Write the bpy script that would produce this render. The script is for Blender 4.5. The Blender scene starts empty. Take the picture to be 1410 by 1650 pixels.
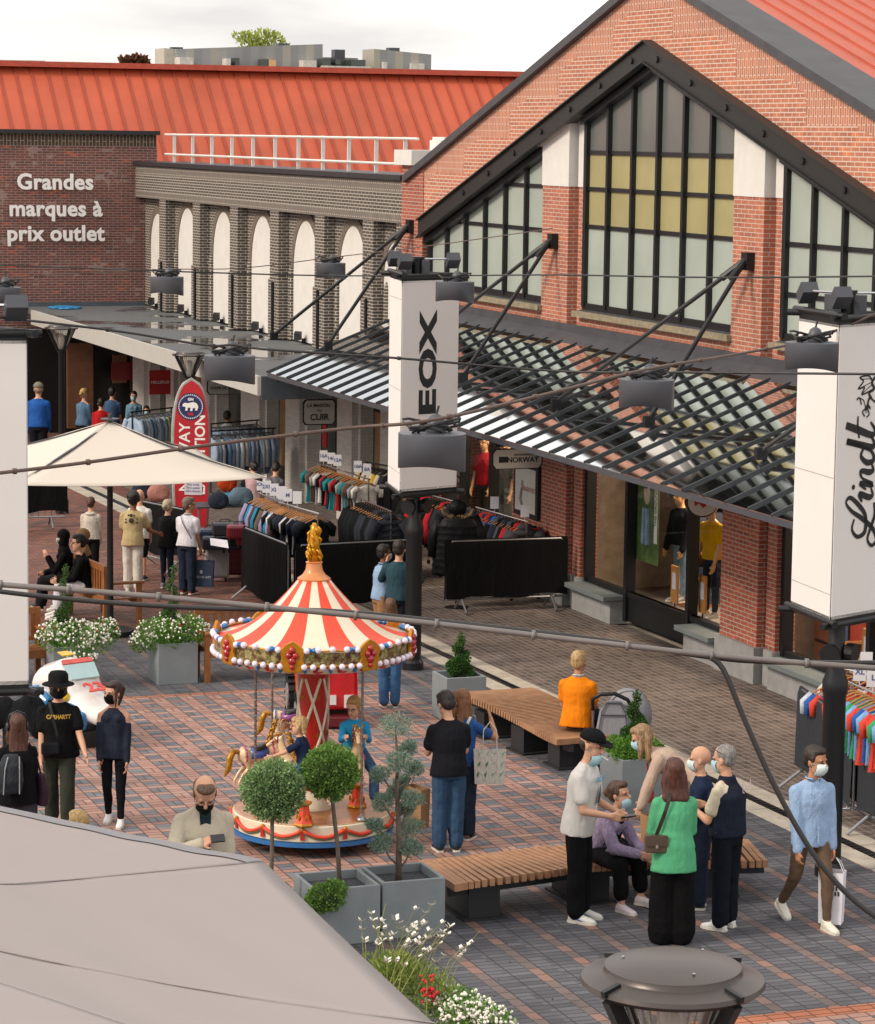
import bpy, bmesh, math, random
import numpy as np
from mathutils import Vector, Matrix, noise
random.seed(7)
PI=math.pi; R=math.radians
sc=bpy.context.scene; COL=sc.collection
# ---------------------------------------------------------------- camera
IW,IH=1410.,1650.; FPX=4600.; CH=7.4
_p=math.atan(608/FPX); _y=R(20.2); _r=math.atan(.013)
cd=np.array([math.sin(_y)*math.cos(_p),math.cos(_y)*math.cos(_p),-math.sin(_p)])
_rt=np.array([math.cos(_y),-math.sin(_y),0.]); _up=np.cross(_rt,cd)
cR=_rt*math.cos(_r)+_up*math.sin(_r); cU=-_rt*math.sin(_r)+_up*math.cos(_r); cC=np.array([0,0,CH])
cam=bpy.data.cameras.new('camera'); co=bpy.data.objects.new('camera',cam); COL.objects.link(co); sc.camera=co
cam.sensor_fit='HORIZONTAL'; cam.sensor_width=36; cam.lens=36*FPX/IW; cam.clip_start=.1; cam.clip_end=2000
co.matrix_world=Matrix(((cR[0],cU[0],-cd[0],0),(cR[1],cU[1],-cd[1],0),(cR[2],cU[2],-cd[2],CH),(0,0,0,1)))
def _ray(x,y): return cd+cR*((x-IW/2)/FPX)-cU*((y-IH/2)/FPX)
def G(x,y,z=0.):            # surveyed spot of the photo on the level z
    v=_ray(x,y); return Vector(cC+v*((z-CH)/v[2]))
def D(x,y,d): return Vector(cC+_ray(x,y)*d)
def onX(x,y,X): v=_ray(x,y); return Vector(cC+v*(X/v[0]))
def onY(x,y,Y): v=_ray(x,y); return Vector(cC+v*(Y/v[1]))
def zat(p,py):              # height above point p that shows at picture row py
    lo,hi=-1.,9.
    for _ in range(40):
        m=(lo+hi)/2; q=np.array([p[0],p[1],m])-cC; z=q@cd; yy=IH/2-FPX*(q@cU)/z
        if yy>py: lo=m
        else: hi=m
    return lo
# ---------------------------------------------------------------- world and sun
SUN_EL,SUN_AZ=R(36),R(262)
w=bpy.data.worlds.new('World'); sc.world=w; w.use_nodes=True
nt=w.node_tree; N=nt.nodes; N.clear()
sky=N.new('ShaderNodeTexSky'); sky.sky_type='NISHITA'; sky.sun_disc=False
sky.sun_elevation=SUN_EL; sky.sun_rotation=SUN_AZ; sky.air_density=1.; sky.dust_density=3
b1=N.new('ShaderNodeBackground'); b1.inputs[1].default_value=.1; nt.links.new(sky.outputs[0],b1.inputs[0])
tc=N.new('ShaderNodeTexCoord'); mp=N.new('ShaderNodeMapping'); mp.inputs['Scale'].default_value=(1.3,1.3,5)
nz=N.new('ShaderNodeTexNoise'); nz.inputs['Scale'].default_value=2.2; nz.inputs['Detail'].default_value=6
cr=N.new('ShaderNodeValToRGB'); cr.color_ramp.elements[0].position=.40; cr.color_ramp.elements[0].color=(.56,.545,.535,1)
cr.color_ramp.elements[1].position=.56; cr.color_ramp.elements[1].color=(1.0,.94,.87,1)
b2=N.new('ShaderNodeBackground'); b2.inputs[1].default_value=.92
nt.links.new(tc.outputs['Generated'],mp.inputs[0]); nt.links.new(mp.outputs[0],nz.inputs[0]); nt.links.new(nz.outputs[0],cr.inputs[0]); nt.links.new(cr.outputs[0],b2.inputs[0])
mx=N.new('ShaderNodeMixShader'); mx.inputs[0].default_value=.88
ou=N.new('ShaderNodeOutputWorld'); nt.links.new(b1.outputs[0],mx.inputs[1]); nt.links.new(b2.outputs[0],mx.inputs[2]); nt.links.new(mx.outputs[0],ou.inputs[0])
sl=bpy.data.lights.new('sun','SUN'); sl.energy=1.4; sl.angle=R(14); sl.color=(1,.86,.70)
so=bpy.data.objects.new('sun',sl); COL.objects.link(so)
sdir=Vector((math.sin(SUN_AZ)*math.cos(SUN_EL),math.cos(SUN_AZ)*math.cos(SUN_EL),math.sin(SUN_EL)))
so.rotation_euler=sdir.to_track_quat('Z','Y').to_euler(); so.location=(-20,0,30)
vs=sc.view_settings; vs.view_transform='Standard'; vs.look='None'; vs.exposure=0.85; vs.gamma=1; vs.use_curve_mapping=False
sc.render.engine='CYCLES'; sc.cycles.max_bounces=6; sc.cycles.transparent_max_bounces=12; sc.cycles.caustics_reflective=False; sc.cycles.caustics_refractive=False
# ---------------------------------------------------------------- materials
_M={}
def S(c):  # sRGB hex or tuple to linear
    if isinstance(c,str):
        c=c.lstrip('#'); c=c if len(c)==6 else ''.join(k*2 for k in c); v=[int(c[i:i+2],16)/255 for i in (0,2,4)]
        return tuple(((x/12.92) if x<.04045 else ((x+.055)/1.055)**2.4) for x in v)
    return tuple(c[:3])
class NT:
    def __init__(s,name):
        s.m=bpy.data.materials.new(name); s.m.use_nodes=True; s.t=s.m.node_tree; s.n=s.t.nodes
        s.b=s.n['Principled BSDF']; s.o=s.n['Material Output']
    def a(s,ty,**k):
        x=s.n.new(ty)
        for q,v in k.items(): setattr(x,q,v)
        return x
    def l(s,a,b): s.t.links.new(a,b)
    def math(s,op,a,b=None,c=None):
        x=s.n.new('ShaderNodeMath'); x.operation=op
        for i,v in enumerate((a,b,c)):
            if v is None: continue
            if isinstance(v,(int,float)): x.inputs[i].default_value=v
            else: s.l(v,x.inputs[i])
        return x.outputs[0]
    def mix(s,f,a,b):
        x=s.n.new('ShaderNodeMix'); x.data_type='RGBA'
        for i,v in ((0,f),(6,a),(7,b)):
            if isinstance(v,(int,float)): x.inputs[i].default_value=v
            elif isinstance(v,tuple): x.inputs[i].default_value=(*v[:3],1)
            else: s.l(v,x.inputs[i])
        return x.outputs[2]
    def noise(s,vec,scale,det=4,rough=.6):
        x=s.n.new('ShaderNodeTexNoise'); x.inputs['Scale'].default_value=scale; x.inputs['Detail'].default_value=det; x.inputs['Roughness'].default_value=rough
        if vec is not None: s.l(vec,x.inputs['Vector'])
        return x.outputs[0]
    def ramp(s,f,stops):
        x=s.n.new('ShaderNodeValToRGB'); e=x.color_ramp.elements
        while len(e)<len(stops): e.new(.5)
        for i,(p,c) in enumerate(stops): e[i].position=p; e[i].color=(*c[:3],1)
        s.l(f,x.inputs[0]); return x.outputs[0]
    def bump(s,h,st,dist=.01):
        x=s.n.new('ShaderNodeBump'); x.inputs['Strength'].default_value=st; x.inputs['Distance'].default_value=dist
        s.l(h,x.inputs['Height']); s.l(x.outputs[0],s.b.inputs['Normal'])
def mat(name,c,rough=.6,metal=0,var=.18,scale=6,bump=0,bscale=60,spec=.5,coat=0,obj=True,sheen=0):
    if name in _M: return _M[name]
    t=NT(name); c=S(c); b=t.b
    tcn=t.a('ShaderNodeTexCoord'); v=tcn.outputs['Object']
    f=t.noise(v,scale,5)
    c1=tuple(min(1,x*(1-var)) for x in c); c2=tuple(min(1,x*(1+var)) for x in c)
    t.l(t.ramp(f,[(.3,c1),(.7,c2)]),b.inputs['Base Color'])
    b.inputs['Roughness'].default_value=rough; b.inputs['Metallic'].default_value=metal
    b.inputs['Specular IOR Level'].default_value=spec; b.inputs['Coat Weight'].default_value=coat
    if sheen: b.inputs['Sheen Weight'].default_value=sheen
    if bump: t.bump(t.noise(v,bscale,4),bump,.01)
    _M[name]=t.m; return t.m
def cloth(name,c,scale=8,var=.2,fold=.6,rough=.85):
    if name in _M: return _M[name]
    t=NT(name); c=S(c); b=t.b
    if max(c)<.03: c=tuple(x*.5 for x in c)
    tcn=t.a('ShaderNodeTexCoord'); v=tcn.outputs['Object']
    mpn=t.a('ShaderNodeMapping'); mpn.inputs['Scale'].default_value=(1,1,.45); t.l(v,mpn.inputs[0])
    f=t.noise(mpn.outputs[0],scale,3); g=t.noise(v,220,2)
    c1=tuple(x*(1-var) for x in c); c2=tuple(min(1,x*(1+var*.6)) for x in c)
    t.l(t.ramp(g,[(.25,c1),(.75,c2)]),b.inputs['Base Color'])
    b.inputs['Roughness'].default_value=rough; b.inputs['Specular IOR Level'].default_value=.16
    h=t.math('ADD',t.math('MULTIPLY',f,1.),t.math('MULTIPLY',g,.06))
    t.bump(h,fold,.05)
    _M[name]=t.m; return t.m
def wall_uv(t,swap_mask=None):
    ge=t.a('ShaderNodeNewGeometry'); sp=t.a('ShaderNodeSeparateXYZ'); t.l(ge.outputs['Position'],sp.inputs[0])
    sn=t.a('ShaderNodeSeparateXYZ'); t.l(ge.outputs['Normal'],sn.inputs[0])
    m=t.math('GREATER_THAN',t.math('ABSOLUTE',sn.outputs[0]),.5)
    u=t.math('ADD',t.math('MULTIPLY',m,sp.outputs[1]),t.math('MULTIPLY',t.math('SUBTRACT',1.,m),sp.outputs[0]))
    return u,sp.outputs[2],sp
def brick(name,c1,c2,c3,mortar,bw=.22,rh=.062,ms=.012,gable=None,soldier=None,white=0,rough=.85):
    if name in _M: return _M[name]
    t=NT(name); b=t.b; u,v,sp=wall_uv(t)
    if gable:   # soldier bricks follow the verge of the gable
        yc,za,s=gable
        d=t.math('SUBTRACT',t.math('SUBTRACT',za,t.math('MULTIPLY',t.math('ABSOLUTE',t.math('SUBTRACT',sp.outputs[1],yc)),s)),v)
        cell=t.math('FLOOR',t.math('DIVIDE',sp.outputs[1],2.1))
        st=t.math('SUBTRACT',t.math('SUBTRACT',za,t.math('MULTIPLY',t.math('ABSOLUTE',t.math('SUBTRACT',t.math('MULTIPLY',t.math('ADD',cell,.5),2.1),yc)),s)),.35)
        m=t.math('MAXIMUM',t.math('LESS_THAN',d,.26),t.math('GREATER_THAN',v,st))
        u2=t.math('ADD',t.math('MULTIPLY',m,v),t.math('MULTIPLY',t.math('SUBTRACT',1.,m),u))
        v=t.math('ADD',t.math('MULTIPLY',m,u),t.math('MULTIPLY',t.math('SUBTRACT',1.,m),v)); u=u2
    if soldier:
        m=0
        for (a,c) in soldier:
            k=t.math('MULTIPLY',t.math('GREATER_THAN',v,a),t.math('LESS_THAN',v,c)); m=k if m==0 else t.math('ADD',m,k)
        u2=t.math('ADD',t.math('MULTIPLY',m,v),t.math('MULTIPLY',t.math('SUBTRACT',1.,m),u))
        v=t.math('ADD',t.math('MULTIPLY',m,u),t.math('MULTIPLY',t.math('SUBTRACT',1.,m),v)); u=u2
    cb=t.a('ShaderNodeCombineXYZ'); t.l(u,cb.inputs[0]); t.l(v,cb.inputs[1])
    wob=t.noise(cb.outputs[0],9,2)
    bt=t.a('ShaderNodeTexBrick'); t.l(cb.outputs[0],bt.inputs[0])
    bt.inputs['Scale'].default_value=1; bt.inputs['Brick Width'].default_value=bw; bt.inputs['Row Height'].default_value=rh
    bt.inputs['Mortar Size'].default_value=ms*.5; bt.inputs['Mortar Smooth'].default_value=.15; bt.inputs['Bias'].default_value=-.1
    bt.inputs['Color1'].default_value=(0,0,0,1); bt.inputs['Color2'].default_value=(1,1,1,1); bt.inputs['Mortar'].default_value=(.5,.5,.5,1)
    # one brick one shade
    fu=t.math('FLOOR',t.math('DIVIDE',u,bw)); fv=t.math('FLOOR',t.math('DIVIDE',v,rh))
    od=t.math('MODULO',t.math('ABSOLUTE',fv),2.)
    fu=t.math('FLOOR',t.math('ADD',t.math('DIVIDE',u,bw),t.math('MULTIPLY',od,.5)))
    c2n=t.a('ShaderNodeCombineXYZ'); t.l(fu,c2n.inputs[0]); t.l(fv,c2n.inputs[1])
    wn=t.a('ShaderNodeTexWhiteNoise'); wn.noise_dimensions='2D'; t.l(c2n.outputs[0],wn.inputs['Vector'])
    col=t.ramp(wn.outputs['Value'],[(0,S(c2)),(.45,S(c1)),(.93,S(c1)),(1,S(c3))])
    big=t.noise(cb.outputs[0],.9,6,.7); col=t.mix(t.ramp(big,[(.4,(0,0,0)),(.75,(.6,.6,.6))]),col,S(c2))
    fine=t.noise(cb.outputs[0],45,3); col=t.mix(t.math('MULTIPLY',fine,.18),col,S(mortar))
    if white:
        wp=t.noise(cb.outputs[0],1.4,6,.7); wp=t.math('MULTIPLY',t.math('GREATER_THAN',t.math('ADD',wp,t.math('MULTIPLY',wn.outputs['Value'],.12)),.66),white); col=t.mix(wp,col,S(mortar))
    col=t.mix(bt.outputs['Fac'],col,S(mortar)); t.l(col,b.inputs['Base Color'])
    b.inputs['Roughness'].default_value=rough; b.inputs['Specular IOR Level'].default_value=.25
    t.bump(t.math('ADD',t.math('SUBTRACT',1.,bt.outputs['Fac']),t.math('MULTIPLY',fine,.4)),.6,.006)
    _M[name]=t.m; return t.m
# ---------------------------------------------------------------- mesh building
class MB:
    def __init__(s): s.v=[]; s.f=[]; s.mi=[]; s.cm=0
    def add(s,vs_,fs):
        o=len(s.v); s.v+= [tuple(v) for v in vs_]; s.f+=[tuple(i+o for i in f) for f in fs]; s.mi+=[s.cm]*len(fs); return s
    def box(s,x0,x1,y0,y1,z0,z1):
        return s.add([(x,y,z) for x in (x0,x1) for y in (y0,y1) for z in (z0,z1)],[(0,1,3,2),(4,6,7,5),(0,4,5,1),(2,3,7,6),(0,2,6,4),(1,5,7,3)])
    def obox(s,c,ax,ay,az):      # centre, half-axis vectors
        c=Vector(c);ax=Vector(ax);ay=Vector(ay);az=Vector(az)
        return s.add([c+ax*i+ay*j+az*k for i in (-1,1) for j in (-1,1) for k in (-1,1)],[(0,1,3,2),(4,6,7,5),(0,4,5,1),(2,3,7,6),(0,2,6,4),(1,5,7,3)])
    def bar(s,a,b,w,h,up=(0,0,1)):
        a=Vector(a);b=Vector(b);d=(b-a); L=d.length; d.normalize(); u=Vector(up)
        if abs(d.dot(u))>.99: u=Vector((1,0,0))
        x=d.cross(u).normalized(); y=x.cross(d)
        return s.obox((a+b)/2,d*L/2,x*w/2,y*h/2)
    def prism(s,poly,d):         # 3-D polygon, extrusion vector
        n=len(poly); d=Vector(d); P=[Vector(p) for p in poly]
        return s.add(P+[p+d for p in P],[tuple(range(n))[::-1],tuple(range(n,2*n))]+[(i,(i+1)%n,(i+1)%n+n,i+n) for i in range(n)])
    def poly(s,poly): return s.add(poly,[tuple(range(len(poly)))])
    def tube(s,pts,r,n=8,cap=True):
        pts=[Vector(p) for p in pts]; rs=r if isinstance(r,(list,tuple)) else [r]*len(pts)
        o=len(s.v); m=len(pts); X=None
        for i,p in enumerate(pts):
            t=(pts[min(i+1,m-1)]-pts[max(i-1,0)]).normalized()
            if X is None:
                a=Vector((0,0,1)) if abs(t.z)<.9 else Vector((1,0,0)); X=t.cross(a).normalized()
            else: X=(X-t*X.dot(t)).normalized()
            Y=t.cross(X)
            for k in range(n):
                a=2*PI*k/n; s.v.append(tuple(p+(X*math.cos(a)+Y*math.sin(a))*rs[i]))
        for i in range(m-1):
            for k in range(n):
                s.f.append((o+i*n+k,o+i*n+(k+1)%n,o+(i+1)*n+(k+1)%n,o+(i+1)*n+k)); s.mi.append(s.cm)
        if cap:
            s.f.append(tuple(o+k for k in range(n))[::-1]); s.f.append(tuple(o+(m-1)*n+k for k in range(n))); s.mi+=[s.cm]*2
        return s
    def lathe(s,prof,c=(0,0,0),n=24,cap=True,a0=0,a1=2*PI):
        o=len(s.v); m=len(prof); full=abs(a1-a0-2*PI)<1e-6; nn=n if full else n+1
        for (r,z) in prof:
            for k in range(nn):
                a=a0+(a1-a0)*k/n; s.v.append((c[0]+r*math.cos(a),c[1]+r*math.sin(a),c[2]+z))
        for i in range(m-1):
            for k in range(n):
                k2=(k+1)%nn; s.f.append((o+i*nn+k,o+i*nn+k2,o+(i+1)*nn+k2,o+(i+1)*nn+k)); s.mi.append(s.cm)
        if cap and full:
            s.f.append(tuple(o+k for k in range(n))[::-1]); s.f.append(tuple(o+(m-1)*n+k for k in range(n))); s.mi+=[s.cm]*2
        return s
    def ell(s,c,r,n=12,m=8,rot=None):
        c=Vector(c); r=(r,r,r) if isinstance(r,(int,float)) else r; vs_=[];fs=[]
        for i in range(1,m):
            th=PI*i/m
            for k in range(n):
                a=2*PI*k/n; vs_.append(Vector((r[0]*math.sin(th)*math.cos(a),r[1]*math.sin(th)*math.sin(a),r[2]*math.cos(th))))
        vs_+=[Vector((0,0,r[2])),Vector((0,0,-r[2]))]
        if rot is not None: vs_=[rot@v for v in vs_]
        vs_=[v+c for v in vs_]; T=len(vs_)-2
        for i in range(m-2):
            for k in range(n): fs.append((i*n+k,(i+1)*n+k,(i+1)*n+(k+1)%n,i*n+(k+1)%n))
        for k in range(n): fs.append((T,k,(k+1)%n)); fs.append((T+1,(m-2)*n+(k+1)%n,(m-2)*n+k))
        return s.add(vs_,fs)
    def loft(s,secs,n=14,xd=None,yd=None):   # secs: (centre, rx, ry[, xdir, ydir]) closed ends
        o=len(s.v)
        for q in secs:
            c=Vector(q[0]); X=Vector(q[3]) if len(q)>3 else Vector(xd or (1,0,0)); Y=Vector(q[4]) if len(q)>4 else Vector(yd or (0,1,0))
            for k in range(n):
                a=2*PI*k/n; s.v.append(tuple(c+X*q[1]*math.cos(a)+Y*q[2]*math.sin(a)))
        m=len(secs)
        for i in range(m-1):
            for k in range(n): s.f.append((o+i*n+k,o+i*n+(k+1)%n,o+(i+1)*n+(k+1)%n,o+(i+1)*n+k)); s.mi.append(s.cm)
        s.f.append(tuple(o+k for k in range(n))[::-1]); s.f.append(tuple(o+(m-1)*n+k for k in range(n))); s.mi+=[s.cm]*2
        return s
    def limb(s,a,b,ra,rb,n=10,mid=None):
        a=Vector(a);b=Vector(b); s.ell(a,ra*1.0,10,6); s.ell(b,rb*1.0,10,6)
        if mid: s.tube([a,a.lerp(b,.35),b],[ra,mid,rb],n)
        else: s.tube([a,b],[ra,rb],n)
        return s
    def mesh(s,name):
        me=bpy.data.meshes.new(name); me.from_pydata(s.v,[],s.f); return me
    def build(s,name,m,parent=None,smooth=False,bevel=0,mods=None,fix=True):
        me=s.mesh(name)
        if fix:
            bm=bmesh.new(); bm.from_mesh(me); bmesh.ops.recalc_face_normals(bm,faces=bm.faces); bm.to_mesh(me); bm.free()
        ms=m if isinstance(m,(list,tuple)) else [m]
        for x in ms: me.materials.append(x)
        if len(ms)>1: me.polygons.foreach_set('material_index',s.mi)
        if smooth:
            me.shade_smooth()
            if smooth is not True: me.set_sharp_from_angle(angle=R(smooth))
        o=bpy.data.objects.new(name,me); COL.objects.link(o)
        if parent is not None:
            o.parent=parent; o.matrix_parent_inverse=Matrix.Translation(-Vector(parent.location)) if parent.get('wl') else Matrix.Identity(4)
        if bevel:
            bv=o.modifiers.new('bevel','BEVEL'); bv.width=bevel; bv.segments=2; bv.limit_method='ANGLE'
        return o
def thing(name,label,cat,loc=(0,0,0),group=None,local=False):
    o=bpy.data.objects.new(name,None); COL.objects.link(o); o.location=loc; o['label']=label; o['category']=cat; o.empty_display_size=.1
    if group: o['group']=group
    if not local: o['wl']=1     # parts of this thing are written in world coordinates
    return o
def tag(o,label,cat,group=None,kind=None):
    o['label']=label; o['category']=cat
    if group: o['group']=group
    if kind: o['kind']=kind
    return o
def struct(o,kind='structure'): o['kind']=kind; return o
def centre(o):   # put a lone mesh's origin at the middle of its base
    me=o.data; vs_=np.empty(len(me.vertices)*3); me.vertices.foreach_get('co',vs_); vs_=vs_.reshape(-1,3)
    c=(vs_.min(0)+vs_.max(0))/2; c[2]=vs_[:,2].min(); me.transform(Matrix.Translation(-Vector(c))); o.location=Vector(c); return o
def dup(root,loc=None,rotz=None,label=None,group=None):
    r=root.copy(); COL.objects.link(r)
    if loc is not None: r.location=loc
    if rotz is not None: r.rotation_euler=(0,0,rotz)
    if label: r['label']=label
    if group: r['group']=group
    for ch in list(root.children):
        c=ch.copy(); COL.objects.link(c); c.parent=r
        for g in list(ch.children):
            d=g.copy(); COL.objects.link(d); d.parent=c
    return r
def text_mesh(s,size,ext=.004,bold=0,align='CENTER',font=None,shear=0,spacing=1):
    cu=bpy.data.curves.new('t','FONT'); cu.body=s; cu.size=size; cu.extrude=ext; cu.offset=bold; cu.align_x=align; cu.align_y='CENTER'; cu.shear=shear; cu.space_line=.95; cu.space_character=spacing; cu.resolution_u=3
    o=bpy.data.objects.new('t',cu); COL.objects.link(o); dg=bpy.context.evaluated_depsgraph_get()
    me=bpy.data.meshes.new_from_object(o.evaluated_get(dg)); bpy.data.objects.remove(o); bpy.data.curves.remove(cu); return me
def text(s,size,m,parent,origin,X,Y,name='lettering',sx=1,**k):   # X along the line, Y up the letters (world)
    me=text_mesh(s,size,**k); me.transform(Matrix.Diagonal((sx,1,1,1))); X=Vector(X).normalized(); Y=Vector(Y).normalized(); Z=X.cross(Y)
    M=Matrix(((X[0],Y[0],Z[0],origin[0]),(X[1],Y[1],Z[1],origin[1]),(X[2],Y[2],Z[2],origin[2]),(0,0,0,1)))
    me.transform(M); me.materials.clear(); me.materials.append(m); o=bpy.data.objects.new(name,me); COL.objects.link(o)
    if parent is not None:
        o.parent=parent
        if parent.type=='EMPTY' and parent.get('wl'): o.matrix_parent_inverse=Matrix.Translation(-Vector(parent.location))
    return o
def stroke(mb,pts,w,Xd,Yd,org,thick=.004,steps=8):
    # flat pen stroke: pts (x,y,width factor) in the plane Xd/Yd, smooth curve through them
    P=[Vector((p[0],p[1])) for p in pts]; Wd=[p[2] if len(p)>2 else 1 for p in pts]; q=[];ww=[]
    for i in range(len(P)-1):
        p0=P[max(i-1,0)];p1=P[i];p2=P[i+1];p3=P[min(i+2,len(P)-1)]
        for j in range(steps):
            t=j/steps; q.append(.5*((2*p1)+(p2-p0)*t+(2*p0-5*p1+4*p2-p3)*t*t+(3*p1-p0-3*p2+p3)*t**3)); ww.append(Wd[i]*(1-t)+Wd[i+1]*t)
    q.append(P[-1]); ww.append(Wd[-1]); Xd=Vector(Xd);Yd=Vector(Yd);org=Vector(org);Zd=Xd.cross(Yd)*thick
    L=[];Rr=[]
    for i,p in enumerate(q):
        t=(q[min(i+1,len(q)-1)]-q[max(i-1,0)]); t=t.normalized() if t.length>0 else Vector((1,0)); n_=Vector((-t.y,t.x))*w*ww[i]/2
        a=p+n_; b=p-n_; L.append(org+Xd*a.x+Yd*a.y); Rr.append(org+Xd*b.x+Yd*b.y)
    for i in range(len(q)-1): mb.add([L[i]+Zd,L[i+1]+Zd,Rr[i+1]+Zd,Rr[i]+Zd],[(0,1,2,3)])
# ================================================================ ground
def paving(name,mode):
    t=NT(name); b=t.b; ge=t.a('ShaderNodeNewGeometry'); sp=t.a('ShaderNodeSeparateXYZ'); t.l(ge.outputs['Position'],sp.inputs[0])
    X,Y=sp.outputs[0],sp.outputs[1]; m=t.math
    cb=t.a('ShaderNodeCombineXYZ'); t.l(X,cb.inputs[0]); t.l(Y,cb.inputs[1]); P2=cb.outputs[0]
    def white(u,v):
        c=t.a('ShaderNodeCombineXYZ'); t.l(u,c.inputs[0]); t.l(v,c.inputs[1]); w_=t.a('ShaderNodeTexWhiteNoise'); w_.noise_dimensions='2D'; t.l(c.outputs[0],w_.inputs['Vector']); return w_.outputs['Value']
    def joint(u,v,cw,rh,off,j=.007):    # running grid: returns (col id,row id,joint mask)
        r=m('FLOOR',m('DIVIDE',v,rh)); o=m('MULTIPLY',m('MODULO',m('ABSOLUTE',r),2.),off)
        uu=m('ADD',m('DIVIDE',u,cw),o); c=m('FLOOR',uu)
        fu=m('MULTIPLY',m('SUBTRACT',uu,c),cw); fv=m('MULTIPLY',m('SUBTRACT',m('DIVIDE',v,rh),r),rh)
        du=m('MINIMUM',fu,m('SUBTRACT',cw,fu)); dv=m('MINIMUM',fv,m('SUBTRACT',rh,fv))
        return c,r,m('LESS_THAN',m('MINIMUM',du,dv),j)
    big=t.noise(P2,.55,5,.65); fine=t.noise(P2,60,3); mid=t.noise(P2,5,4)
    red1,red2,red3=S('#ad8679'),S('#b79083'),S('#99756a'); gr1,gr2=S('#7c7b81'),S('#6d6c72')
    if mode=='red':
        u0=m('ADD',X,-11.66+.0); v0=m('ADD',Y,-29.65)
        r=m('FLOOR',m('DIVIDE',v0,.1117)); r3=m('FLOORED_MODULO',r,3.); c2=m('FLOORED_MODULO',m('FLOOR',m('DIVIDE',u0,.1875)),2.)
        grey=m('MULTIPLY',m('LESS_THAN',r3,1.5),m('LESS_THAN',c2,.5))
        par=m('FLOORED_MODULO',m('ADD',m('FLOOR',m('DIVIDE',u0,.1875)),m('FLOOR',m('DIVIDE',r,3.))),2.)
        # most cells: two stretchers; every other cell: two headers
        c1,r1,j1=joint(u0,v0,.1875,.1117,0)
        c1b,r1b,j1b=joint(u0,m('ADD',m('MULTIPLY',r3,.1117),m('FLOORED_MODULO',v0,.1117)),.09375,.2234,0)
        isp=m('MULTIPLY',m('LESS_THAN',r3,1.5),par)
        j=m('ADD',m('MULTIPLY',isp,j1b),m('MULTIPLY',m('SUBTRACT',1.,isp),j1))
        wn=white(m('ADD',c1,m('MULTIPLY',m('FLOOR',m('DIVIDE',u0,.09375)),isp)),r1)
        rc=t.ramp(wn,[(0,red3),(.25,red1),(.8,red2),(1,S('#bf998b'))]); gc=t.ramp(wn,[(0,gr2),(.5,gr1),(1,S('#868589'))])
        col=t.mix(grey,rc,gc)
    elif mode=='grey':
        ph=m('FLOORED_MODULO',m('ADD',X,-8.345),.5155)
        st=m('LESS_THAN',ph,.112)
        # stretchers between the red lines run across, two to a bay
        c,r,j=joint(m('ADD',ph,-.112),Y,.2017,.098,.0)
        c1,r1,j1=joint(Y,m('ADD',X,-8.345),.2,10.,0)
        edge=m('LESS_THAN',m('ABSOLUTE',m('ADD',ph,-.112)),.007)
        j=m('MAXIMUM',m('ADD',m('MULTIPLY',st,j1),m('MULTIPLY',m('SUBTRACT',1.,st),j)),edge)
        wn=white(m('FLOOR',m('DIVIDE',m('ADD',X,-8.345),.2577)),r); ws=white(m('FLOOR',m('DIVIDE',X,.5155)),m('FLOOR',m('DIVIDE',Y,.2)))
        gc=t.ramp(wn,[(0,S('#54555c')),(.5,S('#62636a')),(1,S('#6f6f75'))]); rc=t.ramp(ws,[(0,S('#6b605f')),(.55,S('#7d6f6c')),(.78,S('#8e736a')),(1,S('#9c786b'))])
        col=t.mix(st,gc,rc)
    elif mode=='brown':     # basket weave of dark clinker
        cu=m('FLOOR',m('DIVIDE',X,.42)); cv=m('FLOOR',m('DIVIDE',Y,.42))
        c1,r1,j1=joint(Y,X,.21,.105,0.,.006); c2,r2,j2=joint(X,Y,.42,.42,0,.009)
        j=m('MAXIMUM',j1,m('MULTIPLY',j2,.9)); wn=white(r1,c1)
        col=t.ramp(wn,[(0,S('#5d534f')),(.5,S('#6b605b')),(1,S('#7a6d67'))])
    elif mode=='oldred':
        c,r,j=joint(X,Y,.21,.105,.5); wn=white(c,r); k=t.noise(P2,1.6,3)
        col=t.ramp(m('ADD',m('MULTIPLY',wn,.5),m('MULTIPLY',k,.5)),[(.2,S('#55494a')),(.42,S('#7a5347')),(.65,S('#93604f')),(.9,S('#6a5650'))])
    elif mode=='redrow':
        c,r,j=joint(X,Y,.2,.105,0); wn=white(c,r); col=t.ramp(wn,[(0,S('#a8694f')),(1,S('#c07a5a'))])
    dirt=t.ramp(big,[(.35,(.72,.72,.74)),(.65,(1,1,1))]); 
    x=t.a('ShaderNodeMix'); x.data_type='RGBA'; x.blend_type='MULTIPLY'; x.inputs[0].default_value=1; t.l(col,x.inputs[6]); t.l(dirt,x.inputs[7])
    jc=S('#9d9187') if mode=='brown' else S('#2d2a2b')
    y=t.a('ShaderNodeMix'); y.data_type='RGBA'; y.blend_type='MULTIPLY'; y.inputs[0].default_value=.6; t.l(x.outputs[2],y.inputs[6]); t.l(t.ramp(fine,[(.3,(.75,.75,.75)),(.7,(1.1,1.1,1.1))]),y.inputs[7])
    out=t.mix(m('MULTIPLY',j,.8),y.outputs[2],jc)
    # dark spill marks
    sp1=t.noise(P2,1.1,6,.75); out=t.mix(t.math('MULTIPLY',t.math('GREATER_THAN',sp1,.69),.45),out,S('#2b2a2b'))
    t.l(out,b.inputs['Base Color']); b.inputs['Specular IOR Level'].default_value=.35
    t.l(t.ramp(mid,[(.3,(.55,)*3),(.7,(.85,)*3)]),b.inputs['Roughness'])
    t.bump(m('ADD',m('SUBTRACT',1.,j),m('ADD',m('MULTIPLY',fine,.35),m('MULTIPLY',wn,.25))),.7,.006)
    return t.m
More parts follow.
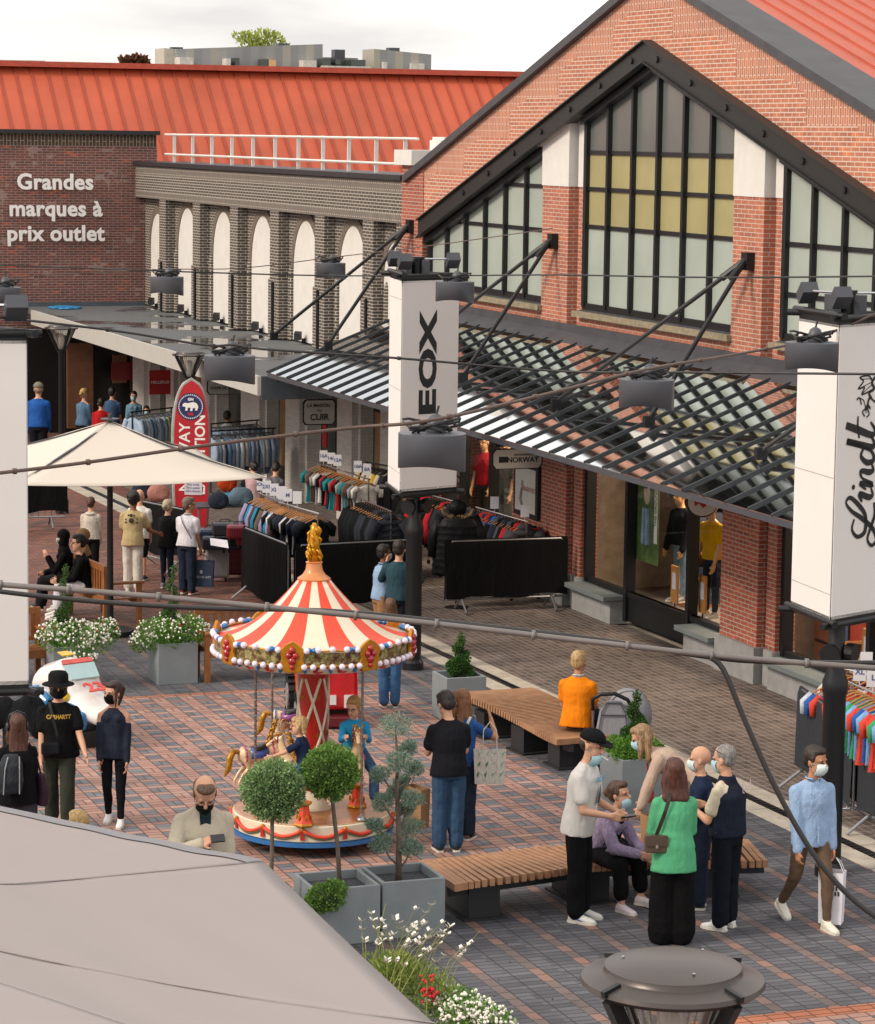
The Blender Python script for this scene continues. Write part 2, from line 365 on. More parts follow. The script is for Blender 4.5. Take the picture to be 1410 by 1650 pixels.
def sheet(name,x0,x1,y0,y1,z,m):
    o=MB().add([(x0,y0,z),(x1,y0,z),(x1,y1,z),(x0,y1,z)],[(0,1,2,3)]).build(name,m); return struct(o)
struct(MB().add([(-400,-300,-.02),(400,-300,-.02),(400,900,-.02),(-400,900,-.02)],[(0,1,2,3)]).build('ground',mat('town ground','#5c5853',.9)))
m_red=paving('red paving with grey squares','red'); m_grey=paving('slate paving with red lines','grey'); m_brown=paving('brown clinker paving','brown'); m_old=paving('weathered red clinker','oldred'); m_row=paving('red header row','redrow')
sheet('plaza_paving',-8,17.5,-5,69.2,-.012,m_old)
sheet('slate_paving_near',-2,14.1,21.15,26.25,0,m_grey)
sheet('checker_paving_near',-2,14.1,6,20.94,0,m_red)
sheet('red_paver_row',-2,14.1,20.94,21.15,.0,m_row)
sheet('checker_paving',-2,12.62,26.25,36.0,0,m_red)
sheet('slate_paving_east',12.62,14.1,26.25,42.5,0,m_grey)
sheet('slate_paving_far',3,12.62,36.1,41.2,0,m_grey)
sheet('red_paver_row_far',-2,12.62,36.0,36.1,.0,m_row)
# two stone kerb strips with a slotted drain, slightly off the building line
def kx(Y): return 14.02+(38.7-Y)*.026
def strip(name,a,b,z,m,thick=.02):
    return struct(MB().prism([(kx(10)+a,10,z-thick),(kx(10)+b,10,z-thick),(kx(60)+b,60,z-thick),(kx(60)+a,60,z-thick)],(0,0,thick)).build(name,m))
ts=NT('pale kerb stone'); ge=ts.a('ShaderNodeNewGeometry'); spx=ts.a('ShaderNodeSeparateXYZ'); ts.l(ge.outputs['Position'],spx.inputs[0])
fr=ts.math('FLOORED_MODULO',spx.outputs[1],.9); jn=ts.math('LESS_THAN',fr,.012); nzz=ts.noise(ge.outputs['Position'],3.5,6,.7); nf=ts.noise(ge.outputs['Position'],70,2)
cc=ts.ramp(nzz,[(.3,S('#a39b8f')),(.7,S('#c9c1b3'))]); cc=ts.mix(ts.math('MULTIPLY',nf,.35),cc,S('#857d73')); cc=ts.mix(jn,cc,S('#5d564f')); ts.l(cc,ts.b.inputs['Base Color']); ts.b.inputs['Roughness'].default_value=.85; ts.bump(nf,.3,.004)
strip('kerb_stone',-.33,-.07,.006,ts.m,.03); strip('kerb_stone_inner',.09,.33,.006,ts.m,.03)
strip('drain_channel',-.07,.09,-.004,mat('drain black','#17181a',.6),.02)
gr=MB()
for i in range(330):
    yy=20+i*.1; gr.box(kx(yy)-.05,kx(yy)+.07,yy,yy+.06,-.004,.004)
struct(gr.build('drain_grating',mat('grating iron','#2b2c2e',.5,.6)))
sheet('clinker_paving_east',14.33,17.5,5,60,-.004,m_brown)
# ================================================================ buildings
XF=17.4; YC=38.5; ZA=9.72; SL=.3005
m_rib=mat('graphite rafter','#3a3e42',.45,.3)
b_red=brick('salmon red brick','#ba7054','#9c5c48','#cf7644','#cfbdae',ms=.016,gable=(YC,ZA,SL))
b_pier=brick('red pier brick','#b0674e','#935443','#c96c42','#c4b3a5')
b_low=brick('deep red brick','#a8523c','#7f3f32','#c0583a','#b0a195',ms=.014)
b_grey=brick('dark grey brick','#47413e','#2c2a29','#5e554e','#b3aaa0',ms=.018,soldier=[(6.33,6.55),(5.77,5.95)])
b_gran=brick('weathered brown brick','#77433a','#553634','#b3522e','#9d8d86',ms=.014,white=.6)
b_white=brick('white painted brick','#c9c5c0','#bdb8b2','#d2cec9','#a9a5a0',ms=.006)
m_blk=mat('black painted steel','#1d1f22',.42,.3,var=.08,bump=.05)
m_blk2=mat('matt black metal','#232427',.6,.1,var=.1)
m_dkg=mat('dark grey coated metal','#4a4d54',.5,.2,var=.06,bump=.05)
m_zinc=mat('grey lead flashing','#4a4a4f',.55,.3,var=.18,scale=3)
m_wht=mat('white render','#d6d3cf',.85,var=.05,scale=4,bump=.3,bscale=120)
m_stone=mat('blue stone plinth','#8f9090',.75,var=.14,scale=5,bump=.15)
m_bstone=mat('blue stone sill','#6d7678',.5,var=.1,scale=4)
m_lich=mat('lichen stained sill stone','#8b806b',.9,var=.35,scale=18,bump=.4)
m_roofr=mat('orange red roof sheet','#b25236',.55,var=.16,scale=.5)
_t=NT('wet grey roofing felt'); _c=_t.a('ShaderNodeNewGeometry'); _n=_t.noise(_c.outputs['Position'],.55,4,.5); _t.l(_t.ramp(_n,[(.52,S('#5b5e61')),(.58,S('#3c3f42'))]),_t.b.inputs['Base Color']); _t.l(_t.ramp(_n,[(.54,(.75,)*3),(.58,(.04,)*3)]),_t.b.inputs['Roughness']); m_felt=_t.m
m_wrail=mat('white painted railing','#d8d6d2',.5,var=.03)
def glassy(name,c,rough=.12,refl=.5,alpha=1.,noise_=.0):
    t=NT(name); b=t.b; b.inputs['Base Color'].default_value=(*S(c),1); b.inputs['Roughness'].default_value=rough; b.inputs['Specular IOR Level'].default_value=refl; b.inputs['IOR'].default_value=1.5
    tcn=t.a('ShaderNodeTexCoord')
    if noise_: t.l(t.mix(t.noise(tcn.outputs['Object'],noise_,4),tuple(x*.8 for x in S(c)),tuple(min(1,x*1.2) for x in S(c))),b.inputs['Base Color'])
    if alpha<1:
        tr=t.a('ShaderNodeBsdfTransparent'); mxs=t.a('ShaderNodeMixShader'); lw=t.a('ShaderNodeLayerWeight'); lw.inputs[0].default_value=.5
        f=t.math('MINIMUM',t.math('ADD',t.math('MULTIPLY',t.math('POWER',lw.outputs['Facing'],5.),.9),alpha),1.)
        gl=t.a('ShaderNodeBsdfGlossy'); gl.inputs['Roughness'].default_value=rough; gl.inputs['Color'].default_value=(*S(c),1)
        t.l(f,mxs.inputs[0]); t.l(tr.outputs[0],mxs.inputs[1]); t.l(gl.outputs[0],mxs.inputs[2]); t.l(mxs.outputs[0],t.o.inputs[0])
    _M[name]=t.m; return t.m
g_frost=glassy('frosted pale glazing','#a6b1a9',.25,.5,noise_=.8); g_yel=glassy('yellowed glazing','#a39c72',.22,.5,noise_=1.5); g_dark=glassy('dark reflecting glazing','#646a69',.22,.8,noise_=1.2)
g_can=glassy('canopy glass','#eef2f3',.03,alpha=.85); g_shop=glassy('shop window glass','#e6ebec',.01,alpha=.03)
def zs(Y,d=0): return ZA-d-SL*abs(Y-YC)
# ---- gabled market hall
hall=thing('market_hall','salmon brick market hall with a big gable window and glass canopy','building',(XF,YC,0))
YL,YR=49.0,28.0     # left (far) and right (near) corners
YL2=48.3
W=MB()
# brick verge band between roof edge and black bargeboard
n=14
W.prism([(XF,YL2,zs(YL2,0)),(XF,YC,ZA),(XF,YC,ZA-.93),(XF,YL2,zs(YL2,.93))],(.35,0,0))
W.prism([(XF,YC,ZA),(XF,YR+.7,zs(YR+.7)),(XF,YR+.7,zs(YR+.7,.93)),(XF,YC,ZA-.93)],(.35,0,0))
W.build('gable_wall',b_red,hall)
# apron walls between canopy flashing and sills
for a,c in ((29.2,34.3),(35.65,41.1),(42.6,48.0)): MB().box(XF+.04,XF+.35,a,c,4.3,4.62).build('apron_wall',b_pier,hall)
# piers, lower brick, upper white render with sloping cap
for (a,c,st) in ((34.3,35.65,1),(41.1,42.6,1)):
    p=MB(); p.box(XF,XF+.35,a+.42,c,4.3,6.62); p.box(XF+.12,XF+.35,a,a+.30,4.3,6.62); p.box(XF+.2,XF+.35,a+.3,a+.42,4.3,6.62); po=p.build('pier',b_pier,hall)
    s_=MB(); zt=lambda Y: zs(Y,1.22)
    for (x0,a0,a1) in ((XF-.012,a+.41,c+.012),(XF+.108,a-.012,a+.31)):
        s_.prism([(x0,a0,6.62),(x0,a1,6.62),(x0,a1,zt(a1)+.16),(x0,a0,zt(a0)+.16)],(.36,0,0))
    so_=s_.build('render_panel',m_wht,hall)
    k=MB(); k.prism([(XF-.10,a+.38,zt(a+.38)-.02),(XF-.10,c+.06,zt(c+.06)-.02),(XF-.10,c+.06,zt(c+.06)+.06),(XF-.10,a+.38,zt(a+.38)+.06)],(.3,0,0)); k.build('stone_cap',m_wht,hall)
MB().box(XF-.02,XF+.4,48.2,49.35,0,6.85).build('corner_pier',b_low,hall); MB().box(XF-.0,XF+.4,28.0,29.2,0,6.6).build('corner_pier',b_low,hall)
cs=MB(); cs.box(XF-.12,XF+.6,48.55,49.5,6.85,7.12); cs.box(XF+.35,XF+1.9,48.3,48.9,7.12,7.30); cs.box(XF+.40,XF+.75,48.25,48.9,7.30,7.36); cs.build('corner_cap',m_wht,hall)
# bargeboard: black I-section with bolts
for s in (1,-1):
    Ye=YC+s*(YL2-.1-YC); B=MB()
    for (d0,d1,x0,x1) in ((.93,1.22,XF-.11,XF-.09),(.91,.93,XF-.16,XF+.02),(1.22,1.24,XF-.16,XF-.05),(1.0,1.22,XF-.09,XF+.1)):
        B.prism([(x0,YC,ZA-d0),(x0,Ye,zs(Ye,d0)),(x0,Ye,zs(Ye,d1)),(x0,YC,ZA-d1)],(x1-x0,0,0))
    bo=B.build('bargeboard',mat('charcoal bargeboard','#252423',.5,.2,var=.06),hall)
    bt=MB()
    for k in range(9):
        yy=YC+s*(.45+k*1.16); 
        if abs(yy-YC)<9.3: bt.lathe([(0,-.02),(.045,-.02),(.05,0),(.03,.02),(0,.02)],(0,0,0),8); 
        vv=bt.v[-40:]; bt.v[-40:]=[(XF-.12+p[2],yy+p[0],zs(yy,1.07)+p[1]) for p in vv]
    bt.build('bolt',m_blk,bo)
# coping and roofs
for s in (1,-1):
    Ye=YC+s*10.6; B=MB(); B.prism([(XF-.10,YC,ZA+.0),(XF-.10,Ye,zs(Ye,-.0)),(XF-.10,Ye,zs(Ye,-.13)),(XF-.10,YC,ZA+.13)],(.75,0,0)); B.build('coping',m_zinc,hall)
    Rf=MB(); Rf.prism([(XF+.65,YC,ZA+.02),(XF+.65,Ye,zs(Ye,-.02)),(XF+.65,Ye,zs(Ye,.08)),(XF+.65,YC,ZA-.08)],(38,0,0))
    for k in range(120):
        x=XF+.8+k*.32; Rf.prism([(x,YC,ZA+.02),(x,Ye,zs(Ye,-.02)),(x,Ye,zs(Ye,-.055)),(x,YC,ZA+.055)],(.035,0,0))
    Rf.build('roof',mat('dusty red roof sheet','#b35c48',.6,var=.08,scale=1.5),hall)
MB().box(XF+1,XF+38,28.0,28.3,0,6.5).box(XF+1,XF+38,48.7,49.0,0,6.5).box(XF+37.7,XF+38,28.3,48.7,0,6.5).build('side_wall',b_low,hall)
# tall windows
def window(y0,y1,n,sill,rows,cols,topd=1.28,trims=True):
    fr=MB(); xg=XF+.13
    st=(y1-y0)/n
    win=None
    fr.box(xg-.07,xg+.06,y0,y0+.10,sill,zs(y0+.06,topd)); fr.box(xg-.07,xg+.06,y1-.10,y1,sill,zs(y1-.06,topd))
    fr.box(xg-.05,xg+.06,y0,y1,sill-.06,sill+.06)
    for k in range(1,n):
        y=y0+k*st; fr.box(xg-.075,xg+.05,y-.035,y+.035,sill,zs(y,topd))
    for r in rows:
        for k in range(n):
            a,c=y0+k*st+.035,y0+(k+1)*st-.035
            lim=min(zs(a,topd),zs(c,topd))
            if r<lim-.05: fr.box(xg-.03,xg+.05,a,c,r-.03,r+.03)
    # head following the slope
    pts=sorted({y0,y1}|({YC} if y0<YC<y1 else set()))
    for a,c in zip(pts[:-1],pts[1:]): fr.prism([(xg-.14,a,zs(a,topd-.03)),(xg-.14,c,zs(c,topd-.03)),(xg-.14,c,zs(c,topd+.08)),(xg-.14,a,zs(a,topd+.08))],(.2,0,0))
    win=fr.build('window',m_blk,hall)
    levels=[sill]+rows+[99]
    for gi in sorted(set(cols)):
        g=MB()
        for k in range(n):
            a,c=y0+k*st,y0+(k+1)*st
            for r in range(len(levels)-1):
                if cols[r]!=gi: continue
                z0=levels[r]; za,zc=min(levels[r+1],zs(a,topd)),min(levels[r+1],zs(c,topd))
                if max(za,zc)<=z0: continue
                pts=[(xg,a,z0),(xg,c,z0)]
                if zc>z0: pts.append((xg,c,zc))
                if a<YC<c and levels[r+1]>99-1: pts.append((xg,YC,ZA-topd))
                if za>z0: pts.append((xg,a,za))
                if len(pts)>2: g.poly(pts)
        if g.v: g.build('pane',[g_frost,g_yel,g_dark][gi],win,fix=False)
    sl=MB(); sl.box(XF-.08,XF+.3,y0-.05,y1+.05,sill-.15,sill-.065); sl.build('sill',m_lich,win)
    ld=MB(); ld.prism([(XF+.3,y0,sill+.0),(XF+.02,y0,sill-.055),(XF+.02,y0,sill-.062),(XF+.3,y0,sill-.062)],(0,y1-y0,0)); ld.build('lead_apron',m_zinc,win)
    return win
window(35.66,41.1,6,4.77,[6.02,6.6,7.16],[0,1,1,2])
window(42.6,48.15,6,4.77,[5.9,6.6],[0,0,0])
window(29.2,34.3,6,4.77,[5.35,6.02],[0,0,0])
fl=MB(); fl.prism([(XF+.02,28.1,4.48),(XF-.01,28.1,4.48),(XF-.02,28.1,4.36),(XF-.30,28.1,4.22),(XF-.30,28.1,4.20),(XF+.02,28.1,4.28)],(0,20.6,0)); fl.build('flashing',m_zinc,hall)
# glass canopy
ZB,ZT,XO=3.2,4.24,14.52
cy0,cy1=27.95,48.25; NR=34
cg=MB(); cg.prism([(XO,cy0,ZB),(XF-.25,cy0,ZT),(XF-.25,cy0,ZT-.012),(XO,cy0,ZB-.012)],(0,cy1-cy0,0)); can=cg.build('canopy_glass',g_can,hall,fix=True)
rb=MB()
for k in range(NR+1):
    y=cy0+(cy1-cy0)*k/NR; rb.bar((XO-.02,y,ZB+.008),(XF-.25,y,ZT+.008),.03,.03)
rb.build('rafters',m_rib,hall)
bm_=MB(); bm_.bar((XO+.02,cy0,ZB-.05),(XO+.02,cy1,ZB-.05),.05,.07); bm_.bar((XO+1.5,cy0,ZB+.40),(XO+1.5,cy1,ZB+.40),.08,.12); bm_.bar((XF-.3,cy0,ZT-.12),(XF-.3,cy1,ZT-.12),.08,.12)
for y in (28.3,31.6,34.9,38.2,41.8,45.0,48.1):
    bm_.bar((XO+.1,y,ZB-.10),(XF,y,ZT-.2),.07,.14)
    pts=[(XF-.02,y,2.3),(XF-.35,y,2.75),(XF-.9,y,3.15),(XF-1.6,y,3.42)]
    for a,c in zip(pts[:-1],pts[1:]): bm_.bar(a,c,.07,.13)
bm_.build('canopy_beams',m_dkg,hall)
for (ya) in (35.05,42.0,48.75,28.6):
    rod=MB(); aX,aZ=XF-.10,5.76; rod.box(XF-.12,XF-.0,ya-.09,ya+.09,aZ-.13,aZ+.11)
    for (dx,dy) in ((1.45,2.6),(1.55,-1.1)):
        xe=XO+dx-.55; e=(xe,ya-dy*.0+dy*.8,ZB+(ZT-ZB)*(xe-XO)/(XF-.25-XO)+.12)
        rod.tube([(aX,ya,aZ),e],.032,8); rod.tube([(aX,ya,aZ),(aX-.25,ya+(e[1]-ya)*.1,aZ-.25)],.05,8); rod.box(e[0]-.07,e[0]+.07,e[1]-.04,e[1]+.04,e[2]-.1,e[2]+.05)
    rod.build('tie_rod',m_blk,hall)
y1_=onX(1015,900,XF+.25).y; y2_=onX(1116,900,XF+.25).y; y3_=onX(1093,1030,XF-.1).y
# ground storey: piers on stone plinths, beam, shopfronts
for (a,c) in ((34.25,35.75),(41.05,43.7)):
    gp=MB(); pl=MB()
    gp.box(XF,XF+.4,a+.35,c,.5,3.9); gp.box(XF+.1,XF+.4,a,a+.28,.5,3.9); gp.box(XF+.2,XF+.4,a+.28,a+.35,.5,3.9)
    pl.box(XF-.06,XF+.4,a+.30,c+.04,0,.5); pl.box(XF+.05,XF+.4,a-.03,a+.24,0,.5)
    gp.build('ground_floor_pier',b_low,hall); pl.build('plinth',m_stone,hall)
for (a,c) in ((y1_+.1,41.05),(35.75,y3_),(29.2,34.2)): MB().box(XF-.02,XF+.45,a,c,0,.36).build('plinth',m_stone,hall)
for (a,c) in ((y1_+.06,41.03),(35.8,y3_+.04),(29.2,34.2)): MB().box(XF-.16,XF+.3,a,c,.36,.44).build('stone_sill',m_bstone,hall,bevel=.01)
ub=MB(); ub.box(XF+.1,XF+.4,28.1,48.9,3.3,4.28); ub.build('shopfront_beam',m_blk2,hall)
def shopfront(y0,y1,bars,z0=.44,doorz=None):
    f=MB(); x=XF+.25
    f.box(x-.06,x+.06,y0,y1,z0,z0+.08); f.box(x-.06,x+.06,y0,y1,2.78,2.9)
    for b_ in bars: f.box(x-.08,x+.08,b_-.05,b_+.05,.06,3.3)
    if doorz:
        f.box(x-.03,x+.03,doorz[0],doorz[1],.06,.52)
    o=f.build('shop_window',m_blk,hall); MB().add([(x,y0,z0),(x,y1,z0),(x,y1,3.3),(x,y0,3.3)],[(0,1,2,3)]).build('pane',g_shop,o,fix=False); return o
shopfront(35.75,41.05,[35.8,y2_,y1_,41.0],doorz=(y3_,y1_)); shopfront(43.7,48.2,[43.75,45.2,46.6,48.15],z0=.1); shopfront(29.2,34.25,[29.25,31.8,34.2])
# shop interiors
inn=MB(); inn.box(XF+.4,XF+4.5,28.3,48.7,.05,.1).build('shop_floor',mat('beige shop carpet','#8d8175',.9),hall)
iw=MB(); iw.box(XF+4.4,XF+4.5,28.3,48.7,.1,3.3)
for y in (34.9,42.2): iw.box(XF+.42,XF+4.4,y-.08,y+.08,.1,3.3)
iw.build('shop_wall',mat('cream shop wall','#b9a78f',.9),hall)
MB().box(XF+.42,XF+4.5,28.3,48.7,3.32,3.4).build('shop_ceiling',mat('dark shop ceiling','#4b4038',.9),hall)
for y in (33,38,45):
    L=bpy.data.lights.new('shop_light','AREA'); L.energy=130; L.size=1.6; L.color=(1,.8,.6); lo=bpy.data.objects.new('shop_light',L); COL.objects.link(lo); lo.location=(XF+2,y,3.28)
    ft=MB().lathe([(.0,0),(.18,0),(.2,.04),(0,.04)],(XF+2,y+.6,3.27),16).build('ceiling_lamp',mat('lamp housing white','#e8e2d8',.4),hall)
def shelf_unit(y0,y1,x=XF+3.6,cols=('#3a3f4a','#6a5848','#8a8478','#2c3038'),label='',lit=True):
    t=thing('shelf_unit',label,'shelf',(x,(y0+y1)/2,.1)); f=MB(); f.box(x,x+.45,y0,y1,.1,.5)
    for z in (1.0,1.5,2.0,2.5): f.box(x,x+.45,y0,y1,z,z+.04)
    f.box(x,x+.45,y0-.04,y0,.1,2.7); f.box(x,x+.45,y1,y1+.04,.1,2.7); f.box(x+.43,x+.46,y0,y1,.5,2.7); f.build('frame',mat('warm shelf timber','#9a6234',.6),t)
    for zi,z in enumerate((.54,1.04,1.54,2.04)):
        g=MB(); y=y0+.05; k=0
        while y<y1-.3:
            g.cm=k%len(cols); h=random.uniform(.15,.34); g.box(x+.04,x+.38,y,y+.27,z,z+h); y+=.31; k+=1
        g.build('folded_clothes',[cloth('folded '+c,c) for c in cols],t)
def shelf_x(x0,x1,y,cols,label,bright='#9a6234'):
    t=thing('shelf_unit',label,'shelf',((x0+x1)/2,y,.1)); f=MB()
    for z in (.1,.55,.95,1.35,1.75,2.15,2.6): f.box(x0,x1,y-.4,y,z,z+.04)
    for x in (x0,(x0+x1)/2,x1-.04): f.box(x,x+.04,y-.4,y-.001,.14,2.6)
    f.box(x0,x1,y,y+.03,.1,2.64); f.build('frame',mat('warm shelf timber',bright,.6),t); i=0
    for z in (.14,.59,.99,1.39,1.79,2.19):
        x=x0+.06; g=MB()
        while x<x1-.3:
            g.cm=random.randint(0,len(cols)-1); g.box(x,x+.25,y-.36,y-.05,z,z+random.uniform(.12,.32)); x+=.29
        g.build('folded_clothes',[cloth('folded '+c,c) for c in cols],t)
shelf_x(18.9,21.2,40.4,('#23262e','#2d3340','#1c1d22','#4a4f5c'),'dark shelves of folded jeans behind the hanging jeans poster')
shelf_x(18.5,21.2,47.9,('#43353a','#8a4a3a','#2c2c30','#907860'),'lit shelves of folded clothes behind the red mannequin')
shelf_x(18.3,21.2,34.6,('#8a3325','#b2a290','#3b4c6a','#5a4030'),'shelves of folded clothes seen beside the right hand banner',bright='#b06a38')
shelf_unit(36.6,38.9,label='wooden shelves of folded clothes behind the window with two mannequins')
shelf_unit(43.9,46.6,cols=('#43353a','#b3543a','#2c2c30','#907860'),label='wooden shelves of folded clothes in the shop under the norway sign')
shelf_unit(30.3,33.6,cols=('#a33b28','#c2a088','#3b4c6a','#d6d0c8'),label='wooden shelves of folded clothes behind the right hand white banner')

# ---- grey arcaded wall
arc=thing('arcade_wall','dark grey brick wall with tall white blind arches and pilasters','building',(XF,59,0))
AY0,AY1=49.36,69.2; ZL=3.12
piers_y=[51.35,54.35,57.45,60.5,63.6,66.65]; pw=.62
aw=MB(); aw.box(XF+.25,XF+1.2,AY0,AY1,ZL,6.5)      # back plane
aw.box(XF,XF+1.2,AY0,AY1,5.78,6.55)
for y in piers_y: aw.box(XF+.02,XF+.33,y-pw/2,y+pw/2,ZL,5.79); aw.box(XF+.0,XF+.325,y-pw/2-.1,y+pw/2+.05,ZL,4.35)
aw.box(XF+.04,XF+.33,49.36,49.8,ZL,5.79)
for y in piers_y:
    aw.tube([(XF+.27,y-pw/2-.2,ZL),(XF+.27,y-pw/2-.2,4.5)],.1,10); aw.ell((XF+.27,y-pw/2-.2,4.5),(.1,.1,.16),8,6)
aw.build('brick_wall',b_grey,arc)
MB().box(XF-.06,XF+1.25,AY0-.02,AY1+.05,6.56,6.66).build('parapet_cap',mat('charcoal capping','#35353a',.5,.3),arc)
MB().box(XF+1.2,XF+24,AY0,AY1,6.2,6.3).build('flat_roof',m_felt,arc)
bays=[(51.35+54.35)/2,(54.35+57.45)/2,(57.45+60.5)/2,(60.5+63.6)/2,(63.6+66.65)/2,67.9,50.35]
for i,y in enumerate(bays):
    hw=.8 if i<5 else .65
    hw=.84 if i<5 else .66
    pts=[(XF+.23,y-hw,ZL+.02)]+[(XF+.23,y+hw*math.cos(PI-k*PI/16),4.62+1.2*hw*math.sin(k*PI/16)) for k in range(17)]+[(XF+.23,y+hw,ZL+.02)]
    MB().prism(pts,(.05,0,0)).build('blind_arch',m_wht,arc)
    rg=MB()
    for k in range(16):
        a,c=PI-k*PI/16,PI-(k+1)*PI/16
        q=lambda r,an: (XF+.215,y+r*math.cos(an),4.62+r*math.sin(an)*1.2)
        rg.prism([q(hw,a),q(hw,c),q(hw+.15,c),q(hw+.15,a)],(.05,0,0))
    rg.build('arch_ring',mat('arch ring brick','#6d6257',.85,var=.3,scale=16),arc)
    if i<6:
        sp=thing('floodlight','small black floodlight at the foot of the '+['second','third','fourth','fifth','sixth','seventh'][i]+' white arch from the brick hall' ,'floodlight',(XF+.2,y-.1,ZL)); q=MB(); q.box(XF+.15,XF+.3,y-.02,y+.02,ZL,ZL+.1); q.obox((XF+.05,y-.05,ZL+.16),(.03,.05,.02),(-.05,.07,0),(0,0,.07)); q.build('lamp_head',m_blk,sp); MB().tube([(XF+.2,y,ZL+.08),(XF+.36,y+.14,ZL+.13)],.02,6).obox((XF+.4,y+.16,ZL+.14),(.03,0,0),(0,.06,0),(0,0,.08)).build('bracket',m_dkg,sp)
dp=MB()
for y in piers_y[:5]+[66.65]: dp.tube([(XF-.03,y-.05,ZL),(XF-.03,y-.05,4.3)],.03,6)
dp.build('downpipe',m_blk,arc)
# white guard rail on the parapet
gr_=thing('guard_rail','white metal guard rail standing on the grey parapet before the red roof','railing',(XF+.9,57,6.3))
for k in range(11):
    y=50.3+k*1.66; MB().bar((XF+.38,y,6.2),(XF+.38,y,7.35),.04,.07).build('post',m_wrail,gr_)
g=MB()
for z in (6.85,7.32): g.tube([(XF+.34,49.5,z+.0),(XF+.34,67.6,z)],.028,6)
g.build('rail',m_wrail,gr_)
# ---- low shops with flat roof below the arcade
low=thing('shop_row','row of low shops with white brick pillars under a flat grey roof','building',(16,58,0))
fr=MB(); fr.box(14.45,XF+.6,48.45,69.15,3.0,3.10); fr.build('flat_roof',m_felt,low)
fa=MB(); fa.box(14.38,14.45,48.4,67.4,2.78,3.12); fa.build('fascia',mat('pale grey fascia','#b4b3ae',.6,var=.05),low)
fa=MB(); fa.box(14.46,XF,48.38,48.45,2.7,3.12); fa.build('end_fascia',mat('slate blue fascia','#48525c',.6),low); fa=MB(); fa.box(14.3,XF+.2,69.05,69.12,3.05,3.2); fa.build('end_fascia',mat('slate blue fascia','#48525c',.6),low)
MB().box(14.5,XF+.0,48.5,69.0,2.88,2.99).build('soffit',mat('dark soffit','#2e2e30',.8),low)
# blue sheet left on the roof
tp=MB(); random.seed(3)
for k in range(26):
    a=k*.5; tp.ell((15.4+.35*math.cos(a)*random.random(),68.2+.5*math.sin(a)*random.random(),3.125),(.13,.16,.03),8,5)
tag(centre(tp.build('tarpaulin',mat('blue plastic sheet','#2b82b8',.35),smooth=True)),'crumpled blue plastic sheet lying on the flat grey roof','tarpaulin')
XS=17.1
for a,c in ((49.0,49.6),(51.25,52.16),(54.6,55.55),(57.4,58.8),(61.3,62.0),(64.4,65.1),(67.2,68.3)):
    pb=MB(); pb.box(XS,XS+.45,a,c,0,2.88); pb.box(XS+.12,XS+.45,a-.16,a,0,2.88); pb.build('white_pillar',b_white,low)
bk=MB(); bk.box(XS+.4,XS+.6,49.6,69.1,0,3.0); bk.build('shop_back',b_white,low)
for i,(a,c,m) in enumerate(((49.75,50.95,'t'),(53.1,54.2,'b'),(55.9,57.1,'t'),(59.1,60.9,'b'),(62.6,63.8,'t'),(65.6,66.9,'b'))):
    d=MB(); d.box(XS+.33,XS+.42,a,c,.02,2.6); do=d.build('shop_door',m_blk,low)
    p=MB(); p.box(XS+.315,XS+.328,a+.12,c-.12,.5,2.2); p.build('door_pane',mat('tan door panel','#8a6a48',.5) if m=='t' else mat('dark door glass','#4a4a44',.15),do)  # tan panels and dark glass, each one plain colour
    if i==1: MB().box(XS+.30,XS+.313,53.75,54.0,1.2,2.0).build('poster',mat('red poster','#b8232a',.5),do)
# openings in the far brick wall
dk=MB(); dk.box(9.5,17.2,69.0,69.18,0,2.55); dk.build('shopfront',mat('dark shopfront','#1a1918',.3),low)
wd=MB(); wd.box(15.6,16.25,68.9,68.99,.1,2.2); wd.box(16.75,17.1,68.9,68.99,1.2,1.9); wd.build('door_panel',mat('timber door panel','#75503a',.7),low)
# ---- lettered brick wall
gw=thing('lettered_wall','weathered brown brick wall with white French lettering','building',(8,69.5,0))
MB().box(-14,17.95,69.2,69.8,0,7.02).build('brick_wall',b_gran,gw)
MB().box(-14,17.93,69.19,69.8,7.02,7.3).build('soldier_course',brick('dark soldier course','#3a3330','#2b2624','#4b4038','#b8a48a',bw=.31,rh=.085,soldier=[(0,20)]),gw)
MB().box(-14,17.99,69.05,69.9,7.3,7.4).build('wall_cap',m_blk2,gw)
mw=mat('white sign letters','#efedeb',.5,var=.02)
for s,px,py in (('Grandes',89,294),('marques à',90,337),('prix outlet',90,377)):
    p=onY(px,py,69.1); text(s,.53,mw,gw,p,(1,0,0),(0,0,1),ext=.015,bold=.016,name='lettering',spacing=1.05)
# ---- big red sheet roof behind
rr=thing('red_roof_hall','long hall behind with an orange red ribbed metal roof','building',(20,74,0))
RZ0,RZ1,RY0,RY1=5.6,9.02,69.9,73.6
q=MB(); q.prism([(-20,RY0,RZ0),(-20,RY1,RZ1),(-20,RY1+.1,RZ1-.1),(-20,RY0,RZ0-.15)],(80,0,0)); q.prism([(-20,RY1,RZ1),(-20,RY1+6,RZ1-3),(-20,RY1+6,RZ1-3.1),(-20,RY1,RZ1-.1)],(80,0,0)); rfo=q.build('roof',m_roofr,rr)
q=MB()
for k in range(190): 
    x=-20+k*.42; q.bar((x,RY0-.05,RZ0+.01),(x,RY1-.1,RZ1-.06),.03,.035)
q.build('roof_rib',mat('roof rib red','#9c4630',.55,var=.05),rfo)
q=MB(); q.bar((-20,RY1-.05,RZ1+.05),(60,RY1-.05,RZ1+.05),.5,.14); q.build('ridge_cap',mat('ridge cap red','#b34c36',.5),rfo)
MB().box(-20,60,RY0+.3,RY1+5.9,0,RZ0-.2).build('wall',b_gran,rr)
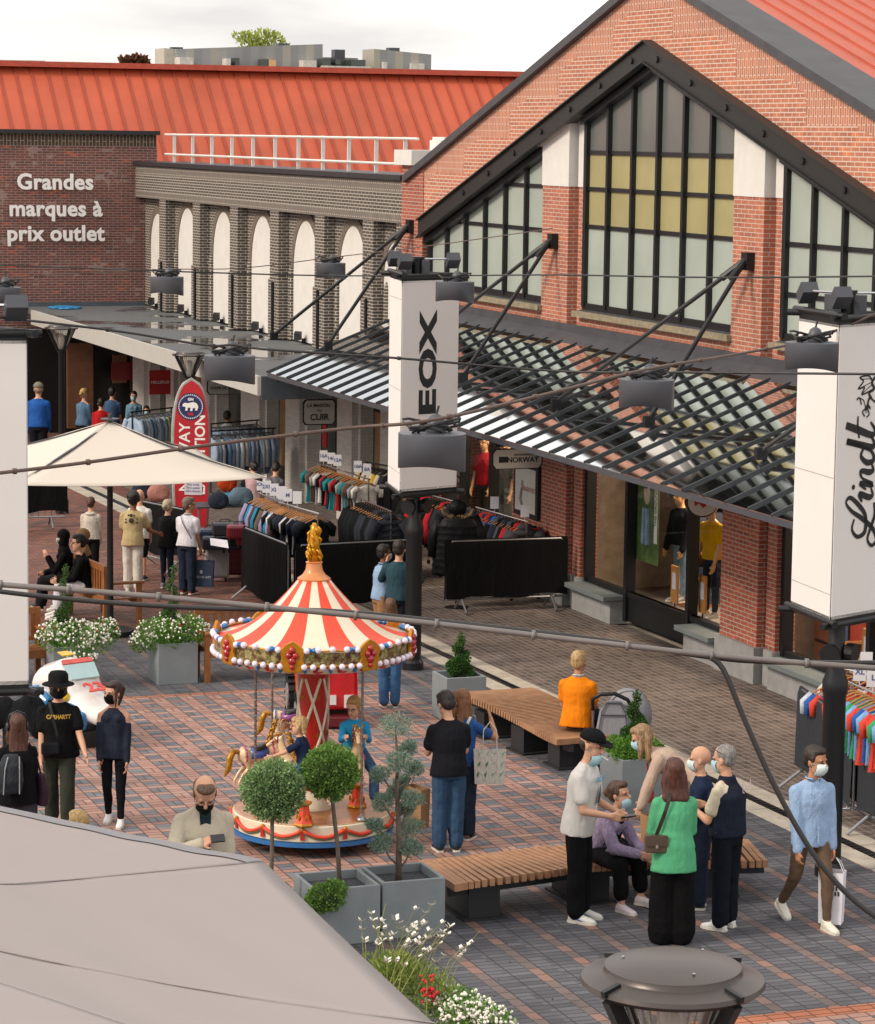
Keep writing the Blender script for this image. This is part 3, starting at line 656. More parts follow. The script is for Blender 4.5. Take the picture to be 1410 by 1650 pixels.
# little antenna patch near the ridge
# ---- grey apartment block far away
ap=thing('apartment_block','grey panelled apartment block far beyond the red roof','building',(28,150,0))
def apx(x): return onY(x,100,150).x
t_cl=NT('grey standing seam cladding'); ge=t_cl.a('ShaderNodeNewGeometry'); spx=t_cl.a('ShaderNodeSeparateXYZ'); t_cl.l(ge.outputs['Position'],spx.inputs[0]); fr_=t_cl.math('FLOOR',t_cl.math('DIVIDE',spx.outputs[0],.45)); wn_=t_cl.a('ShaderNodeTexWhiteNoise'); wn_.noise_dimensions='1D'; t_cl.l(fr_,wn_.inputs['W']); t_cl.l(t_cl.ramp(wn_.outputs['Value'],[(0,S('#838687')),(.6,S('#939596')),(.85,S('#a09d90')),(1,S('#aba590'))]),t_cl.b.inputs['Base Color'])
def ablk(x0,x1,yt,yt2=None,yd=0,m=t_cl.m,dep=2,name='wall'):
    X0,X1=apx(x0),apx(x1); z=onY(x0,yt,150).z; z2=onY(x1,yt2 or yt,150).z
    return MB().prism([(X0,150+yd,0),(X1,150+yd,0),(X1,150+yd,z2),(X0,150+yd,z)],(0,dep,0)).build(name,m,ap)
ablk(284,520,79,71,0); ablk(267,284,77,79,.3,m=mat('pale cladding','#b5aea2',.8),name='end_wall'); ablk(520,600,90,92,2.5,name='set_back_wall'); ablk(598,690,79,88,-.5)
wf=mat('white shutter','#c9c4bd',.6); wg=glassy('far window','#3c4441',.1)
for (x0,x1,y0,y1,m) in ((289,311,92,110,wf),(364,371,94,112,wf),(378,385,93,112,wg),(422,432,95,112,wg),(431,444,96,110,mat('warm lit pane','#d9ad7c',.5)),(488,509,97,116,wf),(518,532,94,108,wg),(565,588,96,108,wg),(617,623,100,117,wf),(662,683,102,115,wf),(540,548,95,104,wg)):
    a=onY(x0,y0,149.3); c=onY(x1,y1,149.3); MB().box(a.x,c.x,149.2,150.4 if x0<518 or x0>600 else 152.8,c.z,a.z).build('window',m,ap)
rl=MB()
for k in range(22): x=518+k*3.6; a=onY(x,107,149.0); c=onY(x,118,149.0); rl.bar(a,c,.12,.1)
rl.bar(onY(518,107,149),onY(598,109,149),.1,.1); rl.build('balcony_rail',wf,ap)
for (x,y) in ((455,70),(506,76),(545,80),(633,77),(284,76)): a=onY(x,y,152); MB().box(a.x-.3,a.x+.3,151.7,152.3,a.z-.8,a.z).build('roof_vent',m_dkg,ap)
lb=MB(); a=onY(-60,96,140); c=onY(73,101,140); lb.box(a.x,c.x,140,150,0,c.z+.1); o=lb.build('distant_block',mat('far pale block','#b9b4ae',.8)); tag(centre(o),'flat pale block barely showing over the red ridge at far left','building')
# ================================================================ street furniture
rnd=random.Random(11)
m_teak=mat('warm teak slats','#a0785a',.5,var=.22,scale=9,bump=.1); m_teak2=mat('orange varnished timber','#8f5a30',.45,var=.25,scale=7)
m_bnr=mat('white banner cloth','#e0dddb',.75,var=.02,scale=2); m_black=mat('banner print black','#16171b',.6,var=0)
m_plant=mat('blue grey fibre planter','#7f878b',.6,var=.12,scale=2.5,bump=.15,bscale=40); m_soil=mat('dark slate mulch','#3a3c42',.9,var=.5,scale=40,bump=1,bscale=40)
m_lampg=mat('blue grey lamp drum','#5a5e66',.45,.2,var=.04); m_cable=mat('black cable rubber','#2a2a2c',.5,var=.1); m_cabl2=mat('brown weathered cable','#5b4a42',.6)
m_steel=mat('galvanised steel','#9a9c9f',.35,.8,var=.08); m_chrome=mat('chrome rail','#c2c4c8',.2,.95,var=.02)
# ---- triangular banner masts
def mast(P,ztop,zbot,ang,label,side=1.0,pole=True):
    t=thing('banner_mast',label,'banner',(P[0],P[1],0)); c=Vector((P[0],P[1],0))
    # view azimuth basis: first panel's normal turned ang degrees clockwise from facing south
    rr=side/math.sqrt(3); vs_=[]
    for k in range(3):
        a=R(-90+ang+60+120*k); vs_.append(c+Vector((math.cos(a)*rr,math.sin(a)*rr,0)))
    pl=MB().lathe([(.15,0),(.15,.1),(.115,.14),(.115,1.85),(.13,1.9),(.13,2.0),(.085,2.12),(.085,ztop+.28),(.1,ztop+.28),(.1,ztop+.31),(0,ztop+.31)],c,20)
    po=pl.build('pole',m_blk,t,smooth=35)
    if True:
        for s in (-1,1): MB().tube([c+Vector((s*.10,-.06,2.3)),c+Vector((s*.15,-.13,2.3))],.1,14).build('speaker_disc',m_blk,po)
    _fk=max(range(3),key=lambda k:((vs_[k]+vs_[(k+1)%3])/2-c).normalized().dot(Vector((-c.x,-c.y,0)).normalized()))
    for k in range(3):
        a,b=vs_[k],vs_[(k+1)%3]; d=(b-a).normalized(); nrm=Vector((d.y,-d.x,0))
        if nrm.dot((a+b)/2-c)<0: nrm=-nrm
        for z,nm in ((ztop+.06,1),(zbot-.06,0)):
            off=.03 if k%2 else -.0
            r_=MB().tube([a-d*.13+Vector((0,0,z+off)),b+d*.13+Vector((0,0,z+off))],.035,10); r_.bar((a+b)/2+Vector((0,0,z+off)),c+Vector((0,0,z+off)),.05,.05); r_.build('rod',m_blk,t,smooth=40)
            h=MB().bar(a+Vector((0,0,z-.04 if nm else z+.045)),b+Vector((0,0,z-.04 if nm else z+.045)),.02,.09); h.build('clamp_rail',m_blk,t)
        q=MB(); q.prism([a+nrm*.004+Vector((0,0,zbot)),b+nrm*.004+Vector((0,0,zbot)),b+nrm*.004+Vector((0,0,ztop)),a+nrm*.004+Vector((0,0,ztop))],nrm*.006)
        pn=q.build('banner_panel',m_bnr,t)
        sm=MB()
        for z in (zbot+.25,(ztop+zbot)/2-.05,ztop-.25): sm.bar(a.lerp(b,.0)+nrm*.0112+Vector((0,0,z)),a.lerp(b,1)+nrm*.0112+Vector((0,0,z)),.003,.008)
        if k!=_fk: sm.build('seam',mat('seam grey','#a9a4a2',.8),pn)
    # small floodlights on arms
    for k,s in ((0,-1),(0,1),(1,1)):
        a=vs_[k] if s<0 else vs_[(k+1)%3]; top=ztop+.28; e=c.lerp(a,.85)+Vector((0,0,top))
        ar=MB().tube([c+Vector((0,0,top)),e],.014,6).build('lamp_arm',m_chrome,t)
        f=MB(); f.obox(e+Vector((0,0,-.02)),(.09,0,0),(0,.03,.05),(0,-.05,.06)); f.build('floodlight',m_dkg,ar)
    MB().box(c.x-.2,c.x-.12,c.y-.1,c.y+.1,ztop+.05,ztop+.27).build('junction_box',m_dkg,t); MB().box(c.x+.02,c.x+.1,c.y-.22,c.y-.12,ztop+.05,ztop+.27).build('junction_box',m_dkg,t)
    return t,vs_
PM=[G(665,1078),G(1336,1410)]
def panel_frame(vs_,zt,zb):
    a,b=vs_[2],vs_[0]; return a,b
m1,v1=mast(PM[0],5.43,2.56,20,'three sided white banner mast behind the carousel reading GEOX upwards')
m2,v2=mast(PM[1],5.62,2.72,25,'large three sided white banner mast on the right with a black script logo')
P3=D(-60,900,23.6); m3,v3=mast((P3.x,P3.y),zat(P3,545),zat(P3,1095),-6,'white banner mast cut by the left picture edge, above the race car ride',side=1.0)
def facing(vs_,c):   # panel most turned to the camera: returns left/right corner and outward normal
    best=None
    for k in range(3):
        a,b=vs_[k],vs_[(k+1)%3]; n_=(a+b)/2-Vector((c[0],c[1],0)); n_.normalize(); v=Vector((-c[0],-c[1],0)).normalized(); s=n_.dot(v)
        if best is None or s>best[0]: best=(s,a,b,n_)
    s,a,b,n_=best; rt=Vector((cR[0],cR[1],0))
    if (b-a).dot(rt)<0: a,b=b,a
    return a,b,n_
a,b,n_=facing(v1,PM[0]); d=(b-a).normalized(); 
zc=lambda y: zat(PM[0],y)
for ch,py,sz,sx in (('X',533,.40,1.75),('O',591,.41,1.62),('E',646,.40,1.75),('G',703,.41,1.6)):
    me_o=text(ch,sz,m_black,m1,a.lerp(b,.47)+n_*.013+Vector((0,0,zc(py))),Vector((0,0,1)),-d,name='lettering',ext=.002,bold=.017,sx=sx)
# script logo
a,b,n_=facing(v2,PM[1]); d=(b-a).normalized(); org=a+n_*.014+Vector((0,0,zat(PM[1],985))); Xd=Vector((0,0,1)); Yd=-d
Hh=zat(PM[1],505)-zat(PM[1],985)
lo=MB()
# x runs up the banner (metres above its foot), y to the left; base line at y=-.62
def L_(pts,w): stroke(lo,[(p[0],p[1],p[2] if len(p)>2 else 1) for p in pts],w*1.55,Xd,Yd,org,.002,7)
bl=-.60
L_([(.98,bl+.28,.5),(.88,bl+.31,.6),(.80,bl+.22,.8),(.84,bl+.10,1),(1.0,bl+.10,1),(1.12,bl+.22,1),(1.20,bl+.36,.8),(1.15,bl+.42,.5),(1.06,bl+.32,.8),(.98,bl+.16,1),(.86,bl-.03,1),(.74,bl-.10,.8),(.69,bl-.02,.7),(.76,bl+.05,.6),(.88,bl+.0,.8),(1.0,bl-.06,.9),(1.12,bl-.04,.6)],.034)
L_([(1.14,bl+.16,.5),(1.22,bl+.20,1.3),(1.18,bl+.05,1.3),(1.2,bl-.01,.8),(1.27,bl+.02,.4)],.032)
lo.prism([org+Xd*(1.30+.026*math.cos(k*PI/4))+Yd*(bl+.31+.026*math.sin(k*PI/4))+Xd.cross(Yd)*.002 for k in range(8)],Xd.cross(Yd)*.0005)
L_([(1.26,bl+.10,.4),(1.33,bl+.20,1),(1.30,bl+.0,1.3),(1.38,bl+.17,.5),(1.45,bl+.19,1),(1.43,bl+.05,1.3),(1.45,bl-.01,.8),(1.52,bl+.03,.4)],.032)
L_([(1.68,bl+.16,.5),(1.60,bl+.20,.8),(1.53,bl+.10,1.2),(1.55,bl-.01,1),(1.65,bl+.06,.6),(1.76,bl+.44,1.2),(1.71,bl+.2,1.3),(1.68,bl+.02,1.2),(1.72,bl-.01,.8),(1.79,bl+.05,.4)],.034)
L_([(1.92,bl+.46,1.3),(1.86,bl+.25,1.4),(1.80,bl+.04,1.2),(1.84,bl-.02,.8),(1.93,bl+.06,.4)],.036); L_([(1.78,bl+.24,.6),(1.9,bl+.27,.7),(2.0,bl+.27,.5)],.026)
lgo=lo.build('script_logo',m_black,m2,fix=False)
dr=MB()
def K_(pts,w): stroke(dr,pts,w*1.4,Xd,Yd,org+Xd*2.16+Yd*(-.64),.002,6)
K_([(0,.10),(.06,.14),(.10,.06),(.16,.10),(.22,.02),(.17,-.08),(.25,-.14),(.34,-.08)],.022); K_([(.08,.12),(.05,.26),(.12,.22),(.11,.32),(.18,.24),(.22,.30),(.23,.16),(.18,.10)],.012); K_([(.11,.31),(.16,.12)],.006); K_([(.06,.25),(.14,.10)],.006); K_([(.2,.28),(.2,.1)],.006)
K_([(-.1,.16),(-.02,.15),(.02,.12)],.02); K_([(-.1,.2),(-.06,.16),(-.1,.11)],.016); K_([(.0,.10),(-.04,.02),(-.02,-.04)],.014); K_([(.10,.0),(.04,-.08),(.06,-.14)],.014); K_([(.2,-.1),(.13,-.16),(.15,-.22)],.014); K_([(.26,-.12),(.33,-.18),(.38,-.1),(.33,-.05),(.30,-.09)],.01); K_([(-.17,.2),(-.12,.24),(-.10,.17),(-.15,.13),(-.18,.17)],.012); K_([(-.14,.18),(-.02,.22),(.02,.3)],.008); K_([(-.05,.26),(.02,.3),(.0,.34)],.012)
dr.build('heraldic_emblem',m_black,m2,fix=False)
# marks at the left edge of the left banner
a,b,n_=facing(v3,P3); d=(b-a).normalized(); q=MB()
for py in (684,690,697,715,722): z=zat(P3,py); c_=a.lerp(b,.44)+n_*.014+Vector((0,0,z)); q.bar(c_,c_+d*.07,.004,.022)
q.build('lettering',m_black,m3)
# ---- hanging drum lamps
LB=['leftmost, cut by the picture edge','before the leftmost white arch','before the fifth white arch','beside the top of the carousel banner','left of the canopy, over the flat roof','largest one, low on the carousel banner','before the middle of the glass canopy','before the right hand banner']
_=["far left at the picture edge before the brown wall","second from left, before the first white arch","before the fifth white arch","beside the top of the banner mast behind the carousel","over the flat grey roof left of the glass canopy","largest one, before the lower part of the carousel banner","before the middle of the glass canopy","before the narrow side of the right hand banner"]
def drum(c,label):
    t=thing('hanging_lamp','grey drum lamp on a cable, '+label,'lamp',c,group='grey drum lamps hung over the square')
    b=MB(); n=28; r=.25
    o=[];
    for k in range(n):
        a=2*PI*k/n; zb=-.12-.02*math.cos(2*a+.8)-.012*math.cos(a); b.v+= [(r*math.cos(a),r*math.sin(a),.13),(r*math.cos(a),r*math.sin(a),zb)]
    for k in range(n): k2=(k+1)%n; b.f.append((2*k,2*k2,2*k2+1,2*k+1)); b.mi.append(0)
    b.v.append((0,0,.135)); T=len(b.v)-1
    for k in range(n): b.f.append((2*k,2*((k+1)%n),T)); b.mi.append(0)
    b.v=[tuple(Vector(v)+Vector(c)) for v in b.v]
    o=b.build('drum',m_lampg,t,smooth=35); sm=o.modifiers.new('thickness','SOLIDIFY'); sm.thickness=.008
    c=Vector(c); g=MB(); g.lathe([(.07,0),(.075,.05),(.05,.12),(.02,.14)],c+Vector((.03,0,.13)),14); g.build('driver_housing',m_dkg,t,smooth=40)
    r2=random.Random(hash(label)%1000); w_=MB()
    for j in range(4):
        pts=[c+Vector(((.09+.03*j)*math.cos(k*.7+j)*1.25,.10*math.sin(k*.7+j),.15+.02*j+.03*math.sin(k*1.3+j))) for k in range(10)]; w_.tube(pts,.011,5)
    w_.tube([c+Vector((.03,0,.26)),c+Vector((.05,0,.33))],.01,5); w_.build('coiled_flex',m_cable,t); return t
LP=[(5,478),(269,460),(533,436),(733,470),(370,594),(696,726),(1042,634),(1308,574)]
for i,((x,y),l) in enumerate(zip(LP,LB)): drum(G(x,y,5.4 if i in (3,7) else 5.1),l)
def hang(name,pts,r,m,label,cat='cable',ties=0):
    P=[D(*p) for p in pts]; q=[]
    for i in range(len(P)-1):
        p0=P[max(i-1,0)];p1=P[i];p2=P[i+1];p3=P[min(i+2,len(P)-1)]
        for j in range(5):
            t=j/5; q.append(.5*((2*p1)+(p2-p0)*t+(2*p0-5*p1+4*p2-p3)*t*t+(3*p1-p0-3*p2+p3)*t**3))
    q.append(P[-1]); mb=MB().tube(q,r,6)
    if ties:
        for i in range(2,len(q)-2,ties): mb.tube([q[i].lerp(q[i+1],.0),q[i].lerp(q[i+1],.12)],r*1.7,6)
    return tag(centre(mb.build(name,m,smooth=True)),label,cat)
hang('cable',[(-60,424,43),(0,427,43),(140,432,43),(300,438,43),(520,444,45),(735,444,43),(900,443,40),(1150,447,36),(1430,445,34)],.012,m_cable,'thin black cable crossing in front of the white arches and gable windows')
hang('cable',[(-60,452,42),(0,448,42),(140,440,43),(270,434,43),(390,432,45),(533,415,47),(700,395,45),(890,368,41)],.008,m_cabl2,'thinnest wire running up to the rod anchor on the brick pier')
hang('cable',[(-60,505,22),(60,518,24),(200,535,25),(330,556,26.5),(375,556,27),(430,563,27),(640,577,27),(900,598,27),(1110,600,26),(1430,603,25)],.012,m_cable,'black cable through the lamp over the flat roof and across both banners',ties=7)
hang('cable',[(-60,768,18),(0,762,18.5),(140,745,19),(330,718,19.5),(560,690,20),(690,678,20),(860,640,21.5),(1042,595,23.5),(1180,572,26),(1310,546,27.5),(1430,497,28)],.013,m_cabl2,'brown weathered cable carrying the largest drum lamp',ties=4)
hang('cable',[(-60,936,8),(0,942,8),(200,957,8),(480,983,8),(700,1005,8),(960,1035,8),(1190,1060,8),(1430,1078,8)],.0085,mat('grey cable sheath','#6f6a68',.5),'thick grey cable in the foreground crossing the carousel roof',ties=3)
hang('cable',[(-60,943,8.1),(0,953,8.1),(150,969,8.1),(330,980,8.1),(520,984,8.1),(700,1000,8.1),(960,1030,8.05),(1190,1064,8.05),(1430,1068,8.1)],.0075,m_cable,'black foreground cable sagging just under the thick grey one')
hang('cable',[(1138,1056,8),(1165,1078,8),(1200,1160,8),(1250,1270,8),(1310,1375,8),(1370,1445,8),(1430,1490,8)],.0085,m_cable,'thick black cable curving down over the man with the white bag')
# ---- street lamps
def streetlamp(x,y,zt,label,base=None,sc_=1.0):
    p=G(x,y,zt) if base is None else base; t=thing('street_lamp',label,'street lamp',(p.x,p.y,0)); c=Vector((p.x,p.y,zt))
    s=sc_
    t1=MB().lathe([(0,.06*s),(.14*s,.058*s),(.232*s,.035*s),(.236*s,.015*s),(.24*s,.012*s),(.31*s,-.005*s),(.315*s,-.02*s),(.30*s,-.035*s),(.2*s,-.035*s)],c,48,cap=False); lid=t1.build('lamp_lid',mat('bronze grey lamp lid','#4d4745',.35,.45,var=.05,scale=3,bump=.02),t,smooth=50)
    for k in range(3):
        a=k*2.1+.5; q=c+Vector((.17*s*math.cos(a),.17*s*math.sin(a),.052*s)); MB().lathe([(.006,0),(.006,.005),(0,.005)],q,8).build('screw',m_chrome,lid)
    for k in range(4):
        a=k*PI/2+.35; dv=Vector((math.cos(a),math.sin(a),0)); MB().bar(c+dv*.25*s+Vector((0,0,.01)),c+dv*.325*s+Vector((0,0,-.008)),.018*s,.022*s).build('clip',m_blk,lid)
        MB().bar(c+dv*.29*s+Vector((0,0,-.03)),c+dv*.07*s+Vector((0,0,-.42*s)),.035*s,.05*s).build('strut',m_blk,t)
    MB().lathe([(.25*s,-.04*s),(.07*s,-.40*s)],c,40,cap=False).build('lamp_shade',glassy('ribbed lamp lens','#c9ccc8',.15,alpha=.25),t,smooth=True)
    gi=MB()
    for k in range(40): a=2*PI*k/40; gi.bar(c+Vector((.245*s*math.cos(a),.245*s*math.sin(a),-.045)),c+Vector((.07*s*math.cos(a),.07*s*math.sin(a),-.40*s)),.006*s,.004*s)
    gi.build('lens_rib',mat('pale lens ribs','#b9bab4',.3),t)
    MB().lathe([(.05*s,-.37*s),(.05*s,-.15*s),(.03*s,-.12*s)],c,14).build('bulb_tube',mat('frosted tube','#d8d6cc',.3),t,smooth=40)
    MB().lathe([(.13,0),(.13,.25),(.07,.3),(.06,zt-.5*s),(.09,zt-.42*s),(.09,zt-.4*s)],(c.x,c.y,0),20).build('pole',m_blk,t,smooth=35)
streetlamp(1084,1572,4.25,'large street lamp head close up at the bottom right of the square',sc_=1.12)
streetlamp(99,524,0,'distant black street lamp left of the flat grey roof',base=(G(95,825)),sc_=1) if False else None
def farlamp(xb,yb,ytop,label):
    p=G(xb,yb); zt=zat(p,ytop); streetlamp(0,0,zt,label,base=p,sc_=1.05)
farlamp(100,826,527,'distant black street lamp at far left under the flat roof'); farlamp(305,846,570,'black street lamp directly behind the tall red board')
# ---- market parasols
def parasol(cx,cy,hw,zc,ze,label,m,name='market_parasol',val=.0):
    t=thing(name,label,'parasol',(cx,cy,0)); N_=14; q=MB(); cs=[(-1,-1),(1,-1),(1,1),(-1,1)]
    for k in range(4):
        a=Vector((cs[k][0]*hw,cs[k][1]*hw)); b=Vector((cs[(k+1)%4][0]*hw,cs[(k+1)%4][1]*hw)); o=len(q.v)
        for i in range(N_+1):
            f=i/N_
            for j in range(N_+1):
                g=j/N_; p=(a*(1-g)+b*g)*f; sag=-.10*f*math.sin(PI*g)*f; z=zc+(ze-zc)*(f**.93)+sag*.6-.05*math.sin(PI*f)
                q.v.append((cx+p.x*(1-.02*math.sin(PI*g)*f),cy+p.y*(1-.02*math.sin(PI*g)*f),z))
        for i in range(N_):
            for j in range(N_): q.f.append((o+i*(N_+1)+j,o+(i+1)*(N_+1)+j,o+(i+1)*(N_+1)+j+1,o+i*(N_+1)+j+1)); q.mi.append(0)
    cn=q.build('canopy',m,t,smooth=25); cn.modifiers.new('thickness','SOLIDIFY').thickness=.006
    se=MB()
    for s in cs: se.tube([(cx,cy,zc+.012),(cx+s[0]*hw*.5,cy+s[1]*hw*.5,zc+(ze-zc)*.525-.035),(cx+s[0]*hw,cy+s[1]*hw,ze+.008)],.006,5)
    se.build('seam',mat('parasol seam','#c6bfb5',.8),cn)
    MB().lathe([(.14,.03),(.14,.045),(.03,.05),(.03,.11),(0,.12)],(cx,cy,zc),16).build('finial',m_dkg,t)
    MB().lathe([(.35,0),(.35,.08),(.05,.09),(.04,zc)],(cx,cy,0),16).build('pole',m_blk,t)
    rb=MB()
    for s in cs: rb.bar((cx,cy,zc-.05),(cx+s[0]*hw*.97,cy+s[1]*hw*.97,ze-.04),.03,.04)
    rb.build('rib',m_dkg,t); return t
m_pars=cloth('cream parasol canvas','#cdc5bb',scale=2,var=.03,fold=.1)
parasol(9.86,40.76,1.85,3.17,2.5,'cream square parasol shading the wooden benches behind',m_pars)
# foreground parasol: big irregular canopy
t=thing('large_parasol','large grey beige parasol filling the lower left foreground','parasol',(1.6,16,0))
PC=[G(-260,1262,2.62),G(0,1300,2.6),G(425,1388,2.6),G(700,1650,2.6),Vector((5.15,12.2,2.6)),Vector((3.2,9.6,2.6)),Vector((-.2,9.4,2.6)),Vector((-2.4,12,2.6)),Vector((-2.6,17.5,2.6)),Vector((-.9,20.4,2.6))]
AP=Vector((1.5,15.3,3.42)); q=MB(); n1,n2=26,30; nP=len(PC)
for k in range(nP):
    a,b=PC[k],PC[(k+1)%nP]; o=len(q.v)
    for i in range(n1+1):
        f=i/n1
        for j in range(n2+1):
            g=j/n2; e=a.lerp(b,g); p=AP.lerp(e,f)
            s=-.09*math.sin(PI*f)*1.-.006*f*math.sin(PI*g)
            dc=min(((p-PC[1]).length),9)
            # tension folds near the far hem and shallow pulls along the cloth
            fold=.010*math.sin(e.x*9+e.y*7)*(f**7)+.018*noise.noise(Vector((p.x*.5,p.y*.9,1.)))+.011*noise.noise(Vector((p.x*2.4+p.y*.8,p.y*.7,3.)))
            if k<=1: fold+= .024*math.sin((g*9+f*2)*2.6)*max(0,(f-.82)/.18)*g
            q.v.append((p.x,p.y,p.z+s+fold*(1-f**5*(.75 if k<=1 else .95))))
    for i in range(n1):
        for j in range(n2): q.f.append((o+i*(n2+1)+j,o+(i+1)*(n2+1)+j,o+(i+1)*(n2+1)+j+1,o+i*(n2+1)+j+1)); q.mi.append(0)
    # hem
mgp=cloth('greige parasol canvas','#9e9796',scale=1.2,var=.04,fold=.25)
cn=q.build('canopy',mgp,t,smooth=30); cn.modifiers.new('thickness','SOLIDIFY').thickness=.005
h=MB()
for k in (0,1,2):
    a,b=PC[k],PC[k+1]
    for g in range(12):
        p=a.lerp(b,g/12);r_=a.lerp(b,(g+1)/12); s1=-.006*math.sin(PI*g/12); s2=-.006*math.sin(PI*(g+1)/12)
        h.add([p+Vector((0,0,s1)),r_+Vector((0,0,s2)),r_+Vector((.02,.01,s2-.05)),p+Vector((.02,.01,s1-.05))],[(0,1,2,3)])
h.build('hem',mgp,cn)
bd=MB()  # strip over the far hem fold, valance shadow put into its darker colour
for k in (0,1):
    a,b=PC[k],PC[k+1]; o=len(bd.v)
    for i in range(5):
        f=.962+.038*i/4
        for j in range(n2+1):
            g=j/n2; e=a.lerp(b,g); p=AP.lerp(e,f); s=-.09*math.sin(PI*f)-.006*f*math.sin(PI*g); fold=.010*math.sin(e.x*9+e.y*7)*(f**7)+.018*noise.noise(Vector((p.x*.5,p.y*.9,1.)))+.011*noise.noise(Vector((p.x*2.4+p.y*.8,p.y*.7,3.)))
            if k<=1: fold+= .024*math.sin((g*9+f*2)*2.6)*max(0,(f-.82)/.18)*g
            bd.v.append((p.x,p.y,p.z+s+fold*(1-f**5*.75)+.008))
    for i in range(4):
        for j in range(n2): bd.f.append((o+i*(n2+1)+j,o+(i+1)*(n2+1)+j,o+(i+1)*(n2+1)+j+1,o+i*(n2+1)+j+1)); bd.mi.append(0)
bd.build('shaded_edge_band',cloth('shaded grey parasol band','#8c8b90',scale=6,var=.08,fold=.5),cn,smooth=True)
se=MB()
for e in (PC[2],PC[3],PC[1]):
    pts=[]
    for i in range(9):
        f=i/8; p=AP.lerp(e,f); pts.append(p+Vector((0,0,.001-.09*math.sin(PI*f)+.018*noise.noise(Vector((p.x*.5,p.y*.9,1.))))))
    se.tube(pts,.004,4)
se.build('seam',mat('parasol stitch','#938a88',.8),cn); MB().lathe([(.05,0),(.05,3.3)],(1.5,15.3,0),14).build('pole',m_blk,t)
# ---- slatted wave benches
def wave_bench(cl,w0,label,nsl,wav=.05,z0=.46,legs=(.14,.5,.86)):
    t=thing('slatted_bench',label,'bench',(cl[len(cl)//2][0],cl[len(cl)//2][1],0))
    P=[Vector((p[0],p[1],0)) for p in cl]; W_=[p[2] if len(p)>2 else w0 for p in cl]
    def at(u):
        x=u*(len(P)-1); i=min(int(x),len(P)-2); f=x-i; p0=P[max(i-1,0)];p1=P[i];p2=P[i+1];p3=P[min(i+2,len(P)-1)]
        p=.5*((2*p1)+(p2-p0)*f+(2*p0-5*p1+4*p2-p3)*f*f+(3*p1-p0-3*p2+p3)*f**3); q_=.5*((p2-p0)+2*(2*p0-5*p1+4*p2-p3)*f+3*(3*p1-p0-3*p2+p3)*f*f); return p,q_.normalized(),W_[i]*(1-f)+W_[i+1]*f
    s=MB()
    for k in range(nsl):
        u=(k+.5)/nsl; p,d_,w_=at(u); nn=Vector((-d_.y,d_.x,0)); L=(P[-1]-P[0]).length/nsl; z=z0+wav*math.sin(u*5.5)
        s.obox(p+Vector((0,0,z-.035)),nn*w_/2,d_*L*.34,(0,0,.035))
    so_=s.build('slats',m_teak,t)
    fr=MB()
    for sd in (-.3,.3):
        pr=None
        for k in range(25):
            p,d_,w_=at(k/24); nn=Vector((-d_.y,d_.x,0)); c=p+nn*w_*sd+Vector((0,0,z0-.12+wav*math.sin(k/24*5.5)))
            if pr is not None: fr.bar(pr,c,.05,.09)
            pr=c
    fr.build('frame',m_blk2,t)
    for u in legs:
        p,d_,w_=at(u); nn=Vector((-d_.y,d_.x,0)); MB().obox(p+Vector((0,0,.15+.0)),nn*w_*.36,d_*.16,(0,0,.17)).obox(p+Vector((0,0,.012)),nn*w_*.40,d_*.22,(0,0,.012)).build('leg',m_blk2,t)
wave_bench([(9.22,24.95,.95),(9.95,24.98),(10.8,25.15),(11.7,25.1),(12.6,24.9)],.86,'curved slatted bench in the foreground where the woman in lavender sits',44,wav=.025,z0=.41)
wave_bench([(12.9,33.0,1.1),(12.9,32.3,1.0),(12.98,31.5,.95),(13.08,30.9,.95),(13.12,30.2,1.0)],.95,'curved slatted bench behind, where the man in orange sits',52,wav=.05,legs=(.2,.5,.85))
# ---- garden benches
def garden_bench(x,y,rot,L=1.4,label=''):
    t=thing('garden_bench',label,'bench',(x,y,0),local=True,group=None); t.rotation_euler=(0,0,rot); m=m_teak2
    s=MB()
    for k in range(5): s.box(-L/2+.05,L/2-.05,-.24+k*.1,-.16+k*.1,.42,.445)
    s.build('seat',m,t); fr=MB().box(-L/2+.05,L/2-.05,-.27,-.24,.34,.42); fr.box(-L/2+.05,L/2-.05,.24,.27,.34,.42); fr.build('apron',m,t)
    b=MB(); b.box(-L/2+.05,L/2-.05,.25,.30,.86,.95); b.box(-L/2+.05,L/2-.05,.25,.29,.5,.56)
    k=-L/2+.14
    while k<L/2-.12: b.box(k,k+.055,.26,.285,.56,.86); k+=.115
    b.build('backrest',m,t)
    for sx in (-1,1):
        MB().box(sx*(L/2-.03)-.035,sx*(L/2-.03)+.035,-.29,-.22,0,.66).build('leg',m,t)
        MB().box(sx*(L/2-.03)-.035,sx*(L/2-.03)+.035,.24,.31,0,.95).build('leg',m,t)
        MB().box(sx*(L/2-.03)-.045,sx*(L/2-.03)+.045,-.33,.27,.66,.70).build('armrest',m,t,bevel=.01)
    return t
b1_=garden_bench(10.95,37.0,0,1.5,'varnished garden bench behind the carousel roof on the left')
b1_.rotation_euler=(0,0,0)
garden_bench(10.1,42.1,PI*.5+.1,1.7,'varnished garden bench seating the women in black under the parasol')
garden_bench(7.55,37.6,0.05,1.3,'varnished garden bench half hidden by the left banner behind the race car')
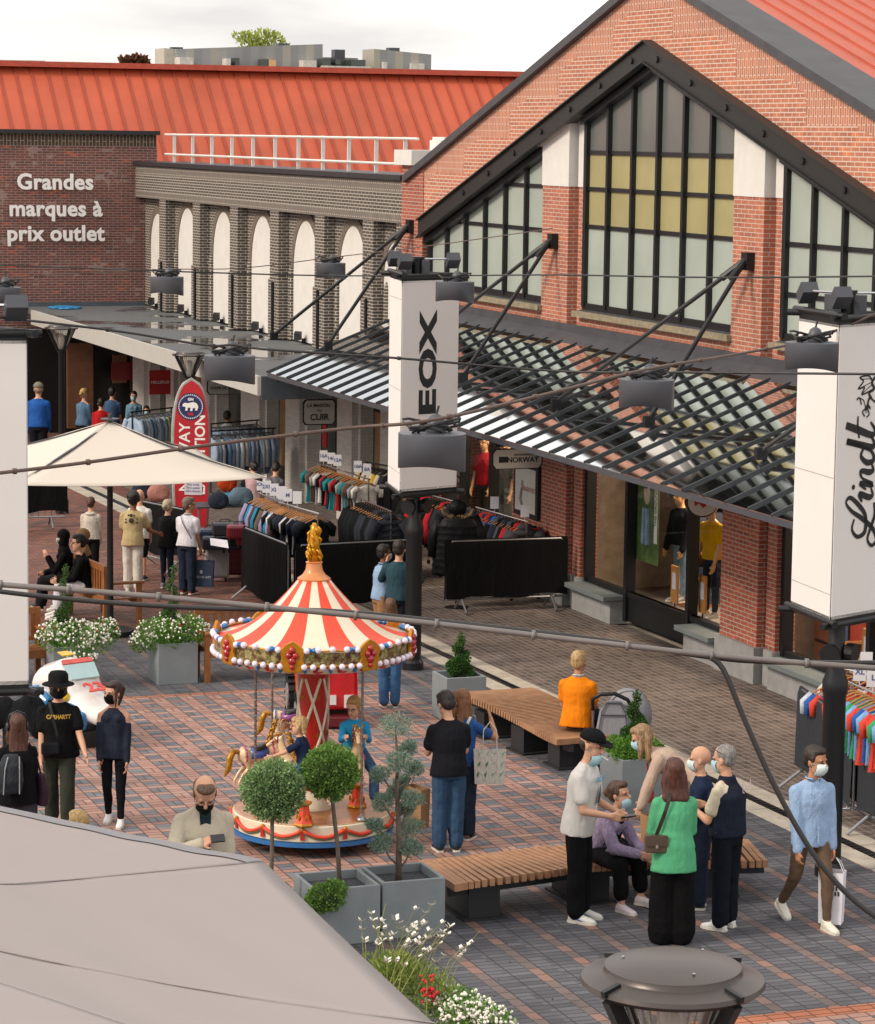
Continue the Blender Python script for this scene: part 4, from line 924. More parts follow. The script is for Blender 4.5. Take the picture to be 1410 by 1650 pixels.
# ---- planters
def planter(x0,y0,s,h,label,s2=None):
    s2=s2 or s; t=thing('planter',label,'planter',(x0+s/2,y0+s2/2,0)); b=MB(); w_=.035; x1,y1=x0+s,y0+s2
    b.box(x0,x1,y0,y0+w_,0,h); b.box(x0,x1,y1-w_,y1,0,h); b.box(x0,x0+w_,y0+w_,y1-w_,0,h-.0005); b.box(x1-w_,x1,y0+w_,y1-w_,0,h-.0005); b.build('pot',m_plant,t,bevel=.006)
    MB().box(x0+w_,x1-w_,y0+w_,y1-w_,.02,h-.08).build('soil',m_soil,t); return t
planter(8.44,24.28,.62,.54,'grey square planter of the cloud pruned tree, right one of the front pair'); planter(7.76,24.22,.64,.54,'grey square planter of the ball topped tree, left one of the front pair')
planter(6.9,24.35,.64,.5,'grey planter hidden under the large foreground parasol')
planter(9.55,36.75,.55,.56,'grey planter brimming with white flowers left of the carousel roof')
planter(8.15,36.9,.55,.56,'dark planter of white and red flowers behind the race car')
_q=G(733,1165); planter(_q.x-.1,_q.y+.05,.54,.57,'grey planter of a small spiral conifer at the far end of the rear bench'); _p=G(1003,1226,.6); planter(_p.x,_p.y,.62,.6,'grey planter of a spiral shrub behind the boy in the black cap')
# ---- foliage
def leafm(name,c1,c2,c3):
    if name in _M: return _M[name]
    t=NT(name); ge=t.a('ShaderNodeNewGeometry'); oi=t.a('ShaderNodeTexCoord')
    f=t.noise(oi.outputs['Object'],9,3); rp=ge.outputs['Random Per Island']
    col=t.ramp(t.math('ADD',t.math('MULTIPLY',rp,.6),t.math('MULTIPLY',f,.4)),[(.2,S(c1)),(.55,S(c2)),(.85,S(c3))]); t.l(col,t.b.inputs['Base Color']); t.b.inputs['Roughness'].default_value=.6; t.b.inputs['Specular IOR Level'].default_value=.3
    tl=t.a('ShaderNodeBsdfTranslucent'); t.l(col,tl.inputs[0]); mxs=t.a('ShaderNodeMixShader'); mxs.inputs[0].default_value=.25; t.l(t.b.outputs[0],mxs.inputs[1]); t.l(tl.outputs[0],mxs.inputs[2]); t.l(mxs.outputs[0],t.o.inputs[0])
    _M[name]=t.m; return t.m
def leaves(centres,radii,n,size,rs,shell=.75,elong=1.6,up=.3):
    """small leaf quads spread through blobs; centres Nx3, radii list"""
    rg=np.random.RandomState(rs); vs_=[]; vol=np.array([r[0]*r[1]*r[2] if hasattr(r,'__len__') else r**3 for r in radii])**(2/3); cnt=(n*vol/vol.sum()).astype(int)
    for c,r,k in zip(centres,radii,cnt):
        r=np.array(r if hasattr(r,'__len__') else (r,r,r)); d=rg.normal(size=(k,3)); d/=np.linalg.norm(d,axis=1)[:,None]
        f=np.where(rg.rand(k)<shell,rg.uniform(.82,1.07,k),rg.uniform(.3,.9,k)); lump=1+.10*np.sin(d[:,0]*7+rs)*np.cos(d[:,1]*6+d[:,2]*8)
        p=np.array(c)+d*r*f[:,None]*lump[:,None]
        ax=d+rg.normal(size=(k,3))*.55+np.array([0,0,up]); ax/=np.linalg.norm(ax,axis=1)[:,None]; s=rg.normal(size=(k,3)); s=np.cross(ax,s); s/=np.linalg.norm(s,axis=1)[:,None]
        L=size*rg.uniform(.6,1.3,k)[:,None]; Wd=L/elong*.5
        vs_.append(np.stack([p-s*Wd*.3,p+ax*L*.5-s*Wd,p+ax*L,p+ax*L*.5+s*Wd],1))
    v=np.concatenate(vs_).reshape(-1,3); f=np.arange(len(v)).reshape(-1,4); return v,f
def leafobj(name,vf,m,parent):
    v,f=vf; me=bpy.data.meshes.new(name); me.from_pydata(v.tolist(),[],f.tolist()); me.materials.append(m); o=bpy.data.objects.new(name,me); COL.objects.link(o); o.parent=parent
    if parent is not None and parent.get('wl'): o.matrix_parent_inverse=Matrix.Translation(-Vector(parent.location))
    return o
lf_box=leafm('boxwood leaves','#476a2c','#709745','#9abb66'); lf_sage=leafm('silvery green leaves','#587a48','#86a86c','#b5cb9b'); lf_cyp=leafm('blue cypress sprays','#5a7567','#86a08e','#b3c4b2'); lf_dk=leafm('dark conifer leaves','#24431f','#38602a','#5d8238'); lf_grn=leafm('fresh bedding leaves','#3f6b25','#5f9136','#8fb552')
m_bark=mat('grey brown bark','#6e6358',.9,var=.3,scale=20,bump=.6,bscale=50)
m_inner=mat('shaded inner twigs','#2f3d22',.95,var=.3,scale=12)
def at_(x,y,Y): return onY(x,y,Y)
# ball topped standards
def standard(bx,by,cx,cy,r,Y,lf,label,rs,zb=.45):
    c=onY(cx,cy,Y); b=onY(bx,by,Y); b=Vector((b.x,Y,zb)); t=thing('ball_tree',label,'tree',tuple(b)); R_=r/FPX*(Y/cd[1]*1.0)
    MB().tube([b,b.lerp(c,.35)+Vector((.01,0,0)),b.lerp(c,.7),c],[.024,.021,.019,.014],8).build('trunk',m_bark,t,smooth=True)
    R_=r*math.dist(c,cC)/FPX
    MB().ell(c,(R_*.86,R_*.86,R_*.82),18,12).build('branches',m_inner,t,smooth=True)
    leafobj('crown',leaves([c],[(R_,R_,R_*.95)],9000,.028,rs),lf,t)
standard(435,1420,440,1273,49,24.6,lf_sage,'silvery green ball tree, left of the pair before the carousel',3)
standard(548,1425,532,1243,43,24.55,lf_box,'darker green ball tree leaning left in the front planter',4)
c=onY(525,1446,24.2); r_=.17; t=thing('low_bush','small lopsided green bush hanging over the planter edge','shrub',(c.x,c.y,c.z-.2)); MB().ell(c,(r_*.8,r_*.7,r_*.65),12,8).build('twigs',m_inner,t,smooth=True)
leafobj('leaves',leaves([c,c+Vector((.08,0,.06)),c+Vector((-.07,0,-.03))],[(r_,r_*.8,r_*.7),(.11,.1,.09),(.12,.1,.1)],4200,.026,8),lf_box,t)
# cloud pruned cypress
Yc=24.6; b=onY(642,1412,Yc); b=Vector((b.x,Yc,.45)); t=thing('cloud_tree','blue green cloud pruned cypress with many separate pads','tree',tuple(b)); pads=[(637,1170,28),(658,1205,15),(642,1228,20),(668,1238,16),(612,1248,17),(600,1300,0),(638,1275,15),(664,1287,19),(655,1303,15),(617,1293,18),(604,1330,14),(660,1333,22),(614,1358,18),(664,1366,18),(648,1258,12)]
tk=MB(); ptsT=[b,onY(643,1350,Yc),onY(640,1280,Yc),onY(640,1230,Yc),onY(638,1180,Yc)]; tk.tube(ptsT,[.034,.028,.022,.016,.01],8)
cen=[];rad=[]
for i,(x,y,r) in enumerate(pads):
    if not r: continue
    Yp=Yc+(.14*math.sin(i*2.4)); p=onY(x,y,Yp); rr_=r*math.dist(p,cC)/FPX; cen.append(p); rad.append((rr_,rr_,rr_*.85))
    zb_=min(max(p.z-.28,.55),1.7); f=(zb_-b.z)/(ptsT[-1].z-b.z); j=min(int(f*4),3); s_=ptsT[j].lerp(ptsT[j+1],f*4-j); tk.tube([s_,s_.lerp(p,.5)+Vector((0,0,-.03)),p],[.012,.009,.006],6)
tk.build('trunk',m_bark,t,smooth=True)
for i,(c,r) in enumerate(zip(cen,rad)): leafobj('foliage_pad',leaves([c]+[c+Vector((r[0]*.6*math.cos(k*2.1+i),r[0]*.5*math.sin(k*2.1+i),r[0]*.3*math.sin(k*3+i))) for k in range(3)],[tuple(x*.85 for x in r)]+[tuple(x*.5 for x in r)]*3,1500,.026,20+i,shell=.6,elong=3.2,up=.5),lf_cyp,t)
# spirals
def spiral(cx,cy,z0,h,r,label,rs,lf=lf_dk,n=6000,sz=.028):
    t=thing('spiral_shrub',label,'shrub',(cx,cy,z0)); cen=[];rad=[]
    for k in range(22):
        f=k/21; a=f*13; rr_=r*(1-f*.8); cen.append((cx+rr_*.45*math.cos(a),cy+rr_*.45*math.sin(a),z0+h*f)); rad.append(max(rr_*.62,.035))
    MB().tube([(cx,cy,z0-.05),(cx,cy,z0+h)],[.03,.01],8).build('trunk',m_bark,t); leafobj('crown',leaves(cen,rad,n,sz,rs,shell=.7),lf,t)
spiral(_q.x+.17,_q.y+.3,.55,.50,.19,'spiral conifer in the planter at the far end of the rear bench',31); 
spiral(_p.x+.3,_p.y+.35,.66,.60,.18,'tall spiral shrub in the planter behind the bench',32)
c=Vector((_p.x+.28,_p.y+.3,.66)); t=thing('ground_shrub','low bushy green shrub round the foot of the spiral','shrub',tuple(c)); leafobj('leaves',leaves([c+Vector((-.12,-.12,0)),c+Vector((.1,-.12,0)),c+Vector((-.1,.12,0))],[(.2,.18,.16),(.18,.18,.13),(.18,.18,.12)],5000,.03,33),lf_grn,t)
# flower masses
m_wf=mat('white petals','#e9e6df',.7,var=.05); m_rf=mat('red petals','#c4222a',.6,var=.1)
def flowers(name,c,blobs,label,n,sz,rs,red=0,lf=lf_grn,nl=3500,wf=m_wf):
    rg=np.random.RandomState(rs); t=thing(name,label,'flowers',tuple(c)); leafobj('foliage',leaves([Vector(c)+Vector(b[:3]) for b in blobs],[b[3] for b in blobs],nl,.03,rs,shell=.6),lf,t)
    q=MB(); q2=MB()
    for k in range(n):
        b=blobs[rg.randint(len(blobs))]; d=Vector(rg.normal(size=3)); d.z=abs(d.z)*.8-.15; d.normalize(); r=b[3] if not hasattr(b[3],'__len__') else b[3][0]
        p=Vector(c)+Vector(b[:3])+d*r*rg.uniform(.9,1.2); (q2 if k<red else q).ell(p,sz*rg.uniform(.7,1.3),5,4)
    q.build('white_blossom',wf,t,fix=False)
    if red: q2.build('red_blossom',m_rf,t,fix=False)
flowers('flower_display',(9.82,37.02,.57),[(-.32,-.1,.12,.2),(-.1,-.15,.1,.2),(.2,-.1,.13,.22),(.35,0,.1,.16),(.0,.15,.15,.2),(-.45,0,-.02,.14)],'mass of white flowers with trailing green leaves in the planter left of the carousel',330,.014,41,red=8,nl=6000)
spiral(9.82,37.05,.75,.8,.15,'small dark conifer rising from the white flowers left of the carousel',42,n=2600)
flowers('flower_display',(8.42,37.1,.57),[(-.25,-.1,.12,.2),(.05,-.2,.1,.24),(.3,-.1,.05,.22),(.5,.1,.1,.2),(.1,-.3,-.15,.18),(-.1,.1,.15,.2)],'white and red flowers spilling from the planter behind the race car',520,.015,43,red=14,nl=4500)
spiral(8.35,37.1,.75,.85,.16,'dark conifer rising from the flowers behind the race car',44,n=3000)
# wild flowers bottom centre
c=Vector((7.75,21.9,.35)); c=G(640,1580,.45)
t=thing('gaura_plant','loose green plant with white star flowers beside the foreground parasol','flowers',tuple(c)); rg=np.random.RandomState(5)
leafobj('foliage',leaves([c+Vector(b_) for b_ in ((0,0,0),(.12,-.25,0),(-.1,.2,0),(.22,-.45,-.05),(-.05,-.1,.1),(.05,.1,.05))],[.22,.2,.18,.18,.16,.15],5200,.05,51,shell=.4,elong=4,up=.8),leafm('yellow green blades','#59752e','#83994a','#a9b56a'),t)
st=MB(); fl_=MB()
for k in range(42):
    b0=c+Vector((rg.uniform(-.25,.35),rg.uniform(-.55,.4),0)); a=rg.uniform(0,6.28); L=rg.uniform(.25,.55); e=b0+Vector((math.cos(a)*L*.55+.10,math.sin(a)*L*.4,L)); mdl=b0.lerp(e,.5)+Vector((0,0,.08)); st.tube([b0,mdl,e],[.004,.003,.002],4)
    for j in range(rg.randint(1,4)):
        p=mdl.lerp(e,rg.uniform(.2,1)); 
        for w_ in range(4):
            an=w_*1.3+k; dv=Vector((math.cos(an),math.sin(an)*.6,.5)).normalized(); sd=dv.cross(Vector((.3,.2,1))).normalized(); fl_.add([p,p+dv*.03+sd*.018,p+dv*.052,p+dv*.03-sd*.018],[(0,1,2,3)])
st.build('stem',mat('olive stems','#8a8d4c',.7),t); fl_.build('blossom',m_wf,t,fix=False)
flowers('alyssum_cushion',tuple(G(735,1625,.35)),[(-.05,.2,0,.13),(.05,.0,0,.16),(.12,-.2,-.02,.15),(.2,-.4,-.05,.15),(-.05,-.2,0,.14)],'cushion of small white flowers at the bottom edge of the picture',520,.0125,61,nl=2600)
c=G(688,1600,.5); q=MB()
for k in range(26): q.ell(c+Vector((rg.uniform(-.05,.07),rg.uniform(-.06,.06),rg.uniform(-.08,.14))),rg.uniform(.012,.02),6,4)
t=thing('red_salvia','small bright red flower spike between the white flowers','flowers',tuple(c-Vector((0,0,.1)))); q.build('blossom',m_rf,t,smooth=True); MB().tube([c-Vector((0,0,.25)),c+Vector((0,0,.1))],.006,5).build('stem',mat('olive stems','#8a8d4c',.7),t)
# distant tree tops over the roofs
for (x,y,r,Yt,lf,lb_,n) in ((216,100,28,120,leafm('rust brown leaves','#4e3327','#6f4a38','#8a6350'),'rusty brown tree top peeping over the red ridge',900),(418,66,52,180,leafm('yellow green far leaves','#7f8f3a','#a9b455','#c6cd80'),'thin yellow green tree top above the grey apartment block',900)):
    c=onY(x,y+8,Yt); rr_=r*math.dist(c,cC)/FPX; t=thing('tree',lb_,'tree',(c.x,c.y,0)); MB().tube([(c.x,c.y,0),(c.x,c.y,c.z)],[.3,.12],8).build('trunk',m_bark,t)
    cs_=[c+Vector((rr_*.6*math.cos(k*1.1)*rnd.uniform(.3,1),0,rr_*.28*math.sin(k*1.7))) for k in range(9)]; leafobj('crown',leaves(cs_,[(rr_*.4,rr_*.4,rr_*.2)]*9,n,.3,70,shell=.3,up=.8),lf,t)

q=MB(); rg=np.random.RandomState(12)
for k in range(150):
    p=G(rg.uniform(698,735),rg.uniform(1450,1482)) if k<70 else G(rg.uniform(560,1400),rg.uniform(1180,1640)); a=rg.uniform(0,3.14); r=rg.uniform(.006,.018) if k<70 else rg.uniform(.004,.009); q.obox((p.x,p.y,.006),(r*math.cos(a),r*math.sin(a),0),(-r*.6*math.sin(a),r*.6*math.cos(a),.002),(0,0,.004))
o=q.build('slate_chips',[mat('spilled slate chip','#55565c',.8,var=.4,scale=30)]); o['kind']='stuff'
# ================================================================ people
SKIN={'l':mat('fair skin','#c99a80',.55,var=.06,spec=.35),'m':mat('tanned skin','#b07e60',.55,var=.06,spec=.35),'d':mat('brown skin','#80553c',.5,var=.06,spec=.35),'plastic':mat('mannequin plastic','#c79a70',.35,var=.02)}
m_eye=mat('dark eyes','#1d1614',.3); m_lip=mat('lips','#a5604f',.5); m_brow=mat('brow hair','#3f2c20',.8)
m_mask=cloth('surgical mask blue','#9fc4cf',scale=30,var=.03,fold=.1); m_maskb=cloth('black mask','#17171a',scale=30)
m_maskw=cloth('pale mask','#c9dadc',scale=30,var=.03,fold=.1)
def hairm(c):
    k='hair '+c
    if k in _M: return _M[k]
    t=NT(k); tcn=t.a('ShaderNodeTexCoord'); mpn=t.a('ShaderNodeMapping'); mpn.inputs['Scale'].default_value=(1,1,.12); t.l(tcn.outputs['Object'],mpn.inputs[0])
    f=t.noise(mpn.outputs[0],70,3); cc=S(c); t.l(t.ramp(f,[(.3,tuple(x*.45 for x in cc)),(.7,tuple(min(1,x*1.5) for x in cc))]),t.b.inputs['Base Color']); t.b.inputs['Roughness'].default_value=.5; t.bump(f,.9,.012); _M[k]=t.m; return t.m
_tex=bpy.data.textures.new('folds','CLOUDS'); _tex.noise_scale=.16; _tex.noise_depth=2
def mods(o,vox,sm=2,disp=0,fac=.6):
    r=o.modifiers.new('skin','REMESH'); r.mode='VOXEL'; r.voxel_size=vox; r.use_smooth_shade=True
    if sm: s=o.modifiers.new('smooth','SMOOTH'); s.factor=fac; s.iterations=sm
    if disp: d=o.modifiers.new('folds','DISPLACE'); d.texture=_tex; d.strength=disp; d.mid_level=.5; d.texture_coords='GLOBAL'
def vec(az,el):  # local direction: az 0 = forward, + to the person's right; el up
    a,e=R(az),R(el); return Vector((math.sin(a)*math.cos(e),math.cos(a)*math.cos(e),math.sin(e)))
def person(label,pos,H,face,top=None,sleeve='short',bottom='#222428',blen='long',shoe='#d8d6d0',hair='#3a2a20',hs='short',skin='l',lean=4,hyaw=0,hpit=0,
    aL=((-12,-80),(0,-70)),aR=((12,-80),(0,-70)),lL=((-4,-86),(-4,-90)),lR=((4,-88),(4,-90)),mask=None,maskpos=0,sex='m',sit=None,near=1,topm=None,botm=None,hem=0.,loose=1.,open_=None,
    extra=None,name='person',cat='person',heavy=1.,side=0,twist=0,collar=None,headc=None,fold=.018,group=None,sockm=None,handL=.5,handR=.5,noleg=False,cold=False):
    s=H/1.75; fem=sex=='f'
    t=thing(name,label,cat,(0,0,0),local=True,group=group); vox=.0095 if near else .016
    X=Vector((1,0,0))
    L_=R(lean); up=Vector((math.sin(R(side)),math.sin(L_),math.cos(L_))).normalized(); 
    # legs
    hipw=.088; th,sh=.42,.40
    hipz=0; hips={-1:Vector((-hipw,0,0)),1:Vector((hipw,0,0))}; legs={}
    for sg,(u,l) in ((-1,lL),(1,lR)):
        h=hips[sg]; k=h+vec(*u)*th; a=k+vec(*l)*sh; legs[sg]=(h,k,a)
    low=min(l[2].z for l in legs.values())-.085
    pz=-low if sit is None else sit/s+.10
    off=Vector((0,0,pz)); pel=off.copy()
    legs={k:tuple(v+off for v in vv) for k,vv in legs.items()}
    ct=math.cos(R(twist)); st_=math.sin(R(twist)); SX=Vector((ct,-st_,0)); SX=(SX-up*SX.dot(up)).normalized(); FY=up.cross(SX)
    waist=pel+up*.16; chest=pel+up*.36; shz=pel+up*.475; neck=pel+up*.525; 
    if hs and lean>30: pass
    shw=.150 if fem else .172
    hup=(up*.5+Vector((0,0,.5))).normalized(); fwd=Vector((math.sin(R(hyaw)),math.cos(R(hyaw)),0)); 
    hx=fwd.cross(Vector((0,0,1))).normalized(); hf=(Matrix.Rotation(R(hpit),3,hx)@fwd); hu=hx.cross(hf)
    hc=neck+hup*.028+hu*(.126 if H>1.4 else .15)+hf*.02
    HR=Matrix((hx,hf,hu)).transposed()*(1.16 if H>1.4 else 1.42)
    def hp(x,y,z): return hc+HR@Vector((x,y,z))
    arms={}
    for sg,(u,f) in ((-1,aL),(1,aR)):
        a=shz+SX*shw*sg-up*.07; e=a+vec(*u)*.285; w=e+vec(*f)*.25; arms[sg]=(a,e,w,vec(*f))
    t['_j']=0; del t['_j']
    # ---- body: one continuous surface
    b=MB(); hv=heavy
    b.loft([(pel-up*.07,.125,.10),(pel+up*.02,.155,.115),(waist,.125*hv,.095*hv),(chest-up*.05,.145*hv,.105*hv),(shz-up*.07,.155,.10),(shz-up*.01,.11,.07),(neck,.052,.052)],14,SX,FY)
    b.limb(shz+up*.0,hc-hu*.06,.056,.052)
    # head
    b.ell(hp(0,-.012,.035),(.073,.092,.088),16,12,HR); b.ell(hp(0,.015,-.045),(.058,.068,.07),12,9,HR); b.ell(hp(0,.05,-.088),(.028,.028,.026),8,6,HR)
    b.tube([hp(0,.083,.015),hp(0,.108,-.022)],[.009,.015],8); b.ell(hp(0,.098,-.026),(.017,.015,.011),8,6,HR)
    for sg in (-1,1): b.ell(hp(sg*.074,-.005,-.008),(.010,.018,.028),8,6,HR); b.ell(hp(sg*.03,.072,.022),(.022,.014,.008),8,5,HR)
    for sg in (-1,1):
        a,e,w,fd=arms[sg]; b.limb(neck-up*.04+SX*sg*.05,a,.04,.044); b.limb(a,e,.047,.037,mid=.043); b.limb(e,w,.038,.026,mid=.036)
        # hand: palm, four unequal fingers, thumb leaving the side of the palm
        curl=(handL if sg<0 else handR); side_=fd.cross(Vector((0,0,1)));
        if side_.length<.3: side_=SX.copy()
        side_=side_.normalized(); 
        inner=(-SX*sg); pn=(inner-fd*inner.dot(fd)).normalized()        # palm faces the body
        lat=fd.cross(pn).normalized(); 
        if lat.dot(FY)<0: lat=-lat
        pc=w+fd*.045; b.obox(pc,fd*.046,lat*.037,pn*.013); b.ell(w+fd*.01,.026,8,6)
        for fi,(o_,Lf) in enumerate(((.029,.068),(.010,.078),(-.009,.073),(-.027,.058))):
            r0=w+fd*.085+lat*o_; d1=(fd+pn*curl*.7).normalized(); d2=(fd+pn*curl*1.9).normalized(); d3=(fd*.6+pn*curl*2.6).normalized()
            p1=r0+d1*Lf*.45; p2=p1+d2*Lf*.32; p3=p2+d3*Lf*.23; b.tube([r0-fd*.02,r0,p1,p2,p3],[.009,.009,.0085,.0078,.006],6)
        r0=w+fd*.03+lat*.036; d1=(lat*.75+fd*.7+pn*.3).normalized(); b.tube([r0-lat*.01,r0,r0+d1*.032,r0+d1*.032+(fd+pn*.5).normalized()*.03],[.012,.012,.0095,.007],6)
    for sg in (-1,1):
        h,k,a=legs[sg]; b.limb(h,k,.082,.052,mid=.072); b.limb(k,a,.052,.034,mid=.05)
        fdv=Vector((vec((lL if sg<0 else lR)[0][0],0).x*.6,.9,0)).normalized(); 
        if a.z>.14+pz*0 and sit is None: fdv=(fdv+Vector((0,0,-.45))).normalized()
        b.ell(a,(.036,.04,.04),8,6); shoe or b.tube([a-fdv*.03+Vector((0,0,-.045)),a+fdv*.06+Vector((0,0,-.05)),a+fdv*.15+Vector((0,0,-.062))],[.036,.038,.026],8)
    o=b.build('body',SKIN[skin],t,fix=False); mods(o,vox,2,0,.5)
    # ---- face
    e_=MB(); 
    for sg in (-1,1): e_.ell(hp(sg*.030,.0815,.006),(.0105,.007,.0055),8,6,HR)
    e_.build('eyes',m_eye,t,fix=False); br=MB()
    for sg in (-1,1): br.tube([hp(sg*.046,.080,.022),hp(sg*.03,.089,.027),hp(sg*.015,.089,.023)],.0035,5)
    br.build('eyebrows',hairm(hair),t,fix=False)
    if not mask or maskpos: MB().ell(hp(0,.0835,-.058),(.019,.009,.006),10,6,HR).build('mouth',m_lip,t,fix=False)
    if mask:
        mm={'b':m_mask,'k':m_maskb,'w':m_maskw}[mask]; q=MB(); dz=-.05*maskpos; dy=-.012*maskpos
        n1=7; rows=[(.002,.1,.040),(-.018,.118,.058),(-.045,.116,.062),(-.075,.104,.058),(-.10,.078,.046)]
        for (z,y,x) in rows:
            for k in range(n1): a=-1+2*k/(n1-1); q.v.append(tuple(hp(a*x,(y-.062*abs(a)**2.2)+dy,z+dz-.006*a*a)))
        for i in range(len(rows)-1):
            for k in range(n1-1): q.f.append((i*n1+k,i*n1+k+1,(i+1)*n1+k+1,(i+1)*n1+k)); q.mi.append(0)
        q2=q
        o=q.build('face_mask',mm,t,smooth=True); o.modifiers.new('thickness','SOLIDIFY').thickness=.003; o.modifiers.new('round','SUBSURF').levels=1
        st=MB()
        for sg in (-1,1): 
            for zz,yy in ((-.002+dz,.052),(-.085+dz,.045)): st.tube([hp(sg*.052,yy+dy,zz),hp(sg*.072,.01,-.01)],.0016,4)
        st.build('ear_loop',m_maskw if mask!='k' else m_maskb,o)
    # ---- hair
    hm=hairm(hair); h=MB()
    if hs in('short','thin','long','bob','bun','pony','curly','kid','kidlong','wavy'):
        h.ell(hp(0,-.022,.048),(.080,.093,.086),14,10,HR); h.ell(hp(0,-.05,.005),(.074,.06,.072),12,9,HR); h.ell(hp(0,.03,.088),(.062,.055,.036),10,7,HR)
        for sg in (-1,1): h.ell(hp(sg*.066,-.002,.03),(.014,.04,.035),8,6,HR)
    if hs=='buzz': h.ell(hp(0,-.020,.042),(.076,.090,.086),14,10,HR); h.ell(hp(0,-.045,.0),(.070,.052,.06),12,9,HR)
    if hs=='ring': h.ell(hp(0,.03,.088),(.066,.052,.030),12,8,HR); h.ell(hp(0,-.06,.03),(.076,.045,.06),12,8,HR)
    if hs=='ring': h.ell(hp(0,-.045,.0),(.077,.058,.052),12,9,HR); [h.ell(hp(sg*.066,-.01,.01),(.014,.045,.03),8,6,HR) for sg in (-1,1)]
    if hs=='thin': pass
    if hs=='curly': h.ell(hp(0,-.02,.06),(.10,.11,.10),12,8,HR); [h.ell(hp(.08*math.cos(k*1.3),-.03+.08*math.sin(k*1.3),.06+.05*math.sin(k*2.2)),.035,6,5) for k in range(9)]
    if hs in('long','wavy','kidlong','bob'):
        LL={'long':.30,'wavy':.27,'kidlong':.12,'bob':.24}[hs]; dn=Vector((0,0,-1)); ww={'wavy':1.3,'bob':1.3}.get(hs,1.05)
        b0=hp(0,-.055,.02); h.loft([(b0+hu*.05,.078,.05),(b0-hu*.03,.084*ww,.055),(b0-hu*.05+dn*LL*.4,.095*ww,.05),(b0-hu*.05+dn*LL*.8-FY*.02,.10*ww,.045),(b0-hu*.05+dn*LL-FY*.02,.075*ww,.03)],14,hx,hf)
        for sg in (-1,1):
            b0=hp(sg*.072,.0,.02); h.tube([b0,b0+dn*LL*.45+hx*sg*.012,b0+dn*LL*.9+hx*sg*.004],[.024,.032,.018],8)
        if hs=='kidlong': h.ell(hp(0,.05,.075),(.068,.045,.04),10,7,HR)
    if hs=='bun': h.ell(hp(0,-.115,.02),(.042,.038,.042),10,8,HR)
    if hs=='pony': h.tube([hp(0,-.10,.06),hp(0,-.155,.03),hp(.03,-.15,-.08),hp(.04,-.12,-.17)],[.025,.034,.028,.012],8); h.tube([hp(-.072,.03,.03),hp(-.075,.03,-.06),hp(-.07,.05,-.20)],[.012,.014,.006],6)
    if h.v: o=h.build('hair',hm,t,fix=False); mods(o,vox*1.1,1,.012 if hs in('curly','wavy','bun','short','kid') else .006)
    if hs=='cap':
        h=MB().ell(hp(0,-.045,.0),(.074,.055,.06),12,9,HR); h.ell(hp(0,-.01,.03),(.076,.075,.04),12,8,HR); o=h.build('hair',hm,t,fix=False); mods(o,vox,1)
        cm_=cloth('cap '+(headc or '#1b1d20'),headc or '#1b1d20'); c=MB(); n=18
        for i in range(7):
            th_=PI/2*i/6; 
            for k in range(n): a=2*PI*k/n; c.v.append(tuple(hp(.088*math.cos(a)*math.cos(th_),-.008+.106*math.sin(a)*math.cos(th_),.045+.085*math.sin(th_))))
        for i in range(6):
            for k in range(n): c.f.append((i*n+k,i*n+(k+1)%n,(i+1)*n+(k+1)%n,(i+1)*n+k)); c.mi.append(0)
        co_=c.build('cap',cm_,t,smooth=True); co_.modifiers.new('thickness','SOLIDIFY').thickness=.005
        v=MB(); v.prism([hp(x,.085+.075*math.sqrt(max(0,1-(x/.078)**2)),.043-.018*(1-(x/.078)**2)) for x in [-.078+.156*k/10 for k in range(11)]]+[hp(.07,.06,.045),hp(-.07,.06,.045)],hu*.006); v.build('visor',cm_,co_,smooth=30)
    if hs=='hat':
        h=MB().ell(hp(0,-.03,.0),(.092,.07,.09),12,9,HR); h.ell(hp(0,0,-.05),(.09,.05,.06),10,7,HR); o=h.build('hair',hm,t,fix=False); mods(o,vox,1,.015)
        cm_=cloth('felt hat black','#1c1d21'); c=MB(); n=24; prof=[(.155,.028),(.15,.034),(.1,.05),(.096,.06),(.094,.12),(.075,.148),(0,.158)]
        for (r,z) in prof:
            for k in range(n): a=2*PI*k/n; c.v.append(tuple(hp(r*math.cos(a),-.005+r*1.08*math.sin(a),z)))
        for i in range(len(prof)-1):
            for k in range(n): c.f.append((i*n+k,i*n+(k+1)%n,(i+1)*n+(k+1)%n,(i+1)*n+k)); c.mi.append(0)
        o=c.build('hat',cm_,t,smooth=True); o.modifiers.new('thickness','SOLIDIFY').thickness=.005
    if hs=='hijab':
        h=MB().ell(hp(0,-.02,.04),(.088,.102,.096),14,10,HR); h.ell(hp(0,-.02,-.05),(.085,.075,.09),12,9,HR); h.loft([(hp(0,-.02,-.1),.075,.08),(shz+up*.02,.15,.10),(shz-up*.1,.18,.13)],12,SX,FY); hm2=cloth('scarf '+hair,hair); o=h.build('headscarf',hm2,t,fix=False); mods(o,vox*1.1,2,.012)
    # ---- clothes
    if top:
        tm=topm or cloth('cloth '+top,top); c=MB(); g=.016*loose; k_=hv
        hemz=pel-up*(.05+hem) if True else pel
        secs=[(hemz,.165*k_+g+(.02 if loose>1.2 else 0),.125*k_+g),(pel+up*.03,.165*k_+g,.125*k_+g),(waist,(.135 if fem else .148)*k_+g,.108*k_+g),(chest-up*.04,(.145 if fem else .162)*k_+g,.118*k_+g),(shz-up*.075,shw*.98+g*.6,.112+g*.5),(shz-up*.02,shw*.80,.09),(shz+up*.015,shw*.52,.074),(neck-up*.012,.064,.062)]
        c.loft(secs,16,SX,FY)
        if fem: [c.ell(chest+FY*.085+SX*sg*.06+up*.03,.058,8,6) for sg in (-1,1)]
